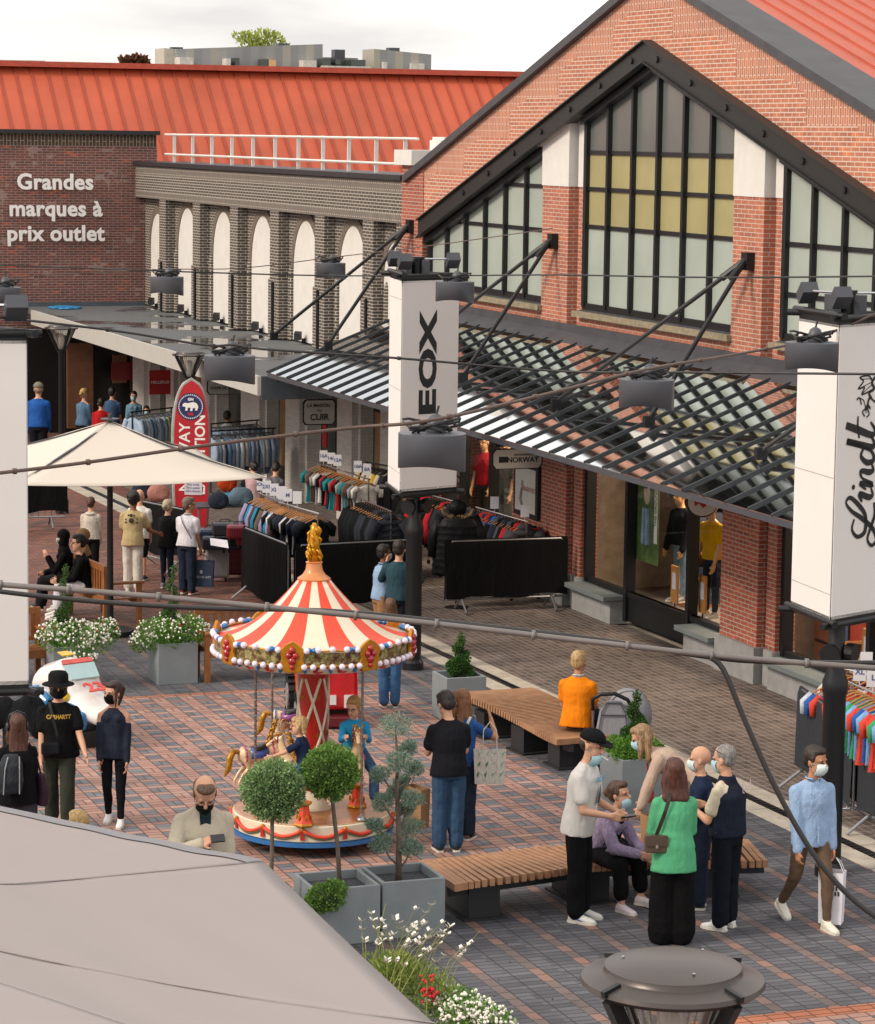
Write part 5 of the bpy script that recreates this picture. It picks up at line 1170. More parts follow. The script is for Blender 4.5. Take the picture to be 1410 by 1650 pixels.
        if sleeve!='none':
            for sg in (-1,1):
                a,e,w,fd=arms[sg]; r=.055*min(loose,1.2)
                if sleeve=='short': m_=a.lerp(e,.62); c.limb(neck-up*.045+SX*sg*.05,a,.045,.05); c.limb(a,m_,r,r+.004)
                else:
                    (c.limb(a.lerp(e,.38),e,r,.05) if cold else (c.limb(neck-up*.045+SX*sg*.05,a,.045,.05),c.limb(a,e,r,.05*min(loose,1.3)))); c.ell(e,.052*min(loose,1.3),10,6); end=e.lerp(w,.96 if sleeve=='long' else .45); c.limb(e,end,.05*min(loose,1.3),.04*min(loose,1.3))
        o=c.build('top',tm,t,fix=False); mods(o,.0125 if near else .02,2,fold)
        if collar: 
            cc=cloth('collar '+collar,collar); q=MB(); n=14; 
            for (r,zz) in ((.068,-.025),(.062,.012),(.074,.0)):
                for k in range(n+1): a=PI/2+.25+(2*PI-.5)*k/n; q.v.append(tuple(neck+up*zz+SX*r*math.cos(a)+FY*(r*math.sin(a)*1.02)))
            for i in range(2):
                for k in range(n): q.f.append((i*(n+1)+k,i*(n+1)+k+1,(i+1)*(n+1)+k+1,(i+1)*(n+1)+k)); q.mi.append(0)
            ob=q.build('collar',cc,t,smooth=True); ob.modifiers.new('thickness','SOLIDIFY').thickness=.005
    if bottom and not noleg:
        bm_2=botm or cloth('trousers '+bottom,bottom); c=MB(); lf_={'long':.97,'short':-.1,'crop':.72,'slim':.95,'wide':.99}[blen]; w1,w2,w3=(.104,.086,.080) if blen in('long','crop') else (.088,.062,.044) if blen=='slim' else (.1,.09,.08) if blen=='short' else (.11,.115,.13)
        c.loft([(pel-up*.11,.14,.12),(pel-up*.02,.165*min(hv,1.1),.128*min(hv,1.1)),(pel+up*.07,.150*hv,.115*hv)],14,SX,FY)
        for sg in (-1,1):
            h_,k,a=legs[sg]
            if blen=='short': c.limb(h_,h_.lerp(k,.93),w1,w2)
            else: c.limb(h_,k,w1,w2); c.limb(k,k.lerp(a,lf_),w2,w3); 
            if blen=='wide': c.tube([h_,k,k.lerp(a,.93)],[.115,.12,.135],12)
        o=c.build('trousers',bm_2,t,fix=False); mods(o,.0125 if near else .02,2,fold*1.2)
    if shoe and not noleg:
        sm_=mat('shoe '+shoe,shoe,.6,var=.05,obj=True); 
        for sg in (-1,1):
            h_,k,a=legs[sg]; fdv=Vector((vec((lL if sg<0 else lR)[0][0],0).x*.6,.9,0)).normalized()
            lift=a.z>.15 and sit is None
            if lift: fdv=(fdv+Vector((0,0,-.45))).normalized()
            sd=fdv.cross(Vector((0,0,1))).normalized(); u_=sd.cross(fdv); c=MB()
            c.loft([(a-fdv*.065-u_*.045,.028,.034),(a-fdv*.03-u_*.03,.040,.052),(a+fdv*.04-u_*.04,.041,.042),(a+fdv*.11-u_*.052,.045,.030),(a+fdv*.165-u_*.06,.040,.022),(a+fdv*.19-u_*.062,.022,.014)],12,sd,u_); c.tube([a-fdv*.01-u_*.03,a+u_*.012],[.042,.045],10)
            o=c.build('shoe',sm_,t,fix=False); mods(o,.009 if near else .014,1)
            so_=MB(); pr=[(-.07,.026),(-.04,.04),(.03,.042),(.10,.048),(.16,.042),(.195,.02)]
            so_.prism([a+fdv*x+sd*y-u_*.087 for x,y in pr]+[a+fdv*x-sd*y-u_*.087 for x,y in pr[::-1]],u_*.022); so_.build('sole',mat('pale rubber sole','#d3cfc6',.7),o)
    J=dict(t=t,pel=pel,waist=waist,chest=chest,shz=shz,neck=neck,SX=SX,FY=FY,up=up,arms=arms,legs=legs,hp=hp,HR=HR,shw=shw,hc=hc)
    if extra: extra(J)
    az=R(20.2)+R(face); t.scale=(s,s,s); t.rotation_euler=(0,0,-az); t.location=Vector((pos[0],pos[1],pos[2] if len(pos)>2 else 0)); J['s']=s
    return J
def world_of(J,v): 
    t=J['t']; return Matrix.Translation(t.location)@Matrix.Rotation(t.rotation_euler.z,4,'Z')@Matrix.Scale(t.scale[0],4)@Vector(v)
def strap(J,a,b,m,w=.03,name='strap',off=.02,parent=None,front=True):   # shoulder strap across the torso
    q=MB(); S_=J['SX'];F=J['FY'];u=J['up']; n=10
    for fr in ((1,-1) if front=='both' else ((1,) if front else (-1,))):
        P=[]
        for i in range(n+1):
            f=i/n; x=a[0]*(1-f)+b[0]*f; z=a[1]*(1-f)+b[1]*f
            zz=[(0,.128),(.16,.125),(.36,.138),(.47,.11),(.52,.05)]; y=np.interp(z,[k[0] for k in zz],[k[1] for k in zz]); y*=math.sqrt(max(.15,1-(x/.21)**2)); P.append(J['pel']+u*z+S_*x+F*fr*(y+off))
        for i in range(n): q.bar(P[i],P[i+1],w if abs((P[i+1]-P[i]).normalized().dot(S_))<.9 else w,.006,up=F)
    return q.build(name,m,parent or J['t'])
def printed(J,s,size,m,z=.36,x=0,front=True,name='print',sx=1,**k):
    d=1 if front else -1; X=J['SX']*(1 if front else -1)*-1*-1; X=-J['SX'] if front else J['SX']; me=text_mesh(s,size,ext=.001,**k); me.transform(Matrix.Diagonal((sx,1,1,1)))
    u=J['up']; F=J['FY']*d; 
    for v in me.vertices:
        px=v.co.x; yy=.142*math.sqrt(max(.1,1-(px/.24)**2))+.012
        v.co=J['pel']+u*(z+v.co.y)+X*(px+x)+F*(yy+v.co.z)
    me.materials.clear(); me.materials.append(m); o=bpy.data.objects.new(name,me); COL.objects.link(o); o.parent=J['t']; return o
def bag(name,label,cat,c,size,m,rot=0,handle=.12,taper=.9,mh=None,flap=None):
    """paper or fabric bag: opening at the top, loop handles; c = top centre (world)"""
    w,d,h=size; t=thing(name,label,cat,(c[0],c[1],c[2]-h),local=True); t.rotation_euler=(0,0,rot); q=MB(); a,b=w/2,d/2; k=taper
    P=[(-a*k,-b*k,0),(a*k,-b*k,0),(a*k,b*k,0),(-a*k,b*k,0),(-a,-b,h),(a,-b,h),(a,b,h),(-a,b,h)]; q.add(P,[(0,1,2,3),(0,1,5,4),(1,2,6,5),(2,3,7,6),(3,0,4,7)]); o=q.build('bag_body',m,t); o.modifiers.new('thickness','SOLIDIFY').thickness=.004
    hq=MB()
    for s in (-1,1): hq.tube([(-a*.45,s*b,h-.02),(-a*.4,s*b*.6,h+handle*.7),(0,s*b*.25,h+handle),(a*.4,s*b*.6,h+handle*.7),(a*.45,s*b,h-.02)],.005,5)
    hq.build('handle',mh or m,t); return t
def foot(px,py): return G(px,py)
def hgt(p,py): return zat(p,py)
# ================================================================ signs on brackets
def hang_sign(y,z,lines,label,w=.75,h=.42,shape='rect',X0=16.45):
    t=thing('hanging_sign',label,'sign',(X0,y,z)); q=MB(); c=Vector((X0,y,z)); X=Vector((1,0,0)); Z=Vector((0,0,1))
    if shape=='rect': pts=[(-w/2,-h/2+.06),(-w/2+.05,-h/2),(w/2-.05,-h/2),(w/2,-h/2+.06),(w/2,h/2-.06),(w/2-.05,h/2),(-w/2+.05,h/2),(-w/2,h/2-.06)]
    else: pts=[(w/2*math.cos(k*PI/14),h/2*math.sin(k*PI/14)) for k in range(28)]
    q.prism([c+X*a*1.06+Z*b*1.1+Vector((0,.03,0)) for a,b in pts],(0,-.05,0)); q.build('sign_frame',m_black,t)
    MB().prism([c+X*a+Z*b+Vector((0,-.022,0)) for a,b in pts],(0,-.006,0)).build('sign_face',mat('off white sign face','#d2d1cb',.5,var=.02),t)
    for s,sz,dz,dx,m in lines: text(s,sz,m,t,c+Vector((dx,-.034,dz)),X,Z,ext=.001,bold=sz*.02)
    MB().bar((X0-w*.45,y,z+h/2+.08),(XF,y,z+h/2+.08),.04,.06).bar((X0,y,z+h/2),(X0,y,z+h/2+.08),.03,.03).build('bracket',m_black,t); return t
def signpos(px,py,Y): p=onY(px,py,Y); return p
_Y=16.85/onY(833,739,1).x; p=signpos(833,739,_Y); nt_=hang_sign(_Y,p.z,[('NORWAY',.12,-.02,.09,m_black),('GEOGRAPHICAL',.045,.065,.1,m_black),('®',.06,.03,.34,m_black)],'octagonal cornered sign reading NORWAY over the coat rails',w=.82,h=.30,X0=p.x)
MB().box(p.x-.32,p.x-.17,_Y-.035,_Y-.03,p.z-.055,p.z+.04).build('logo_patch',m_black,nt_)
p=signpos(514,664,52.9); hang_sign(52.9,p.z,[('LA MAISON',.09,.13,-.02,m_black),('DU',.06,.03,0,m_black),('CUIR',.17,-.10,0,m_black)],'black framed sign reading LA MAISON DU CUIR under the flat roof',w=.62,h=.46,X0=p.x)
p=signpos(358,623,61.0); hang_sign(61.0,p.z,[('STATE OF ART',.085,-.03,0,m_black),('◆◆◆',.05,.08,0,m_black)],'small grey sign reading STATE OF ART on a white pillar',w=.66,h=.32,X0=p.x)
_Y=16.95/onY(1132,808,1).x; p=signpos(1132,808,_Y); t=hang_sign(_Y,p.z,[],'oval white sign with a red batwing logo over the shop door',w=.46,h=.40,shape='oval',X0=p.x)
q=MB(); c=Vector(p)+Vector((0,-.034,-.0)); q.prism([c+Vector((x,0,z)) for x,z in ((-.15,.09),(.15,.09),(.13,-.06),(.07,-.02),(0,-.09),(-.07,-.02),(-.13,-.06))],(0,-.004,0)); q.build('batwing_logo',mat('logo red','#b01c2c',.5),t); text("Levi's",.10,mw,t,c+Vector((0,-.006,.03)),(1,0,0),(0,0,1),ext=.001,bold=.002)
for (px,py,Y) in ((178+82,613,64.0),(186,533,68.8)):
    p=onY(px,py,Y)
p=onY(258,616,63.9); t=thing('red_shop_sign','small red shop sign hung between two white pillars','sign',tuple(p)); MB().box(p.x-.25,p.x+.25,63.9,63.94,p.z-.28,p.z+.28).build('sign_face',mat('red sign','#a51f26',.5),t); text('MELLERUD',.09,mw,t,(p.x,63.89,p.z),(1,0,0),(0,0,1),ext=.001)
p=onY(199,598,68.5); t=thing('red_shop_sign','dim red shop sign inside the dark corner shopfront','sign',tuple(p)); MB().box(p.x-.3,p.x+.3,68.5,68.54,p.z-.22,p.z+.22).build('sign_face',mat('dim red sign','#6f1a1c',.5),t)
# poster on the red pier
p0=onX(868,768,XF-.03); p1=onX(895,858,XF-.03); t=thing('framed_poster','black framed poster on the brick pier by the coat rails','poster',(XF-.03,(p0.y+p1.y)/2,p1.z))
ya,yb,za,zb=42.45,43.5,1.22,2.1
MB().box(XF-.06,XF-.0,ya,yb,za,zb).build('frame',m_black,t); MB().box(XF-.068,XF-.061,ya+.09,yb-.09,za+.08,zb-.08).build('print',mat('pale poster','#c9c6c2',.4,var=.04),t)
q=MB(); q.ell((XF-.07,43.1,1.75),(.004,.06,.07),8,6); q.tube([(XF-.07,43.1,1.68),(XF-.07,43.15,1.5),(XF-.07,43.05,1.35)],.03,6); q.build('figure_print',mat('grey figure print','#8a8582',.5),t); text('BRADFORD',.11,mat('red poster letters','#a8443c',.5),t,(XF-.071,42.8,1.68),(0,-1,0),(0,0,1),ext=.001)
# ================================================================ tall red inflatable board
p=G(307,868); zt=zat(p,609); t=thing('paddle_board','tall red inflatable paddle board standing upright behind the suitcases','paddle board',tuple(p)); hw=.36; zt_=zt
def outline(k): return [(hw*k*math.cos(a) if i<=20 else 0,0) for i,a in enumerate([0])]
prof=[]
for i in range(33):
    f=i/32; wv=hw*min(1,(1-f**6.5*.0)*math.sqrt(max(0,1-max(0,(f-.62)/.38)**2.4)))*(0.86+.14*min(1,f*2.2)); prof.append((wv,f*zt_))
pts=[(-w_,z) for w_,z in prof]+[(w_,z) for w_,z in prof[::-1]]; Rt=Vector((cR[0],cR[1],0)).normalized(); Nn=Vector((-cd[0],-cd[1],0)).normalized()
q=MB(); q.prism([Vector(p)+Rt*a+Vector((0,0,b)) for a,b in pts],-Nn*.13); q.build('board',mat('grey board rim','#9a9a98',.5),t,smooth=40,bevel=.03)
q=MB(); q.prism([Vector(p)+Rt*(a*.88+.015)+Vector((0,0,.03+b*.975))+Nn*.002 for a,b in pts],Nn*.006); q.build('deck_pad',mat('red deck','#b5202b',.45,var=.04),t)
def brd(s,size,x,z,m,**k): text(s,size,m,t,Vector(p)+Rt*x+Vector((0,0,z))+Nn*.012,(0,0,1),-Rt,ext=.001,**k)
brd('EXPEDITION',.26,.18,1.55,mw,bold=.006); brd('NORWAY',.28,-.10,1.5,mw,bold=.004)
c=Vector(p)+Vector((0,0,zat(p,655)))+Nn*.010; q=MB(); q.prism([c+Rt*.25*math.cos(k*PI/14)+Vector((0,0,.25*math.sin(k*PI/14))) for k in range(28)],Nn*.004); q.build('badge',mat('navy badge','#1f2d5c',.5),t)
q=MB(); c2=c+Nn*.008
for k in range(40): a=2*PI*k/40; q.obox(c2+Rt*.215*math.cos(a)+Vector((0,0,.215*math.sin(a))),Rt*.008,Nn*.001,(0,0,.012))
q.build('badge_ring',mw,t); q=MB(); B=[(-.15,.0),(-.14,.05),(-.10,.07),(-.05,.06),(.05,.085),(.11,.06),(.14,.0),(.12,-.07),(.08,-.07),(.085,-.02),(.04,-.03),(.03,-.08),(-.01,-.08),(-.0,-.02),(-.05,-.02),(-.06,-.075),(-.10,-.075),(-.09,-.01),(-.12,.0)]
q.prism([c2+Rt*a+Vector((0,0,b)) for a,b in B],Nn*.002); q.build('bear_print',mw,t)
text('GN',.07,mw,t,c2+Vector((0,0,.13)),Rt,(0,0,1),ext=.001,bold=.003); MB().prism([c2+Rt*a+Vector((0,0,b)) for a,b in ((-.05,-.16),(.05,-.16),(.05,-.11),(-.05,-.11))],Nn*.002).build('flag_print',mat('logo red','#b01c2c',.5),t)
q=MB(); c3=Vector(p)+Vector((0,0,zat(p,778)))+Nn*.016+Rt*.05; q.prism([c3+Rt*a+Vector((0,0,b)) for a,b in ((-.16,-.22),(.16,-.22),(.16,.14),(-.16,.14))],Nn*.003); q.build('price_notice',mat('paper notice','#cfcdd6',.8),t)
for i,s in enumerate(('VENTE FLASH','SUR PADDLE','Prix soldé','Prix outlet','offre limitée')): text(s,.055,mat('notice blue ink','#4a5688',.8),t,c3+Nn*.006+Vector((0,0,.09-i*.06)),Rt,(0,0,1),ext=.0005)
# ================================================================ crowd barriers with black covers
def barrier(a,b,label,zt=1.12,zb=.22,m=None,feet=True,droop=.04):
    a=Vector((a[0],a[1],0)); b=Vector((b[0],b[1],0)); d=(b-a).normalized(); n_=Vector((-d.y,d.x,0)); L=(b-a).length; t=thing('crowd_barrier',label,'barrier',tuple((a+b)/2))
    q=MB(); q.tube([a+Vector((0,0,.2)),a+Vector((0,0,zt-.08)),a+d*.08+Vector((0,0,zt)),b-d*.08+Vector((0,0,zt)),b+Vector((0,0,zt-.08)),b+Vector((0,0,.2)),a+Vector((0,0,.2))],.019,8); k=.12
    while k<L: q.tube([a+d*k+Vector((0,0,.2)),a+d*k+Vector((0,0,zt))],.007,5); k+=.12
    q.build('frame',m_steel,t)
    for u in (.12,.88):
        c=a.lerp(b,u); MB().tube([c-n_*.3+Vector((0,0,.02)),c-n_*.06+Vector((0,0,.2)),c+n_*.06+Vector((0,0,.2)),c+n_*.3+Vector((0,0,.02))],.019,8).build('foot',m_steel,t)
    N1=40;N2=10; 
    q=MB(); o=0
    for s in (-1,1):
        o=len(q.v)
        for i in range(N1+1):
            for j in range(N2+1):
                f=i/N1; g=j/N2; zlow=zb+droop*noise.noise(Vector((f*L*2.2,s*3,a.x)))+.03*math.sin(f*9); z=zt+.03-(zt+.03-zlow)*g
                off=s*(.028+.012*noise.noise(Vector((f*L*3,z*1.5,s*2.)))+(.02*g))*(0.2 if j==0 else 1); p_=a+d*(f*(L+.06)-.03)+n_*off; q.v.append((p_.x,p_.y,z))
        for i in range(N1):
            for j in range(N2): q.f.append((o+i*(N2+1)+j,o+(i+1)*(N2+1)+j,o+(i+1)*(N2+1)+j+1,o+i*(N2+1)+j+1)); q.mi.append(0)
    o_=q.build('cover',m or cloth('black barrier cover','#141416',scale=6,fold=.6),t,smooth=True,fix=False); return t
barrier((12.75,43.6),(12.85,41.55),'black covered barrier standing left of the carousel roof',zb=.12)
barrier((12.95,41.45),(14.9,41.6),'black covered barrier directly behind the carousel finial',zb=.2)
barrier((15.35,41.25),(17.3,41.15),'widest black covered barrier, below the coat rails by the brick pier',zb=.24,droop=.10)
barrier((15.15,28.95),(14.75,26.9),'charcoal covered barrier beside the right hand mast',m=cloth('charcoal barrier cover','#34373d',scale=6,fold=.5)); barrier((14.80,26.8),(14.65,24.4),'charcoal covered barrier in front of the bright T-shirt rails at right',m=cloth('charcoal barrier cover','#34373d',scale=6,fold=.5))
barrier((11.9,47.4),(12.4,45.9),'dark covered barrier behind the ponytailed woman',zb=.3); barrier((9.5,52.5),(11.8,52.3),'dark covered barrier under the cream parasol',zb=.3)
# ================================================================ clothes rails
m_hang=mat('wooden hanger','#b07a48',.5,var=.1); m_hangb=mat('black hanger','#1c1d20',.5)
def garment_mesh(kind,cmat,hanger,rs):
    r_=random.Random(rs); q=MB(); W_={'tee':.24,'long':.24,'coat':.27,'shirt':.23}[kind]; Lg={'tee':.62,'long':.72,'coat':.72,'shirt':.74}[kind]; T={'tee':.022,'long':.026,'coat':.055,'shirt':.024}[kind]
    # hangs from z=0; width along x, thickness along y
    prof=[(0,.05,T*.5),(-.02,.10,T),(-.07,W_*.92,T),(-.16,W_*.95,T*1.05),(-Lg*.6,W_*.86,T*1.1),(-Lg,W_*.92,T*1.15)]
    n=12
    for zi,(z,w_,th) in enumerate(prof):
        for k in range(n): a=2*PI*k/n; q.v.append((w_*math.cos(a)+.01*r_.uniform(-1,1),th*math.sin(a)+.012*math.sin(w_*60*math.cos(a)+rs)*(zi>2),z-.085))
    for i in range(len(prof)-1):
        for k in range(n): q.f.append((i*n+k,i*n+(k+1)%n,(i+1)*n+(k+1)%n,(i+1)*n+k)); q.mi.append(0)
    if kind=='coat':   # padded rows
        for i in range(6): z=-.17-i*.10; q.loft([((0,0,z+.045),W_*.80,T*1.0),((0,0,z),W_*.93,T*1.6),((0,0,z-.045),W_*.80,T*1.0)],n)
        q.loft([((0,.0,-.02),.11,T*1.1),((0,.02,-.09),.14,T*1.6),((0,.03,-.15),.10,T)],n)
    sl={'tee':.20,'long':.56,'coat':.56,'shirt':.55}[kind]
    for s in (-1,1): q.tube([(s*W_*.80,0,-.14),(s*(W_+.05),.0,-.14-sl*.35),(s*(W_+.045),r_.uniform(-.02,.02),-.14-sl)],[T*1.9+.02,T*1.6+.02,T*1.3+.015],8)
    o=q.build('garment',cmat,None,smooth=True,fix=False)
    h=MB(); h.tube([(-.20,0,-.115),(-.05,0,-.05),(0,0,-.045),(.05,0,-.05),(.20,0,-.115)],[.008,.012,.013,.012,.008],6); h.tube([(0,0,-.045),(0,0,.0),(.018,0,.022),(0,0,.035),(-.014,0,.026)],.0028,4); ho=h.build('hanger',m_hang if hanger else m_hangb,o); return o
_G={}
def garment(kind,c,hanger,pos,rot,label,group,scale=1):
    key=(kind,c,hanger)
    if key not in _G:
        o=garment_mesh(kind,cloth('garment '+c,c,scale=18,fold=.5),hanger,len(_G)); _G[key]=o; first=True
    else: o=_G[key]; first=False
    r=o if first else dup(o)
    r.name={'tee':'t_shirt','long':'sweatshirt','coat':'padded_coat','shirt':'striped_shirt'}[kind]; r.location=pos; r.rotation_euler=(0,0,rot); r.scale=(scale,)*3; tag(r,label,{'tee':'T-shirt','long':'sweatshirt','coat':'coat','shirt':'shirt'}[kind],group); return r
NAMES={'#15171c':'black','#1d2434':'navy','#2b2f38':'charcoal','#9186a8':'lavender','#1d7ea0':'turquoise','#4b3a36':'dark brown','#c9c7c4':'white','#8a8a88':'grey','#5f564c':'khaki','#a12a2a':'red','#2a7a82':'teal','#c4a23c':'yellow','#b02430':'bright red','#2f5ea8':'blue','#7fa8d6':'light blue','#3a9a68':'green','#cf4a3a':'orange red','#9db0c6':'pale blue','#7c8fa8':'blue grey','#c2cad4':'pale grey','#4a4c52':'slate','#c8bda4':'cream','#a9b98a':'sage','#23281f':'dark green','#6a86ad':'denim blue'}
ORD=['first','second','third','fourth','fifth','sixth','seventh','eighth','ninth','tenth','eleventh','twelfth','thirteenth','fourteenth','fifteenth','sixteenth','seventeenth','eighteenth','nineteenth','twentieth']+['place %d'%k for k in range(21,40)]
def rail(a,b,n,kind,cols,label,tagl,wood=True,z=1.5,tickets=(),rs=1,scale=1,post=True):
    a=Vector((a[0],a[1],z)); b=Vector((b[0],b[1],z)); d=(b-a).normalized(); nn=Vector((-d.y,d.x,0)); t=thing('clothes_rail',label,'clothes rail',(a.x,a.y,0)); r_=random.Random(rs); ro=math.atan2(nn.y,nn.x)
    MB().tube([a-d*.06,b+d*.06],.016,8).build('rail',m_chrome if wood else m_black,t)
    for p_ in (a,b):
        f=MB(); f.tube([p_,Vector((p_.x,p_.y,.08))],.016,8); f.tube([Vector((p_.x,p_.y,.09))-nn*.26,Vector((p_.x,p_.y,.09))+nn*.26],.016,8); fo=f.build('frame',m_chrome if wood else m_black,t)
        w_=MB()
        for s in (-1,1): w_.ell(Vector((p_.x,p_.y,.04))+nn*.24*s,(.035,.02,.04),8,6)
        w_.build('castors',m_blk,fo)
    for (u,s) in tickets:
        c=a.lerp(b,u)+Vector((0,0,.16)); tk=MB().bar(a.lerp(b,u),c+Vector((0,0,-.08)),.008,.008); v=Rt; tk.prism([c+v*x+Vector((0,0,y)) for x,y in ((-.07,-.10),(.07,-.10),(.07,.10),(-.07,.10))],Nn*.006); to=tk.build('size_ticket',mat('white ticket','#d9dae0',.7,var=.02),t)
        if s: text(s,.085,mat('notice blue ink','#4a5688',.8),to,c+Nn*.009,Rt,(0,0,1),ext=.0005,bold=.002)
    for k in range(n):
        f=(k+.5)/n; c=cols[k%len(cols)] if len(cols)>6 else r_.choice(cols); p_=a.lerp(b,f)+Vector((0,0,-.034)); garment(kind,c,wood,tuple(p_),ro+r_.uniform(-.14,.14),'%s %s, %s from near end of %s'%(NAMES.get(c,'dark'),{'tee':'T-shirt','long':'sweatshirt','coat':'padded coat','shirt':'striped shirt'}[kind],ORD[n-1-k],tagl),tagl,scale*r_.uniform(.95,1.05))
def W2(px,py,z): g=G(px,py,z); return (g.x,g.y)
ZR=1.5; ZC=1.28
rail(W2(418,795,ZR),W2(466,815,ZR),15,'long',['#9186a8','#1d2434','#1d7ea0','#9186a8','#4b3a36','#1d7ea0','#15171c','#15171c','#5f564c','#8a8a88'],'chrome rail of lavender and navy sweatshirts behind the suitcases','rail behind the suitcases',tickets=((.05,'XXL'),(.25,'2XL'),(.5,'XL'),(.72,'L'),(.95,'M')))
rail(W2(452,832,ZC),W2(512,850,ZC),15,'tee',['#15171c','#c9c7c4','#1d2434','#15171c','#2b2f38','#1d2434','#15171c','#c9c7c4'],'chrome rail of black and white T-shirts left of the carousel finial','rail beside the finial',tickets=((.05,''),(.45,'')))
rail(W2(509,745,ZR),W2(594,772,ZR),18,'tee',['#2a7a82','#5f564c','#4b3a36','#8a8a88','#c9c7c4','#15171c','#a12a2a','#1d2434','#2a7a82','#2a7a82','#a12a2a','#15171c','#8a8a88'],'chrome rail of coloured children T-shirts before the white pillar','children T-shirt rail',tickets=((.15,'16A'),(.3,'14A'),(.42,'12A'),(.8,'10A'),(.97,'8A')),scale=.92)
rail(W2(592,745,ZR),W2(632,752,ZR),12,'long',['#c9c7c4','#c4a23c','#15171c','#c8bda4','#2b2f38','#c9c7c4','#c4a23c'],'black rail of yellow and white sweaters left of the carousel banner','rail left of the banner',wood=False)
rail(W2(582,804,ZC),W2(630,824,ZC),13,'coat',['#15171c','#1a2226','#2b2f38'],'chrome rail of black camouflage coats behind the masked shopper','black coat rail',z=ZC)
rail(W2(672,792,ZC),W2(732,808,ZC),13,'coat',['#23281f','#15171c','#15171c','#b02430','#15171c','#2b2f38','#23281f'],'chrome rail of dark coats with one red, behind the mast pole','coat rail behind mast',z=ZC)
rail(W2(770,818,ZC),W2(848,840,ZC),15,'coat',['#15171c','#1d2434','#b02430','#2b2f38','#b02430','#2b2f38','#2f5ea8','#4a4c52','#15171c','#2b2f38','#1d2434','#4a4c52','#15171c','#b02430','#4a4c52'],'chrome rail of padded coats nearest the framed poster','coat rail by poster',z=ZC,tickets=((.35,''),(.97,'')))
rail(W2(213,664,ZR),W2(276,657,ZR),17,'shirt',['#9db0c6','#7c8fa8','#c2cad4','#9db0c6','#a9b98a','#6a86ad','#c9c7c4'],'black rail of pale blue shirts left of the red board','rail left of red board',wood=False,z=1.5)
rail(W2(336,695,ZR),W2(440,690,ZR),22,'shirt',['#9db0c6','#7c8fa8','#c2cad4','#c9c7c4','#6a86ad','#9db0c6','#7c8fa8'],'black rail of striped shirts right of the red board','front rail beside red board',wood=False,rs=5)
rail(W2(340,683,ZR),W2(414,677,ZR),16,'shirt',['#7c8fa8','#9db0c6','#c2cad4','#6a86ad','#c9c7c4','#7c8fa8','#9db0c6'],'second black rail of striped shirts behind the first','rear rail beside red board',wood=False,rs=6)
rail(W2(1372,1100,1.5),W2(1460,1140,1.5),13,'tee',['#cf4a3a','#cf4a3a','#3a9a68','#7fa8d6','#3a9a68','#7fa8d6','#cf4a3a','#2f5ea8','#7fa8d6'],'chrome rail of green, red and blue polo shirts at the right edge','near right edge rail',z=1.5,tickets=((.15,'XL'),(.4,'L'),(.6,'S')),rs=8)
rail(W2(1352,1075,1.3),W2(1440,1098,1.3),10,'tee',['#c9c7c4','#a12a2a','#c4a23c','#15171c','#a12a2a','#15171c','#c9c7c4'],'chrome rail of red and yellow T-shirts behind the polo rail','rear right edge rail',z=1.3,tickets=((.1,''),(.5,'')),rs=9)
rail(W2(1332,1094,1.3),W2(1350,1102,1.3),3,'tee',['#c2cad4','#2f5ea8','#cf4a3a','#c2cad4'],'short rail of blue and red polo shirts left of the right mast','rail beside right mast',z=1.3,rs=10)
# single big parka on a stand
c=G(737,852,1.25); t=thing('parka','large black quilted parka with a fur trimmed hood on a stand','coat',(c.x,c.y,.4)); q=MB(); 
q.loft([((c.x,c.y,1.46-i*.035),.24+.10*min(1,i/4)+.002*i+(.010 if i%3 else 0),.13+.05*min(1,i/4)+(.010 if i%3 else 0)) for i in range(28)],20,Rt,Nn)
for s in (-1,1): q.tube([c+Rt*s*.24+Vector((0,0,.2)),c+Rt*s*.36+Vector((0,0,-.1)),c+Rt*s*.37+Vector((0,0,-.45))],[.10,.11,.09],10)
q.build('coat_body',cloth('black quilted nylon','#16181d',rough=.5),t,smooth=True,fix=False); q=MB(); q.ell((c.x,c.y,1.58),(.15,.13,.14),12,8); q.build('hood',cloth('black quilted nylon','#16181d',rough=.5),t,smooth=True)
v=[];rg=np.random.RandomState(3); pts=[]
for k in range(900): a=PI*1.15*(k/900)-.12; pts.append(Vector((c.x,c.y,1.50))+Rt*.23*math.cos(a)*1.0+Nn*.12*1+Vector((0,0,-.11*math.sin(a)+.06)))
q=MB(); 
for p_ in pts: dv=Vector(rg.normal(size=3)).normalized()*rg.uniform(.03,.06); sd=dv.cross(Vector((0,0,1))).normalized()*.004; q.add([p_-sd,p_+sd,p_+dv],[(0,1,2)])
q.build('fur_trim',mat('tan fur','#a58c66',.9,var=.4,scale=60),t,fix=False); MB().lathe([(.2,0),(.02,.03),(.02,1.4)],(c.x,c.y,0),12).build('stand',m_blk,t)
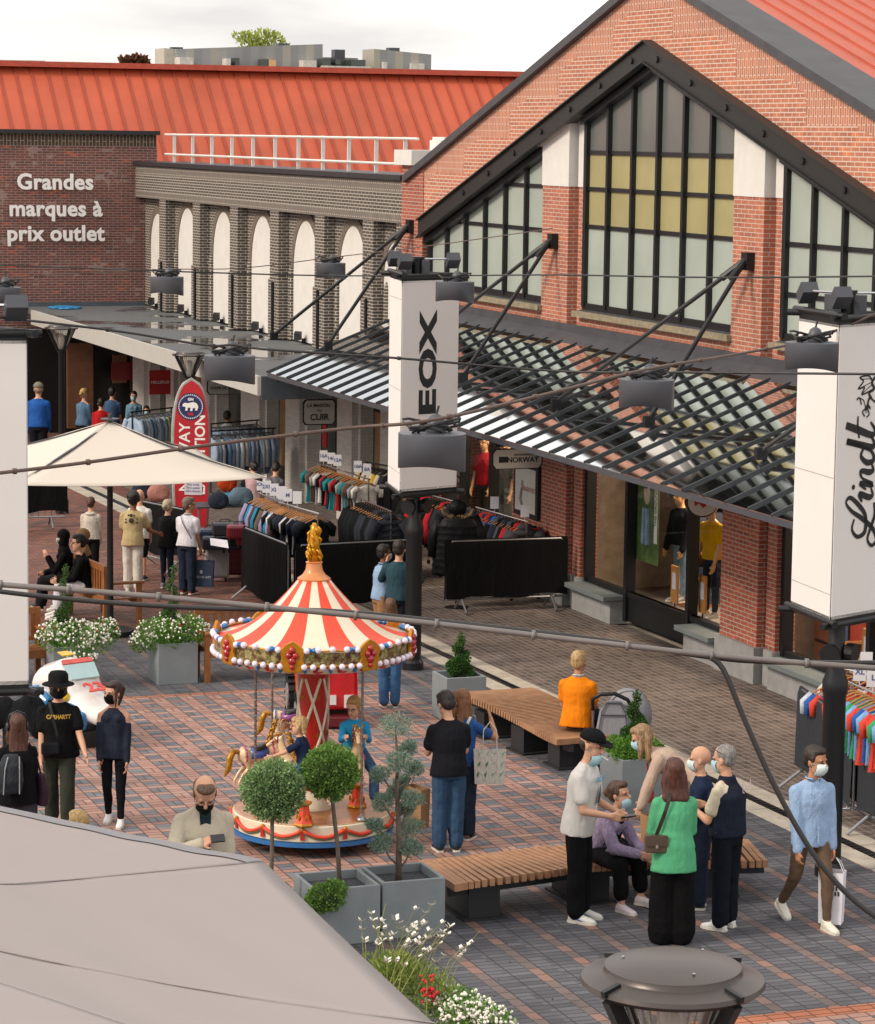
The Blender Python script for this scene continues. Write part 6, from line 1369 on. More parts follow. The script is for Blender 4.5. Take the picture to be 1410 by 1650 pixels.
# ================================================================ suitcases, table and bags
def suitcase(x,y,w,h,c,label,rot=0,lying=False,z=0,ribs=9):
    t=thing('suitcase',label,'suitcase',(x,y,z),local=True,group='suitcases before the sweatshirt rails'); m=mat('shell '+c,c,.3,coat=.4,var=.04); q=MB(); d=.13
    q.box(-w/2,w/2,-d,d,.06,h); o=q.build('shell',m,t,bevel=.05); 
    r_=MB()
    for k in range(ribs): xx=-w/2+.05+(w-.1)*k/(ribs-1); r_.box(xx-.008,xx+.008,-d-.008,-d+.002,.10,h-.05)
    for k in range(4): zz=.14+k*(h-.2)/4; r_.box(-w/2+.03,w/2-.03,-d-.006,-d,zz,zz+.012)
    r_.build('grooves',mat('shell groove '+c,c,.25,var=.02),o); MB().tube([(-.08,0,h),(-.07,0,h+.04),(.07,0,h+.04),(.08,0,h)],.010,6).build('handle',m_blk,t)
    for sx in (-1,1): MB().ell((sx*(w/2-.05),0,.03),(.02,.03,.03),8,6).build('wheel',m_blk,t)
    t.rotation_euler=(R(-88) if lying else 0,0,rot)
    if lying: t.location.z=z+.13
    return t
for (px,py,w,h,c,l) in ((349,936,.40,.62,'#8f9092','silver ribbed suitcase standing beside the navy shopping bag'),(376,931,.42,.62,'#5a1722','burgundy suitcase standing in the middle of the front row'),(397,926,.36,.62,'#5e1824','burgundy suitcase at the right end, partly behind the black barrier'),(362,915,.38,.60,'#6b1c28','burgundy suitcase in the second row behind the silver one')): 
    g=G(px,py); suitcase(g.x,g.y,w,h,c,l,rot=-.2)
for (px,py,c,l,z) in ((345,880,'#1c2634','dark blue suitcase lying on the stack above the silver one',.62),(385,880,'#1f2430','black blue suitcase lying on the right of the stack',.62),(337,868,'#22324a','navy suitcase at the left end of the stack',.72),(385,862,'#6b1c28','dark red suitcase lying at the top of the stack',.86),(362,858,'#25272d','black suitcase lying at the back of the stack',.88),(400,872,'#8a2432','bright burgundy suitcase lying at the right end of the stack',.74)):
    g=G(px,py,z); suitcase(g.x,g.y,.42,.30,c,l,rot=-.2,z=z-.12)
g=G(354,873,.9); q=MB().prism([g+Rt*a+Vector((0,0,b))+Nn*(-b) for a,b in ((-.14,-.05),(.15,-.09),(.12,.02),(-.16,.05))],(0,0,.004)); tag(centre(q.build('price_notice',mat('paper notice','#cfcdd6',.8))),'white price sheet with pink print lying on the suitcases','notice')
def tbl(px,py,L,Dp,label):
    g=G(px,py,.74); t=thing('display_table',label,'table',(g.x,g.y,0)); MB().box(g.x-L/2,g.x+L/2,g.y-Dp/2,g.y+Dp/2,.72,.75).build('top',m_dkg,t)
    for sx in (-1,1):
        for sy in (-1,1): MB().tube([(g.x+sx*(L/2-.05),g.y+sy*(Dp/2-.05),0),(g.x+sx*(L/2-.05),g.y+sy*(Dp/2-.05),.72)],.018,8).build('leg',m_steel,t)
    return g
g=tbl(378,812,1.6,.7,'grey folding table of patterned bags behind the suitcases')
def softbag(p,r,c,label,pat=None):
    t=thing('soft_bag',label,'bag',tuple(p)); m=cloth('bag '+c,c,scale=40,var=.5 if pat else .15); q=MB(); q.ell(Vector(p)+Vector((0,0,r*.7)),(r,r*.6,r*.8),14,9); q.ell(Vector(p)+Vector((r*.3,-r*.3,r*.45)),(r*.5,r*.4,r*.4),10,7); o=q.build('bag_body',m,t,fix=False); mods(o,.03,2,.03); MB().tube([Vector(p)+Vector((-r*.3,0,r*1.35)),Vector(p)+Vector((0,0,r*1.7)),Vector(p)+Vector((r*.3,0,r*1.35))],.012,6).build('handle',m_blk,t)
for (px,py,r,c,l,pt) in ((352,812,.2,'#2b3040','dark floral holdall on the display table',1),(368,806,.16,'#3f88ad','bright blue bag in the middle of the display table',0),(388,808,.24,'#5f7484','blue grey patterned holdall on the display table',1),(366,783,.2,'#c2481f','bright orange backpack hanging behind the display table',0),(402,783,.18,'#262a35','navy speckled bag behind the grey jumper',1),(255,800,.22,'#a9776a','dusty pink backpack hanging under the parasol',0),(228,795,.2,'#2a3042','dark blue backpack under the parasol',1)):
    g2=G(px,py+8,.76); softbag((g2.x,g2.y,.76),r,c,l,pt)
# ================================================================ stroller
g=G(993,1234); zt=zat(g,1112); k=zt; t=thing('stroller','grey pushchair with a black handle parked beside the man in orange','stroller',tuple(g)); m_st=cloth('grey melange fabric','#8a8a90',scale=30,var=.1,fold=.2); c=Vector((g.x,g.y,0))
q=MB(); n=14
for i_ in range(9):
    a=R(200-i_*24); 
    for j_ in range(n+1): b=PI*j_/n; q.v.append(tuple(c+Rt*(.13+.23*math.cos(b))+Vector((0,0,k*.55))+(-Nn*math.cos(a)+Vector((0,0,math.sin(a)*0)))*.30*math.sin(b)*1.0+Vector((0,0,.42*k*math.sin(b)*(.55+.45*math.sin(a+PI*.0))))))
for i_ in range(8):
    for j_ in range(n): q.f.append((i_*(n+1)+j_,i_*(n+1)+j_+1,(i_+1)*(n+1)+j_+1,(i_+1)*(n+1)+j_)); q.mi.append(0)
q=MB(); q.ell(c+Rt*.14-Nn*.12+Vector((0,0,k*.66)),(.27,.34,.34*k),20,14); o=q.build('canopy',m_st,t,smooth=True)
for a in (-.3,.15,.5): MB().tube([c+Rt*(.14+.272*math.cos(b)*math.cos(a))-Nn*(.12+.0)+Vector((0,0,0))+(-Nn)*.34*math.sin(a)+Vector((0,0,k*.66+.342*k*math.sin(b)*math.cos(a))) for b in np.linspace(0,PI,14)],.007,5).build('canopy_hoop',mat('mid grey piping','#5f6066',.7),o)
q=MB(); w0=.20; pr=[(-w0,k*.22),(w0,k*.20),(w0*1.02,k*.5),(w0*.8,k*.78),(w0*.45,k*.90),(-w0*.45,k*.90),(-w0*.8,k*.78),(-w0*1.02,k*.5)]
q.prism([c-Rt*.06+Nn*.20+Rt*x+Vector((0,0,z))-Nn*z*.08 for x,z in pr],Nn*.07); bp_=q.build('back_panel',m_st,t,bevel=.03)
MB().tube([c-Rt*.06+Nn*.285+Rt*x*.86+Vector((0,0,z*.97))-Nn*z*.08 for x,z in pr[1:]+[pr[0]]],.006,5).bar(c-Rt*.20+Nn*.235+Vector((0,0,k*.72)),c+Rt*.08+Nn*.235+Vector((0,0,k*.72)),.008,.012).build('piping',mat('dark grey piping','#3c3d42',.7),bp_)
MB().tube([c-Rt*.30+Nn*.18+Vector((0,0,k*.78)),c-Rt*.31+Nn*.24+Vector((0,0,k*.93)),c-Rt*.22+Nn*.27+Vector((0,0,k*1.0)),c-Rt*.05+Nn*.27+Vector((0,0,k*1.01)),c+Rt*.10+Nn*.25+Vector((0,0,k*.93)),c+Rt*.17+Nn*.2+Vector((0,0,k*.80))],.024,8).build('handle',m_blk,t,smooth=True)
MB().tube([c+Rt*.17+Nn*.2+Vector((0,0,k*.80)),c+Rt*.24+Nn*.12+Vector((0,0,k*.52)),c+Rt*.24+Vector((0,0,.2))],.018,8).build('frame',m_steel,t); MB().tube([c-Rt*.30+Nn*.18+Vector((0,0,k*.78)),c-Rt*.28+Vector((0,0,.2))],.018,8).build('frame',m_steel,t)
for sx,sy in ((-1,-1),(1,-1),(-1,1),(1,1)): a=c+Rt*.25*sx-Nn*.25*sy+Vector((0,0,.11)); MB().tube([a-Rt*.02,a+Rt*.02],.11,16).build('wheel',m_blk,t)
# ================================================================ shop mannequins, hangers and window props
def prop_tag(x,y,label):
    t=thing('hanger_stand',label,'display stand',(x,y,.45)); MB().tube([(x,y,.1),(x,y,1.0)],.012,6).build('stand',m_blk,t); q=MB(); q.box(x-.02,x+.01,y-.11,y+.11,.55,1.1); q.build('card',mat('orange kraft card','#b87f3a',.6),t); MB().box(x-.026,x-.021,y-.07,y+.05,.75,1.0).build('card_insert',mat('white ticket','#d9dae0',.7,var=.02),t)
ix=XF+.75
# ================================================================ brown bag on the bench etc

q=MB(); c=G(8,1150,.9)
for k in range(9): q.ell(c+Rt*(-.35+.09*k)+Vector((0,0,.05*math.sin(k*2.1))),(.12,.1,.20+.05*math.sin(k)),10,7)
t=thing('folded_awning','dark crumpled folded awning below the left white banner','awning',(c.x,c.y,0)); o=q.build('cloth_folds',cloth('dark folded canvas','#22252b',fold=.8),t,fix=False); mods(o,.03,1,.04); MB().tube([(c.x,c.y,0),(c.x,c.y,.9)],.03,8).build('post',m_blk,t)
# ================================================================ carousel
cg_=G(503,1336,.12); cx0,cy0_=cg_.x,cg_.y; Rd=.845
car=thing('carousel','small red and white striped carousel with rearing horses and a gilded finial','carousel',(cx0,cy0_,0))
m_cream=mat('cream enamel','#d9cdb6',.35,coat=.4,var=.03); m_redp=mat('carousel red','#b3261c',.3,coat=.5,var=.05); m_orr=mat('orange red stripe','#d8452a',.45,var=.03); m_gold=mat('gold paint','#b57a17',.35,.35,var=.2,scale=15); m_blup=mat('sky blue paint','#2f6fae',.35,coat=.3,var=.05); m_deck=mat('varnished deck','#c07a3c',.25,coat=.2,var=.2,scale=5)
def cp_(r,a,z): return Vector((cx0+r*math.cos(a),cy0_+r*math.sin(a),z))
MB().lathe([(Rd-.04,.13),(Rd+.01,.13),(Rd+.015,.17),(Rd-.03,.175)],(cx0,cy0_,0),64,cap=False).build('rim',m_blup,car,smooth=40)
MB().lathe([(Rd-.03,.17),(Rd-.0,.19),(Rd-.005,.34),(Rd-.03,.36)],(cx0,cy0_,0),64,cap=False).build('skirting',m_cream,car,smooth=40)
td=NT('radial deck boards'); tcn=td.a('ShaderNodeTexCoord'); spx=td.a('ShaderNodeSeparateXYZ'); td.l(tcn.outputs['Object'],spx.inputs[0]); ro=td.math('LESS_THAN',td.math('FLOORED_MODULO',spx.outputs[1],.055),.005); nn_=td.noise(tcn.outputs['Object'],7,4); cc_=td.ramp(nn_,[(.3,S('#a05a26')),(.6,S('#b87a42')),(.8,S('#8f4a1c'))]); td.l(td.mix(ro,cc_,S('#5a3418')),td.b.inputs['Base Color']); td.b.inputs['Roughness'].default_value=.28; td.b.inputs['Coat Weight'].default_value=.15
dk_=MB().lathe([(0,.30),(Rd-.02,.30),(Rd-.02,.358),(0,.358)],(0,0,0),64,cap=False).build('deck',td.m,None,smooth=40); dk_.location=(cx0,cy0_,0); dk_.parent=car; dk_.matrix_parent_inverse=Matrix.Translation((-cx0,-cy0_,0))
NS=12; q=MB(); q2=MB(); q3=MB(); q4=MB()
for k in range(NS):
    a0=2*PI*k/NS+.1; a1=2*PI*(k+1)/NS+.1; P=[];P2=[]
    for j in range(9): f=j/8; a=a0+(a1-a0)*f; P.append(cp_(Rd+.012,a,.315-.075*math.sin(PI*f))); P2.append(cp_(Rd+.010,a,.292-.075*math.sin(PI*f)))
    q.tube(P,.019,6); q2.tube(P2,.012,6); c=cp_(Rd+.012,a0,.30); q3.ell(c+Vector((0,0,.02)),(.022,.022,.026),8,6); q4.prism([cp_(Rd+.008,a0-.03,.21),cp_(Rd+.008,a0+.03,.21),cp_(Rd+.012,a0+.012,.30),cp_(Rd+.012,a0-.012,.30)],Vector((math.cos(a0),math.sin(a0),0))*.012)
q.build('red_garland',m_orr,car,smooth=True); q2.build('green_garland',mat('garland olive','#5f6a4a',.4),car,smooth=True); q3.build('gold_boss',m_gold,car,smooth=True); q4.build('tassel',m_redp,car)
for k in range(3): a=k*2.1+.6; MB().tube([cp_(.6,a,0),cp_(.6,a,.2)],.05,10).build('support_leg',m_blk,car)
# centre drum
MB().lathe([(.22,.36),(.22,.38),(.20,.44),(.17,.52),(.165,.56)],(cx0,cy0_,0),28).build('drum_base',m_cream,car,smooth=40)
MB().lathe([(.155,.5),(.155,1.75),(.2,1.85),(.3,1.98)],(cx0,cy0_,0),28).build('centre_drum',m_redp,car,smooth=40)
q=MB()
for k in range(5):
    for s in (-1,1): q.tube([cp_(.158,2*PI*k/5+s*f*2.4,.56+f*1.2) for f in np.linspace(0,1,20)],.017,5)
q.build('lattice',m_cream,car,smooth=True); q=MB()
for k in range(6):
    for st in range(3):
        a=2*PI*(k+.0)/6+PI/6; c=cp_(.159,a,.56+st*.4+.2)
        for j in range(8): dv=(Vector((-math.sin(a),math.cos(a),0))*math.cos(j*PI/4)+Vector((0,0,1))*math.sin(j*PI/4))*.035; q.bar(c,c+dv,.005,.004)
q.build('star_motif',m_gold,car)
# roof
ZR0,ZR1,Rr=2.20,2.80,1.0
NRf=24; prof=[]
for i in range(13): f=i/12; prof.append((.16+(Rr-.16)*f,ZR1-(ZR1-ZR0)*(1-(1-f)**1.75)))
q=MB()
n=100
for i,(r,z) in enumerate(prof):
    for k in range(n): a=2*PI*k/n; q.v.append(tuple(cp_(r,a,z)))
for i in range(len(prof)-1):
    for k in range(n): q.f.append((i*n+k,i*n+(k+1)%n,(i+1)*n+(k+1)%n,(i+1)*n+k)); q.mi.append(((k+2)//5)%2)
rf=q.build('roof',[m_cream,m_orr],car,smooth=60); rf.modifiers.new('thickness','SOLIDIFY').thickness=.01
MB().lathe([(Rr-.01,ZR0-.0),(Rr+.015,ZR0-.01),(Rr+.005,ZR0-.17),(Rr-.06,ZR0-.24),(Rr-.09,ZR0-.24)],(cx0,cy0_,0),72).build('valance',m_cream,car,smooth=40)
q=MB(); qb=MB()
for k in range(24):
    a=2*PI*k/24; P=[cp_(Rr+.006,a-.10+.2*j/6,ZR0-.165-.0) for j in range(7)]+[cp_(Rr-.045,a+.08*math.cos(PI*j/6),ZR0-.17-.065*math.sin(PI*j/6)) for j in range(7)]
    q.prism(P,Vector((math.cos(a),math.sin(a),0))*.014); a+=PI/24; c=cp_(Rr-.012,a,ZR0-.19); qb.ell(c,(.022,.022,.042),8,6)
q.build('red_scallop',m_redp,car); qb.build('blue_drop',m_blup,car,smooth=True)
_t=NT('painted landscape'); _c=_t.a('ShaderNodeTexCoord'); _t.l(_t.ramp(_t.noise(_c.outputs['Object'],16,6,.75),[(.36,S('#2e2420')),(.46,S('#6b4028')),(.52,S('#6d7048')),(.58,S('#b0a060')),(.68,S('#5a7a8a'))]),_t.b.inputs['Base Color']); _t.b.inputs['Roughness'].default_value=.35; m_pic=_t.m; q=MB(); qg=MB(); qr=MB(); ql=MB(); qc=MB(); rg=np.random.RandomState(9)
bulbs=[]
for k in range(8):
    a0=2*PI*k/8-1.30; a1=a0+2*PI/8; am=(a0+a1)/2
    q=MB(); qg=MB(); qr=MB()
    for j in range(8):
        f0,f1=.16+.68*j/8,.16+.68*(j+1)/8; A0,A1=a0+(a1-a0)*f0,a0+(a1-a0)*f1
        h0,h1=.025*math.sin(PI*f0),.025*math.sin(PI*f1)
        q.add([cp_(Rr+.022,A0,ZR0-.13),cp_(Rr+.022,A1,ZR0-.13),cp_(Rr+.03,A1,ZR0-.03+h1),cp_(Rr+.03,A0,ZR0-.03+h0)],[(0,1,2,3)])
    ql.tube([cp_(Rr+.03,a0+(a1-a0)*f,ZR0-.02+.03*math.sin(PI*f)) for f in np.linspace(.12,.88,10)],.012,6); ql.tube([cp_(Rr+.026,a0+(a1-a0)*f,ZR0-.145) for f in np.linspace(.12,.88,10)],.014,6)
    dv=Vector((math.cos(a0),math.sin(a0),0)); tv=Vector((-dv.y,dv.x,0)); c=cp_(Rr+.02,a0,ZR0-.07)
    sh=[(x*1.35,y*1.15) for x,y in [(-.10,-.06),(-.06,-.12),(.06,-.12),(.10,-.06),(.08,.0),(.10,.07),(.05,.13),(0,.16),(-.05,.13),(-.10,.07),(-.08,.0)]]
    qg.prism([c+tv*x+Vector((0,0,y)) for x,y in sh],dv*.035)
    for (x,y,r) in ((0,.09,.036),(-.035,.035,.034),(.035,.035,.034),(0,-.02,.042),(0,-.08,.028)): qr.ell(c+dv*.036+tv*x+Vector((0,0,y)),(r,r,r*1.1),8,6)
    q.build('painted_panel',m_pic,car); sh_=qg.build('shield',m_gold,car,bevel=.006); qr.build('red_jewel',mat('ruby enamel','#a81220',.15,coat=.8),sh_,smooth=True)
    for f in (.2,.28,.72,.8): qc.ell(cp_(Rr+.03,a0+(a1-a0)*f,ZR0+.02),(.04,.04,.028),8,6)
    for f in (.18,.32,.5,.68,.82): bulbs.append(cp_(Rr+.05,a0+(a1-a0)*f,ZR0-.0+.03*math.sin(PI*f)))
    for f in (.15,.26,.38,.5,.62,.74,.85): bulbs.append(cp_(Rr+.05,a0+(a1-a0)*f,ZR0-.15))
ql.build('panel_moulding',m_gold,car,smooth=True); qc.build('blue_cloud',m_blup,car,smooth=True)
m_blb=mat('pearly bulb glass','#e6dcea',.1,coat=.6,var=.05,scale=80); bm0=MB().ell((0,0,0),.034,10,7); bme=bm0.mesh('bulb'); bme.materials.append(m_blb); bme.shade_smooth()
bulb_first=None
for i,bp in enumerate(bulbs[:96]):
    o=bpy.data.objects.new('bulb',bme); COL.objects.link(o); o.parent=car; o.matrix_parent_inverse=Matrix.Translation((-cx0,-cy0_,0)); o.location=bp
MB().lathe([(.17,ZR1-.02),(.175,ZR1),(.12,ZR1+.04),(.09,ZR1+.09),(.08,ZR1+.16),(.09,ZR1+.17),(.07,ZR1+.18)],(cx0,cy0_,0),28).build('finial_base',mat('apricot enamel','#c98048',.35,coat=.4),car,smooth=35)
q=MB(); r_=random.Random(4); zb=ZR1+.18
q.lathe([(.06,0),(.055,.2),(.04,.33),(.02,.40)],(cx0,cy0_,zb),12)
for k in range(34): a=r_.uniform(0,6.28); z=r_.uniform(.0,.36); r=.055-.06*z; q.tube([cp_(r,a,zb+z+.05),cp_(r+.025,a+.35,zb+z+.02),cp_(r+.012,a+.7,zb+z-.03)],[.012,.018,.01],6)
q.build('gilded_finial',mat('bright gilding','#c48a17',.28,.5,var=.25,scale=25),car,smooth=True)
# canopy poles
polepx=[(411,1300),(438,1240),(491,1215),(582,1322)]
PP=[]
for (px,py) in polepx:
    g=G(px,py,.36); PP.append(g); q=MB(); zt=2.0; P=[Vector((g.x,g.y,.36+.03*k)) for k in range(int((zt-.36)/.03)+1)]
    q.tube(P,.014,8); 
    for k in range(len(P)*2): a=k*1.0; z=.36+k*.0155; 
    hl=[Vector((g.x+.015*math.cos(k*.9),g.y+.015*math.sin(k*.9),.36+k*.012)) for k in range(int((zt-.36)/.012))]; q.tube(hl,.005,4); po=q.build('pole',mat('twisted steel','#8d867e',.3,.7),car,smooth=True); MB().lathe([(.055,0),(.06,.01),(.045,.03),(.02,.055)],(g.x,g.y,.36),14).build('pole_foot',m_steel,po,smooth=True)
# wooden horses
m_hb=mat('painted horse cream','#d6b892',.3,coat=.5,var=.12,scale=4); m_mane=mat('horse mane gold','#a87518',.35,.3,var=.5,scale=30); m_tack=mat('harness crimson','#8e1d3a',.35,coat=.3); m_pink=mat('harness pink','#b5527e',.35,coat=.3); m_sad=mat('saddle black','#1d1718',.4)
def horse(pos,rot,label,sc_=1,pink=True):
    t=thing('carousel_horse',label,'carousel horse',tuple(pos),local=True,group='wooden horses on the small carousel'); q=MB()
    q.loft([((0,-.34,.02),.05,.06),((0,-.28,.03),.12,.13),((0,-.1,.0),.115,.12),((0,.1,.0),.12,.135),((0,.24,.04),.115,.14),((0,.32,.10),.07,.1)],14,(1,0,0),(0,0,1))
    q.loft([((0,.20,.06),.085,.12),((0,.30,.20),.06,.085),((0,.35,.33),.045,.065),((0,.37,.42),.042,.055)],12,(1,0,0),(0,.8,-.5))
    q.loft([((0,.34,.44),.045,.055),((0,.42,.42),.046,.052),((0,.50,.37),.033,.036),((0,.56,.33),.03,.03),((0,.58,.32),.018,.018)],12,(1,0,0),(0,.45,.85))
    for s in (-1,1):
        q.tube([(s*.03,.335,.47),(s*.035,.33,.53)],[.018,.006],6)
        q.tube([(s*.07,.22,-.02),(s*.075,.33,-.12),(s*.075,.40,-.17),(s*.075,.34,-.27),(s*.075,.31,-.32)],[.055,.04,.028,.022,.03],8)
        q.tube([(s*.07,-.24,-.02),(s*.08,-.20,-.16),(s*.08,-.30,-.25),(s*.08,-.37,-.36),(s*.08,-.36,-.40)],[.07,.045,.027,.022,.03],8)
    o=q.build('horse_body',m_hb,t,fix=False); mods(o,.014,2)
    q=MB()
    for k in range(9): f=k/8; y=.20+.13*f-.03; z=.16+.36*f; q.tube([(0,y,z),(.03*(-1)**k,y-.06,z-.01),(.05*(-1)**k,y-.07,z-.08)],[.02,.026,.008],6)
    q.tube([(0,.36,.50),(.01,.42,.50),(.0,.47,.46)],[.02,.016,.006],6); q.tube([(0,-.33,.08),(0,-.42,.10),(0,-.48,.0),(0,-.50,-.16),(0,-.56,-.26)],[.03,.05,.055,.045,.012],8); q.build('mane_and_tail',m_mane,t,smooth=True)
    q=MB(); q.loft([((0,-.12,.10),.10,.05),((0,-.02,.115),.11,.04),((0,.08,.13),.08,.05)],12,(1,0,0),(0,0,1)); q.build('saddle',m_sad,t,smooth=True); MB().loft([((0,-.18,.03),.127,.10),((0,0,.03),.128,.105),((0,.1,.04),.128,.10)],14,(1,0,0),(0,0,1)).build('saddle_cloth',mat('saddle cloth blue','#3a56a8',.4,coat=.3) if pink else mat('saddle cloth purple','#7a3a7a',.4,coat=.3),t,smooth=True); q=MB()
    for (y,z,rx,rz) in ((.18,.01,.128,.15),(-.26,.02,.13,.14)): q.tube([(rx*math.cos(k*PI/9),y,z+rz*math.sin(k*PI/9)) for k in range(19)],.014,6)
    q.build('breast_strap',m_pink if pink else m_blup,t,smooth=True); q=MB(); q.tube([(.045*math.cos(k*PI/6),.47+.02*math.sin(k*PI/6)*0,.385+.045*math.sin(k*PI/6)) for k in range(13)],.008,5); q.tube([(.05*math.cos(k*PI/6),.40,.43+.06*math.sin(k*PI/6)) for k in range(13)],.008,5); q.tube([(.05,.41,.42),(.05,.5,.38)],.007,4); q.tube([(-.05,.41,.42),(-.05,.5,.38)],.007,4); q.build('bridle',m_tack,t,smooth=True)
    q=MB(); 
    for s in (-1,1): q.ell((s*.042,.44,.435),(.008,.012,.010),8,6)
    q.build('eyes',m_eye,t); t.rotation_euler=(0,0,rot); t.scale=(sc_,)*3; return t
def stand_(px,py): 
    g=G(px,py,.36); t=MB().lathe([(.10,0),(.105,.02),(.06,.10),(.05,.22),(.08,.24),(.02,.25)],(g.x,g.y,.362),6).build('horse_pedestal',m_orr,car); q=MB(); q.lathe([(.108,0),(.112,.012),(.10,.03)],(g.x,g.y,.362),6); q.lathe([(.052,.2),(.085,.225),(.085,.245)],(g.x,g.y,.362),6); [q.ell((g.x+.075*math.cos(a),g.y+.075*math.sin(a),.45),(.012,.012,.035),8,6) for a in (k*PI/3+PI/6 for k in range(6))]; q.build('pedestal_gilding',m_gold,t); return g
ang=lambda f: -(R(20.2)+R(f))
h1=Vector(G(418,1292,.36)); horse((h1.x,h1.y,.36+.50),ang(62),'carousel horse with a gold tail, leftmost, heading away',.72)
h2=Vector(G(492,1322,.36)); stand_(490,1330); horse((h2.x,h2.y,.36+.52),ang(-75),'carousel horse ridden by the blond child in navy',.74)
h3=Vector(G(570,1305,.36)); stand_(575,1300); horse((h3.x,h3.y,.36+.56),ang(172),'carousel horse facing the camera, ridden by the boy in glasses',.74)
h4=Vector(G(470,1232,.36)); horse((h4.x,h4.y,.36+.52),ang(88),'carousel horse at the back beside the centre drum',.7,pink=False)
def kid(pos,face,**k): return pos,face
# ================================================================ race car ride
g=G(112,1190); t=thing('race_car_ride','white and blue coin operated race car ride numbered 23','ride',(g.x,g.y,0),local=True); m_whp=mat('white moulded plastic','#d6d6d4',.25,coat=.6,var=.03); m_bl2=mat('blue moulded plastic','#1c6ea8',.25,coat=.6)
q=MB(); q.loft([((0,-.62,.55),.16,.14),((0,-.45,.62),.30,.24),((0,-.1,.72),.31,.30),((0,.15,.70),.30,.26),((0,.35,.56),.30,.16),((0,.62,.50),.26,.13),((0,.80,.46),.16,.10)],16,(1,0,0),(0,0,1)); o=q.build('shell',m_whp,t,fix=False); mods(o,.022,3)
q=MB()
for sx in (-1,1):
    q.loft([((sx*.27,.15,.42),.08,.12),((sx*.30,.42,.46),.11,.15),((sx*.26,.68,.42),.08,.12)],12,(1,0,0),(0,0,1)); q.loft([((sx*.26,-.55,.44),.08,.12),((sx*.29,-.3,.48),.11,.17),((sx*.27,-.05,.42),.08,.12)],12,(1,0,0),(0,0,1))
o=q.build('mudguard',m_bl2,t,fix=False); mods(o,.022,2)
MB().prism([(-.20,.27,.83),(.20,.27,.83),(.22,.10,.965),(-.22,.10,.965)],(0,.012,.02)).build('windscreen',glassy('windscreen print','#a9c6c9',.1,noise_=5),t); MB().prism([(-.22,.09,.975),(.22,.09,.975),(.20,.03,1.01),(-.20,.03,1.01)],(0,.01,.02)).build('sun_strip',mat('coral strip','#cf5a52',.4),t)
text('23',.27,mat('red number','#cc3a2e',.4),t,(0,.50,.79),(-1,0,0),(0,-.97,.25),ext=.006,bold=.01,name='number'); MB().prism([(-.08,-.1,1.03),(.10,-.1,1.03),(.08,-.25,1.035),(-.06,-.25,1.035)],(0,0,.012)).build('yellow_decal',mat('yellow decal','#d8b13a',.4),t)
MB().ell((.30,.25,.64),(.09,.11,.08),12,8).build('yellow_mirror',mat('yellow plastic','#dbb51f',.3),t,smooth=True); MB().box(-.34,.34,-.6,.6,.0,.28).build('base',mat('black ride base','#222326',.5),t,bevel=.03)
for sx in (-1,1):
    for sy in (-.35,.42): MB().tube([(sx*.30,sy,.26),(sx*.38,sy,.26)],.15,18).build('wheel',m_blk,t,bevel=.02)
t.rotation_euler=(R(-6),0,-(R(20.2)+R(140))); 
# ================================================================ red tractor ride behind the carousel
g=G(522,1160); t=thing('tractor_ride','shiny red and orange children tractor ride behind the carousel','ride',(g.x,g.y,0),local=True); m_rr=mat('glossy red plastic','#b8141f',.18,coat=.8); m_or=mat('orange plastic','#d4521c',.3)
MB().box(-.20,.38,-.5,.45,.22,.86).build('bonnet',m_rr,t,bevel=.05); MB().box(-.38,-.20,-.45,.1,.3,.95).build('side_panel',m_or,t,bevel=.04); MB().box(-.3,.45,-.6,.5,.02,.16).build('base',mat('dark red base','#5a141a',.4),t,bevel=.02)
q=MB().box(.02,.10,-.53,-.498,.3,.42).box(.20,.32,-.53,-.498,.26,.42); q.build('headlight',m_whp,t); text('RIDE',.06,mw,t,(.08,-.505,.72),(1,0,0),(0,0,1),ext=.002) if False else None
for (x,y,r) in ((-.46,.1,.30),(-.40,-.42,.21)):
    o=MB().tube([(x,y,r),(x+.12,y,r)],r,24).build('wheel',m_blk,t); q=MB(); [q.obox((x+.06,y+r*math.cos(k*PI/9),r+r*math.sin(k*PI/9)),(.07,0,0),(0,.02*math.sin(k*PI/9)+.001,.02*math.cos(k*PI/9)),(0,.022*math.cos(k*PI/9),.022*math.sin(k*PI/9))) for k in range(18)]; q.build('tread',m_blk,o); MB().tube([(x-.012,y,r),(x,y,r)],r*.55,18).build('hub_cap',mat('silver hub','#a9a9ab',.3,.5),o)
t.rotation_euler=(0,0,-(R(20.2)-R(8)))
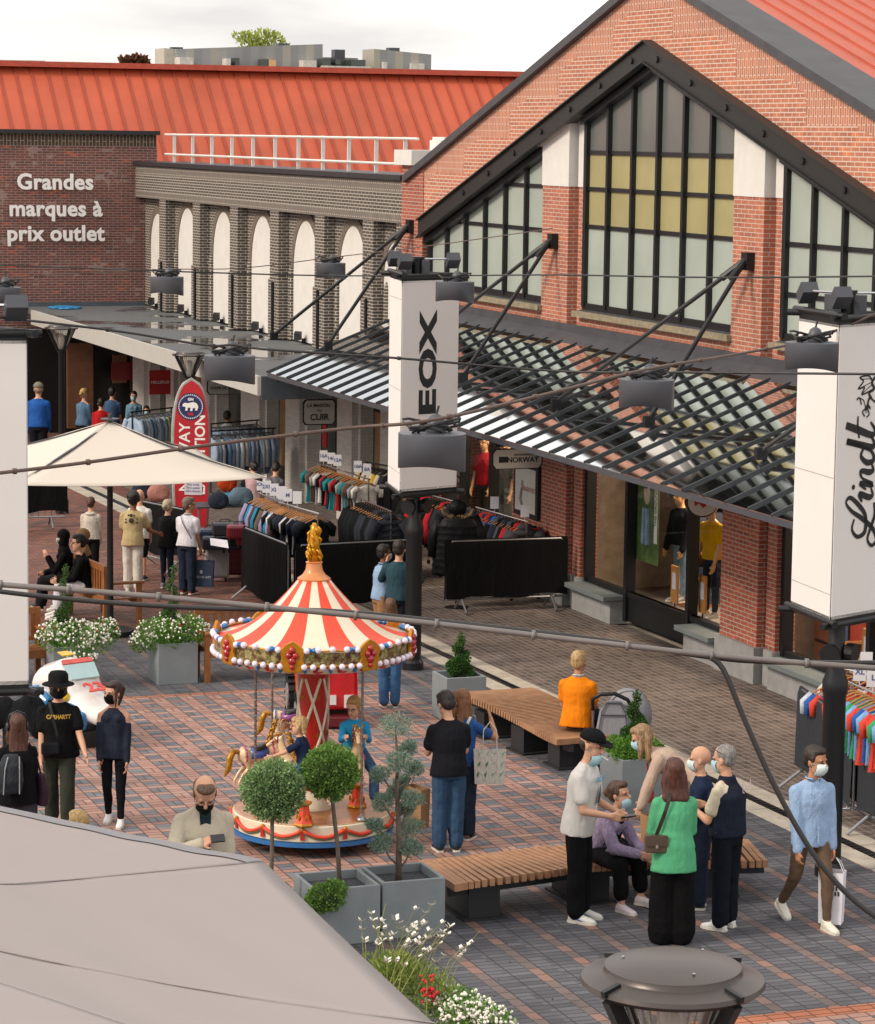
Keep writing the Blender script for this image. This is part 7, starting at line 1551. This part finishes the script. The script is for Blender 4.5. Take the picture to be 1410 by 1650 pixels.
# cast, placed from their feet in the photograph; facing is degrees clockwise from looking away
denim=cloth('blue denim','#35506e',scale=10,var=.3); jean2=cloth('mid blue denim','#3f6690',scale=10,var=.25); dden=cloth('dark denim','#232c3c',scale=10,var=.25)
WALK=dict(lL=((-2,-66),(-2,-88)),lR=((2,-103),(2,-130)))
p=foot(930,1482); H=hgt(p,1166)
def ex(J):
    t=J['t']; printed(J,'RUDE',.07,mat('light blue print','#6fa6c4',.7),z=.40,sx=1.15,bold=.002); q=MB(); P0=J['pel']+J['up']*.3+J['FY']*.152
    q.prism([P0+J['up']*.05,P0+J['SX']*.03-J['up']*.06,P0+J['SX']*.03-J['up']*.12,P0-J['SX']*.03-J['up']*.12,P0-J['SX']*.03-J['up']*.06],J['FY']*.002); q.build('print',mat('dark blue print','#2e4054',.7),t)
    a=J['hp'](0,.088,-.056); MB().tube([a,a+J['HR']@Vector((-.01,.06,-.018))],.004,6).build('cigarette',mat('cigarette paper','#e4e0d8',.7),t)
    for sg in (-1,1):
        q=MB(); a=J['legs'][sg][2]; q.prism([a+Vector((.045*sg*0+.043,.0,-.03)),a+Vector((.046,.10,-.058)),a+Vector((.043,.02,-.05))],(.003,0,0)); q.prism([a+Vector((-.047,.0,-.03)),a+Vector((-.049,.10,-.058)),a+Vector((-.047,.02,-.05))],(.003,0,0)); q.build('shoe_flash',mat('royal blue flash','#2456b0',.5),t)
    w=J['arms'][1][2]+J['arms'][1][3]*.10; MB().obox(w+Vector((-.03,.04,.02)),(.035,.02,0),(-.01,.07,.015),(0,0,.007)).build('phone',mat('dark phone','#202228',.2),t)
J1=person('young man in black cap and white T-shirt with a cigarette, holding a phone',p,H,112,top='#cfcdca',bottom='#141418',hair='#33241c',hs='cap',mask='b',maskpos=1.0,hyaw=8,hpit=-12,lean=7,loose=1.45,hem=.07,aL=((-40,-78),(22,-14)),aR=((34,-76),(-30,-12)),lL=((-5,-88),(-5,-91)),lR=((6,-88),(6,-90)),extra=ex,shoe='#dcdad4')
# seated woman in lavender
p=G(1015,1395,.0); p=Vector((11.15,24.62,0))
def ex(J):
    t=J['t']; q=MB(); P=J['pel']; q.loft([(P+Vector((-.17,.12,.02)),.05,.05),(P+Vector((-.1,.24,.07)),.09,.08),(P+Vector((.1,.28,.06)),.09,.08),(P+Vector((.16,.24,.02)),.04,.04)],10,(0,1,0),(0,0,1)); o=q.build('handbag',mat('black leather bag','#17171a',.35),t,smooth=True,fix=False)
    for sg in (-1,1): a=J['arms'][sg][2]; 
    q=MB(); u=J['up'];F=J['FY'];S_=J['SX']; q.prism([J['neck']+F*.07-S_*.03,J['neck']+F*.07+S_*.03,J['chest']+F*.15+S_*.055-u*.1,J['chest']+F*.15-S_*.055-u*.1],F*.006); q.build('undershirt',cloth('black knit','#16161a'),t)
J2=person('woman in a lavender cardigan sitting bent forward on the front bench',(10.86,24.92,0),1.68,128,top='#9c8fae',sleeve='long',bottom='#17171b',blen='crop',shoe='#d9cdd2',hair='#4a3226',hs='bun',sex='f',mask='b',maskpos=.55,lean=30,hpit=8,hyaw=-6,sit=.42,loose=1.5,aL=((-12,-62),(26,-12)),aR=((14,-58),(-26,-10)),lL=((-10,-6),(-4,-84)),lR=((10,-8),(4,-86)),extra=ex,topm=cloth('lavender knit','#9a8dab',scale=40,var=.15,fold=.8))
# bending woman in beige
def ex(J):
    t=J['t']; q=MB(); c=J['chest']+J['FY']*.26-Vector((0,0,.16)); q.ell(c,(.10,.05,.09),12,8); q.build('red_bag',mat('coral red leather','#c2484a',.45),t,smooth=True); MB().tube([J['neck']+J['FY']*.05-J['SX']*.06,c+Vector((0,0,.09))],.010,6).build('bag_strap',mat('red strap','#a02a30',.5),t)
J3=person('long haired blonde woman in a beige jacket bending forward over the bench',tuple(foot(1112,1388)),1.72,-84,top='#b7a192',sleeve='long',bottom='#6b675c',hair='#8d7152',hs='wavy',sex='f',mask='b',lean=60,hpit=-22,loose=1.35,aL=((-10,-70),(0,-72)),aR=((16,-74),(10,-70)),lL=((-5,-84),(-5,-92)),lR=((5,-90),(5,-92)),extra=ex,shoe='#c9c4bb')
# green jacket
p=foot(1082,1520); H=hgt(p,1219)
def ex(J):
    t=J['t']; q=MB(); c=J['pel']+Vector((-.185,-.10,.06)); q.box(c.x-.10,c.x+.10,c.y-.04,c.y+.04,c.z-.08,c.z+.08); b_=q.build('shoulder_bag',mat('dark bronze leather','#4d4036',.3),t,bevel=.012); MB().box(c.x-.102,c.x+.102,c.y-.052,c.y-.04,c.z-.01,c.z+.082).build('bag_flap',mat('dark bronze leather','#4d4036',.3),b_); MB().box(c.x-.012,c.x+.012,c.y-.058,c.y-.05,c.z-.03,c.z).build('clasp',m_chrome,b_)
    strap(J,(-.19,.10),(-.055,.53),mat('dark strap','#2e2723',.5),.035,front=False,off=.028,name='bag_strap')
J4=person('woman in a bright green jacket and black wide trousers seen from behind',p,H,-6,top='#56a87c',sleeve='long',bottom='#101013',blen='wide',hair='#4d2a20',hs='bob',sex='f',lean=3,loose=1.5,hem=.17,aL=((-20,-74),(30,0)),aR=((14,-72),(-10,5)),shoe='#b9ab9c',extra=ex,heavy=1.05)
# vest man
p=foot(1168,1496); H=hgt(p,1196)
def ex(J):
    t=J['t']; c=MB(); S_=J['SX'];F=J['FY'];u=J['up']; g=.03
    c.loft([(J['pel']-u*.02,.175+g,.135+g),(J['waist'],.165+g,.13+g),(J['chest'],.172+g,.135+g),(J['shz']-u*.075,.165,.12+g*.5),(J['shz']-u*.01,.12,.085),(J['neck']+u*.01,.078,.076)],16,S_,F); o=c.build('gilet',cloth('navy quilted gilet','#1d2434',scale=20,fold=.7),t,fix=False); mods(o,.0125,2,.012)
    # small script mark between the shoulders
    q=MB(); X=S_; org=J['chest']-F*.178+u*.06-S_*.02
    pts=[[(0,.02),(.02,.07),(.035,.05),(.015,.02),(.01,-.02),(.035,-.03)],[(.04,.0),(.055,.03),(.065,0),(.075,.025),(.085,0)],[(.09,.05),(.095,0),(.11,.02),(.12,.045)],[(.12,-.03),(.125,.08),(.135,.01),(.15,.03)]]
    for pp in pts: stroke(q,[(a*1.1,b*1.1) for a,b in pp],.009,X,u,org,-.003,4)
    q.build('embroidery',mat('white and red thread','#d8bfc2',.7),t,fix=False)
    q=MB(); 
    for sg in (-1,1): q.tube([J['hp'](sg*.078,-.02,.06),J['hp'](sg*.07,.06,.10)],.003,5)
    q.build('glasses',mat('dark glasses frame','#33241f',.4),t)
J5=person('grey haired man in a navy gilet with a small embroidered back mark',p,H,-52,top='#cbc0ac',sleeve='short',bottom='#1b2230',hair='#7d7a78',hs='buzz',hem=-.07,mask='b',hyaw=-8,hpit=-6,lean=2,heavy=1.12,loose=1.1,aL=((-24,-74),(26,14)),aR=((26,-70),(-34,14)),lL=((-4,-90),(-4,-90)),lR=((5,-87),(5,-91)),shoe='#dfe0e0',extra=ex,skin='l')
p=foot(1130,1462); H=hgt(p,1199)
J6=person('bald masked man in a navy jacket hidden behind the man in the gilet',p,H,-86,top='#1e2a44',sleeve='long',bottom='#20283a',hair='#8a6f5c',hs='none',mask='w',lean=4,aL=((-14,-70),(10,5)),aR=((16,-70),(-6,5)),shoe='#3a3a40',loose=1.2)
# walking man right
p=foot(1301,1492); H=hgt(p,1190)
def ex(J):
    t=J['t']; q=MB()
    for k in range(7): q.ell(J['pel']+J['up']*(.02+k*.075)+J['FY']*(.150 if k>1 else .158),.005,6,4)
    q.build('button',mat('pale buttons','#c4ccd6',.4),t); MB().bar(J['pel']-J['up']*.05+J['FY']*.157,J['neck']-J['up']*.03+J['FY']*.085,.02,.004,up=J['FY']).build('placket',cloth('pale blue oxford','#93aed0',scale=20,fold=.5),t)
    MB().box(.07,.09,.137,.14,J['chest'].z+.04,J['chest'].z+.045).build('chest_logo',mat('green stitch','#1d4a3a',.6),t)
J7=person('masked man in a pale blue shirt and brown trousers walking with a bag',p,H,158,topm=cloth('pale blue oxford','#93aed0',scale=20,fold=.5),top='#93aed0',sleeve='long',bottom='#655242',blen='slim',hair='#2b211c',hs='short',mask='w',skin='m',hyaw=-24,hpit=-3,lean=2,loose=1.2,hem=.05,aL=((-12,-84),(-6,-80)),aR=((10,-82),(6,-78)),collar='#93aed0',shoe='#dcd9cc',extra=ex,handL=.9,handR=.9,**WALK)
w=world_of(J7,J7['arms'][-1][2]+J7['arms'][-1][3]*.1); bag('paper_bag','white paper bag with black writing hanging from the walking man\'s hand','bag',(w.x,w.y,w.z-.12),(.16,.24,.50),mat('white paper','#d9d8e0',.7,var=.02),rot=.9,handle=.13)
tb=bpy.data.objects.get('paper_bag'); q=MB()
for k in range(9): q.box(-.081-.002*0-.003,-.081,-.085+.03*(k%3)+.02*(k//3),-.07+.03*(k%3)+.02*(k//3),.28+.05*(k//3),.32+.05*(k//3))
q.build('lettering',m_black,tb)
# man in orange on the rear bench
J8=person('man in a bright orange polo shirt sitting on the rear bench, back turned',(13.05,30.62,0),1.72,16,top='#e07f10',sleeve='short',bottom='#22304a',hair='#a98a60',hs='short',skin='m',lean=8,sit=.46,hyaw=10,aL=((-14,-74),(10,-10)),aR=((14,-72),(-6,-10)),lL=((-10,-4),(-4,-88)),lR=((10,-4),(4,-88)),collar='#c9ccd2',loose=1.3,hem=.05,shoe='#d8d6d0')
# man in dark tee with phone
p=foot(722,1372); H=hgt(p,1110)
J9=person('man in a dark T-shirt and jeans looking down, back turned beside the carousel',p,H,-14,top='#23252e',sleeve='short',botm=denim,bottom='#35506e',hair='#221c1a',hs='short',skin='l',hpit=-22,hyaw=-20,lean=4,heavy=1.08,loose=1.3,hem=.03,aL=((-18,-68),(25,5)),aR=((18,-66),(-25,5)),shoe='#1c1a1a')
p=foot(742,1352); H=hgt(p,1108)
def ex(J):
    strap(J,(.02,-.02),(.11,.52),mat('canvas strap','#c9c6bd',.8),.03,front='both',name='tote_strap')
J10=person('woman in a blue top with raised arms standing behind the man in dark T-shirt',p,H,20,top='#2b5590',sleeve='short',botm=dden,bottom='#232c3c',hair='#7d5638',hs='long',sex='f',skin='m',hyaw=-60,hpit=-10,aL=((-50,-25),(20,60)),aR=((50,-30),(-40,50)),shoe='#6a4a38',extra=ex)
p10=world_of(J10,J10['pel']+Vector((.20,.04,.02))); bag('tote_bag','white cotton tote with green leaf print hanging behind the dark T-shirt man','bag',(p10.x+.06,p10.y-.14,1.0),(.34,.08,.36),cloth('cotton tote','#cfccc2',scale=20,var=.05),rot=-.35,handle=.3)
tb=bpy.data.objects.get('tote_bag'); q=MB(); r_=random.Random(2)
for k in range(12):
    x=-.12+.08*(k%4)+.01*(k//4); z=.07+.11*(k//4); a=r_.uniform(.3,1.2); q.prism([(x,-.045,z),(x+.02*math.cos(a+1.2),-.045,z+.03),(x+.035*math.cos(a),-.045,z+.07),(x-.012,-.045,z+.035)],(0,.002,0))
q.build('leaf_print',mat('green leaf print','#5c9a74',.8),tb)
# couple on the left
p=foot(95,1332); H=hgt(p,1080)
def ex(J):
    printed(J,'CARHARTT',.062,mat('mustard print','#b8933a',.7),z=.37,sx=.82,bold=.003); strap(J,(-.02,.02),(.10,.52),mat('black webbing','#1a1b1f',.7),.03,front='both')
    c=J['pel']+J['FY']*.17-J['SX']*.03*-1+J['up']*.05; MB().obox(J['pel']+J['FY']*.185+J['SX']*.09+J['up']*.03,(.10,0,0),(0,.03,0),(0,0,.065)).build('belt_pouch',cloth('charcoal nylon','#24272e'),J['t'],bevel=.02)
    q=MB(); 
    for sg in (-1,1): q.ell(J['hp'](sg*.031,.092,.006),(.026,.008,.018),10,6,J['HR'])
    q.build('sunglasses',mat('dark lenses','#1a1614',.15),J['t'])
J13=person('man in a round black hat and black CARHARTT T-shirt walking',p,H,172,top='#15161a',sleeve='short',bottom='#33372f',hair='#241c19',hs='hat',mask='k',skin='l',lean=0,heavy=1.15,loose=1.35,hem=.04,aL=((-26,-62),(-20,-46)),aR=((14,-80),(6,-76)),shoe='#2a2a2a',extra=ex,handL=.15,lL=((-3,-74),(-3,-88)),lR=((4,-98),(4,-108)))
p=foot(184,1327); H=hgt(p,1093)
J14=person('young woman in a navy cold shoulder top and black jeans walking',p,H,182,top='#262d3c',sleeve='long',bottom='#191c25',blen='slim',hair='#35241f',hs='pony',sex='f',mask='k',hyaw=34,lean=0,loose=1.0,cold=True,hem=.04,aL=((-14,-80),(-6,-82)),aR=((12,-80),(4,-84)),shoe='#e2e0e2',lL=((-3,-78),(-3,-88)),lR=((2,-94),(2,-104)))
# woman with backpack, bottom left
p=Vector(G(30,1405)); H=hgt(p,1147)
def ex(J):
    q=MB(); F=J['FY']; q.loft([(J['pel']+Vector((-.12,-.22,.02)),.13,.085),(J['pel']+Vector((-.12,-.25,.15)),.15,.10),(J['pel']+Vector((-.11,-.24,.33)),.13,.09),(J['pel']+Vector((-.10,-.2,.43)),.08,.05)],12,(1,0,0),(0,1,0)); o=q.build('backpack',cloth('grey backpack','#33373d',scale=20),J['t'],fix=False); mods(o,.014,2)
    for x in (-.2,-.03): MB().tube([J['pel']+Vector((x,-.345,.03)),J['pel']+Vector((x*.9,-.33,.3)),J['pel']+Vector((x*.7,-.28,.42))],.007,5).build('piping',mat('light grey piping','#8b8f94',.6),o)
    q=MB(); 
    for sg in (-1,1): q.ell(J['hp'](sg*.088,-.0,-.0),(.02,.038,.045),10,8,J['HR'])
    q.tube([J['hp'](-.09,-.01,.03),J['hp'](-.07,-.02,.12),J['hp'](0,-.02,.15),J['hp'](.07,-.02,.12),J['hp'](.09,-.01,.03)],.008,6); q.build('headphones',mat('dark blue headphones','#262c38',.4),J['t'],smooth=True)
    q=MB(); q.loft([(J['pel']+Vector((.26,.05,-.18)),.16,.07),(J['pel']+Vector((.27,.05,.0)),.13,.07),(J['pel']+Vector((.24,.03,.16)),.07,.04)],12,(0,1,0),(1,0,0)); o=q.build('shoulder_bag',cloth('plum leather','#33202e',rough=.5),J['t'],fix=False); mods(o,.014,2,.01)
    MB().tube([J['pel']+Vector((.25,.03,.15)),J['pel']+Vector((.2,.02,.35)),J['shz']+Vector((.12,0,.03))],.012,6).build('bag_strap',cloth('plum leather','#33202e',rough=.5),o)
J15=person('auburn haired woman with headphones, grey backpack and plum bag, back turned',p,H,-16,topm=cloth('black dotted blouse','#18181e',scale=70,var=.5),top='#18181e',sleeve='long',bottom='#3c3a44',blen='wide',hair='#4b2c20',hs='long',sex='f',lean=2,loose=1.4,hem=.1,extra=ex,heavy=1.1,shoe='#333')
# man in beige jacket with phone behind the parasol
p=Vector(G(325,1585)); H=hgt(p,1238)*1.03
def ex(J):
    w=J['arms'][1][2]+J['arms'][1][3]*.09; MB().obox(w+Vector((-.045,.03,.015)),(.055,.008,0),(0,.006,.006),(0,.03,-.02)).build('phone',mat('dark phone','#202228',.2),J['t'])
    q=MB(); u=J['up'];F=J['FY'];S_=J['SX']; q.prism([J['neck']+F*.075-S_*.045,J['neck']+F*.075+S_*.045,J['waist']+F*.175+S_*.03,J['waist']+F*.175-S_*.03],F*.006); q.build('shirt_front',cloth('navy shirt','#232c3c'),J['t'])
    q=MB(); q.loft([(J['neck']+F*.07+u*.02,.05,.03),(J['neck']+F*.085-u*.06,.035,.02)],10,S_,F); q.build('neck_scarf',cloth('bottle green scarf','#1f3a3e'),J['t'])
    q=MB(); 
    for sg in (-1,1): q.tube([J['hp'](sg*.03+.022*math.cos(k*PI/4),.092,.004+.015*math.sin(k*PI/4)) for k in range(9)],.002,4)
    q.build('glasses',mat('dark glasses frame','#33241f',.4),J['t'])
J16=person('balding man in a cream jacket reading his phone behind the parasol',p,H,166,top='#bdb5a3',sleeve='long',bottom='#3a3a3e',hair='#5c4535',hs='ring',skin='l',hpit=-38,hyaw=4,lean=8,heavy=1.15,loose=1.5,hem=.1,aL=((-14,-82),(-4,-74)),aR=((30,-54),(-62,26)),mask='k',maskpos=.6,collar='#bdb5a3',extra=ex)
p=Vector(G(132,1600)); H=hgt(p,1303)
J17=person('blonde head just showing above the edge of the foreground parasol',p,H,-40,top='#8d8a86',hair='#a98c5a',hs='short',sex='f',bottom='#444',near=0)
# ---- far left bench group
J18=person('girl with long black hair and chin mask sitting left of the race car',(7.65,37.45,0),1.5,165,top='#17171c',sleeve='long',bottom='#2a2a30',hair='#17110f',hs='long',sex='f',mask='b',maskpos=1.,sit=.45,lL=((-8,-4),(-4,-88)),lR=((8,-4),(4,-88)),skin='l',aL=((-8,-72),(10,-20)),aR=((8,-72),(-10,-20)))
SIT=dict(lL=((-8,-4),(-4,-84)),lR=((8,-4),(4,-86)),sit=.46)
b=(10.0,42.1)
J19=person('woman in black headscarf and blue mask touching her face on the shaded bench',(9.68,42.75,0),1.62,-92,top='#141418',sleeve='long',bottom='#2b2a30',hair='#131317',hs='hijab',sex='f',mask='b',hyaw=40,lean=8,aL=((-10,-60),(10,60)),aR=((12,-68),(-16,-14)),loose=1.5,shoe='#17171a',near=1,**SIT)
J20=person('dark haired woman in black with white trousers sitting on the shaded bench',(9.78,42.0,0),1.68,-100,top='#121215',sleeve='long',bottom='#cfccd4',blen='crop',hair='#16120f',hs='bun',sex='f',lean=10,hyaw=-8,aL=((-10,-66),(10,-10)),aR=((12,-66),(-16,-10)),loose=1.5,shoe='#dedcd8',**SIT)
J21=person('woman in a tan headscarf mostly hidden on the shaded bench',(9.95,42.6,0),1.66,-90,top='#1a191c',sleeve='long',bottom='#222226',hair='#9a7c5a',hs='hijab',sex='f',lean=8,near=0,**SIT)
# ---- shoppers seen under and beside the parasol
def std(px,py,hy,label,face,**k):
    p=foot(px,py); H=hgt(p,hy); k.setdefault('near',1); return person(label,p,H,face,**k)
std(146,935,799,'woman in a cream hooded fleece seen from behind',4,top='#c8c0b2',sleeve='long',bottom='#1a1a20',hair='#4a2a20',hs='bun',sex='f',loose=1.6,topm=cloth('cream fleece','#c8c0b2',scale=50,var=.08),extra=lambda J:mods(MB().loft([(J['neck']-J['up']*.01-J['FY']*.03,.11,.07),(J['neck']-J['up']*.07-J['FY']*.09,.10,.05)],12,J['SX'],J['FY']).build('hood',cloth('cream fleece','#c8c0b2',scale=50,var=.08),J['t'],fix=False),.016,2))
def ex(J):
    m=mat('black back print','#33302c',.8); q=MB(); u=J['up'];F=J['FY'];S_=J['SX']; c=J['chest']-F*.155
    for (x,z,r) in ((0,-.02,.045),(0,.07,.03),(-.05,.07,.018),(.05,.07,.018),(-.1,.0,.014),(.1,0,.014),(-.1,-.05,.016),(.1,-.05,.016)): q.ell(c+S_*x+u*z+F*abs(x)*.25,(r,.012,r),8,5)
    q.build('back_print',m,J['t'],fix=False)
std(214,954,791,'dark haired man in a sand T-shirt with black back print and white trousers',6,top='#b3a077',bottom='#cfc9c0',blen='long',hair='#17110f',hs='curly',skin='d',extra=ex,loose=1.4,hem=.05,aR=((30,-60),(40,-20)))
std(224,935,787,'bald man in a white T-shirt and black shorts',10,top='#d3cfca',bottom='#19191d',blen='short',hair='#9a7a66',hs='none',skin='l',loose=1.4,hem=.05,shoe='#33333a')
std(268,948,803,'grey ponytailed woman in a black jacket and dark jeans',30,top='#1f2223',sleeve='long',botm=dden,bottom='#232c3c',blen='slim',hair='#a99c86',hs='bun',sex='f',loose=1.4,hem=.06,shoe='#77777f')
J=std(301,957,799,'grey haired man in a white polo and jeans holding a navy bag',26,top='#d5d2da',botm=dden,bottom='#232c3c',hair='#6b5f54',hs='short',skin='m',hyaw=40,loose=1.3,shoe='#7a2a2a',collar='#d5d2da',extra=lambda J:strap(J,(.16,.1),(-.1,.52),m_blk,.012,front='both'))
w=world_of(J,J['arms'][1][2]+J['arms'][1][3]*.1); tb=bag('shopping_bag','navy blue paper shopping bag carried by the man in the white polo','bag',(w.x+.0,w.y-.03,w.z-.1),(.40,.13,.42),mat('navy bag paper','#24354c',.6),rot=-.45,handle=.1)
text('STATE OF ART',.05,mat('pale bag print','#b9c2cc',.6),tb,(0,-.068,.16),(1,0,0),(0,0,1),ext=.001); MB().box(-.02,.02,-.067,-.065,.22,.27).build('crest',mat('pale bag print','#b9c2cc',.6),tb)
# staff and shoppers among the rails
std(568,905,790,'masked young man in a black T-shirt standing between the coat rails',150,top='#17181c',bottom='#1a1a20',hair='#3a2a20',hs='short',mask='w',skin='l')
std(407,872,742,'woman in a pale pink jacket bent over the table of bags',20,top='#b9989a',sleeve='long',bottom='#22242c',hair='#1f1715',hs='bun',sex='f',mask='k',hpit=-20,lean=10,hyaw=-50)
std(441,878,742,'dark haired woman in a grey jumper with a brown shoulder strap',10,top='#6c6d72',sleeve='long',bottom='#22242c',hair='#1d1412',hs='short',sex='f',lean=10,hpit=-25,heavy=1.15,extra=lambda J:strap(J,(.14,.1),(-.1,.5),mat('brown strap','#4a2c22',.6),.02,front='both'))
std(612,1052,875,'masked man in a light blue shirt and tan trousers walking past the carousel',66,top='#8fa9c9',sleeve='long',bottom='#9a7350',hair='#15100e',hs='short',mask='b',skin='d',loose=1.15,aL=((-10,-78),(10,-60)),aR=((12,-72),(-10,-40)),collar='#8fa9c9')
std(640,1062,868,'person in a teal jacket with raised hands behind the black mast',10,top='#2a4650',sleeve='long',bottom='#20242f',hair='#241a16',hs='short',skin='l',aL=((-30,-40),(20,60)),aR=((30,-40),(-30,60)),loose=1.2)
std(628,1140,962,'person in blue jeans with a black handbag behind the carousel roof',-10,top='#26365a',sleeve='short',botm=jean2,bottom='#3f6690',blen='long',hair='#5a3f2c',hs='long',sex='f',skin='l',extra=lambda J:MB().ell(J['pel']+Vector((-.2,.02,-.06)),(.07,.1,.11),12,8).build('handbag',mat('black leather bag','#17171a',.35),J['t'],smooth=True),lL=((-4,-80),(-4,-98)),shoe='#3a2a22')
# far shoppers at the dark corner shop
far=[(62,760,614,'man in a blue hooded coat and pale cap at far left','#2456a0','long','#8a7a66','cap',0,'m','#7a7468'),(134,745,624,'blonde woman with hair up in a denim jacket','#54718c','long','#b08d55','bun',30,'f',None),(163,750,640,'dark haired man in a bright red jumper','#b01f22','long','#1d1512','short',-5,'m',None),(180,740,622,'man in a steel blue shirt by the dark shop','#3f5878','short','#1d1512','short',10,'m',None),(216,735,628,'masked woman in a pale denim shirt behind the shirt rail','#6d8fa8','long','#1d1512','bun',180,'f',None),(236,738,655,'small dark haired masked person behind the shirt rail','#2a2a30','long','#140f0d','long',170,'f',None)]
for (x,y,hy,lb,tc_,sl_,hc_,hs_,fc,sx_,hd) in far:
    std(x,y,hy,lb,fc,top=tc_,sleeve=sl_,bottom='#22242c',hair=hc_,hs=hs_,sex=sx_,near=0,mask='b' if fc>90 else None,headc=hd,loose=1.3)
std(365,760,664,'shopper in a white top behind the striped shirt rail',20,top='#c9ccd0',sleeve='long',bottom='#22242c',hair='#2d2018',hs='short',near=0)
# children on the carousel are placed with it
# ---- children on the carousel (seated at the horses' backs)
def rider(hpos,face,H,label,**k):
    return person(label,(hpos.x,hpos.y,hpos.z-.02),H,face,sit=.0,lL=((-42,-42),(-14,-84)),lR=((42,-42),(14,-84)),**k)
rider(Vector((h2.x,h2.y,.86+.05)),-75,1.02,'small blond child in a navy T-shirt riding the front horse, back turned',top='#1f2c48',bottom='#32588c',blen='long',hair='#c2a270',hs='kidlong',hyaw=-10,aL=((-24,-30),(-10,-20)),aR=((24,-30),(10,-20)),lean=12,twist=0,loose=1.2)
def ex(J):
    q=MB()
    for sg in (-1,1): q.tube([J['hp'](sg*.03+.021*math.cos(k*PI/5),.094,.004+.017*math.sin(k*PI/5)) for k in range(11)],.0028,4)
    q.build('glasses',mat('dark glasses frame','#33241f',.4),J['t'])
rider(Vector((h3.x,h3.y,.90+.05)),176,1.18,'boy with glasses in a turquoise long sleeved shirt riding towards the camera',top='#2a8fc0',sleeve='long',bottom='#3a5474',blen='long',hair='#a9834f',hs='kid',hyaw=24,hpit=-12,aL=((-10,-40),(10,20)),aR=((10,-40),(-10,20)),lean=4,loose=1.1,extra=ex)
# ---- window mannequins
def mq(label,y,x,face,**k): return person(label,(x,y,.45),1.78,face,skin='plastic',hair='#c79a70',hs='none',name='mannequin',cat='mannequin',**k)
mq('mannequin in a yellow T-shirt and jeans in the shop window',onX(1149,900,XF+.62).y,XF+.62,230,top='#d8a512',botm=dden,bottom='#232c3c',blen='slim',shoe='#d8d6d0',loose=1.2)
mq('mannequin in a dark jacket and pale jeans near the shop door',onX(1099,900,XF+.8).y,XF+.8,235,top='#22252d',sleeve='long',bottom='#7d95a8',blen='slim',shoe='#8a8a8c',loose=1.3)
mq('mannequin in a red padded waistcoat behind the coat rails',onX(783,760,XF+.6).y,XF+.6,215,top='#b01c28',bottom='#3a342c',shoe='#333333',loose=1.5)
mq('mannequin in grey green overalls behind the NORWAY sign',onX(816,780,XF+.6).y,XF+.6,215,top='#6a7066',sleeve='short',bottom='#6a7066',shoe='#333333',loose=1.4)
mq('mannequin in pale jeans in the window behind the right hand banner',31.0,XF+.8,230,top='#8a4a3a',bottom='#8fa3a8',shoe='#c0bdb5',loose=1.2)
prop_tag(XF+.40,onX(1133,960,XF+.40).y,'orange hanger shaped price stand between the two mannequins'); prop_tag(XF+.40,onX(1088,940,XF+.40).y,'orange hanger shaped price stand left of the jeans mannequin'); prop_tag(XF+.5,32.4,'orange hanger shaped price stand behind the right hand mast'); prop_tag(XF+.5,30.6,'orange hanger shaped price stand nearest the right picture edge')
# hanging poster in the shop
t=thing('hanging_poster','tall hanging poster of jeans on grass inside the shop window','poster',(XF+.9,38.0,1.0)); x=XF+.34; yp=onX(1042,850,x).y; MB().box(x,x+.01,yp-.42,yp+.42,1.02,2.45).build('sheet',mat('poster green','#4f6a35',.5,var=.5,scale=9),t); q=MB()
for s in (-1,1): q.tube([(x-.006,yp+s*.05,1.85),(x-.006,yp+s*.08,1.3)],.05,8)
q.build('jeans_print',mat('poster denim','#7f9cb8',.5),t); MB().ell((x-.004,yp,2.1),(.012,.12,.2),10,8).build('figure_print',mat('poster white top','#c9b8a8',.5),t); MB().box(x-.012,x-.002,yp-.40,yp-.29,1.35,2.42).build('caption_strip',mw,t); text('THE GROUND',.09,m_black,t,(x-.015,yp-.345,1.9),(0,0,1),(0,1,0),ext=.001)
# kraft bags on the front bench and by the feet
bag('paper_bag','large brown paper bag standing on the bench behind the man in the gilet','bag',(12.15,24.9,.84),(.42,.22,.40),mat('kraft paper','#a5805c',.8,var=.08),rot=.5,handle=.1)
bag('paper_bag','brown paper bag leaning between the green jacket and the gilet','bag',(11.55,24.95,.82),(.34,.2,.38),mat('kraft paper','#a5805c',.8,var=.08),rot=.2,handle=.1)
tb=bpy.data.objects.get('paper_bag.001'); MB().box(.06,.17,-.116,-.112,.16,.26).build('bag_logo',m_black,tb)
bag('paper_bag','brown paper bag held by the couple beside the cloud pruned tree','bag',(9.95,27.55,.62),(.12,.3,.42),mat('kraft paper','#a5805c',.8,var=.08),rot=.3,handle=.1)
for o in bpy.data.objects:
    if o.get('wl'): del o['wl']
bpy.context.view_layer.update()
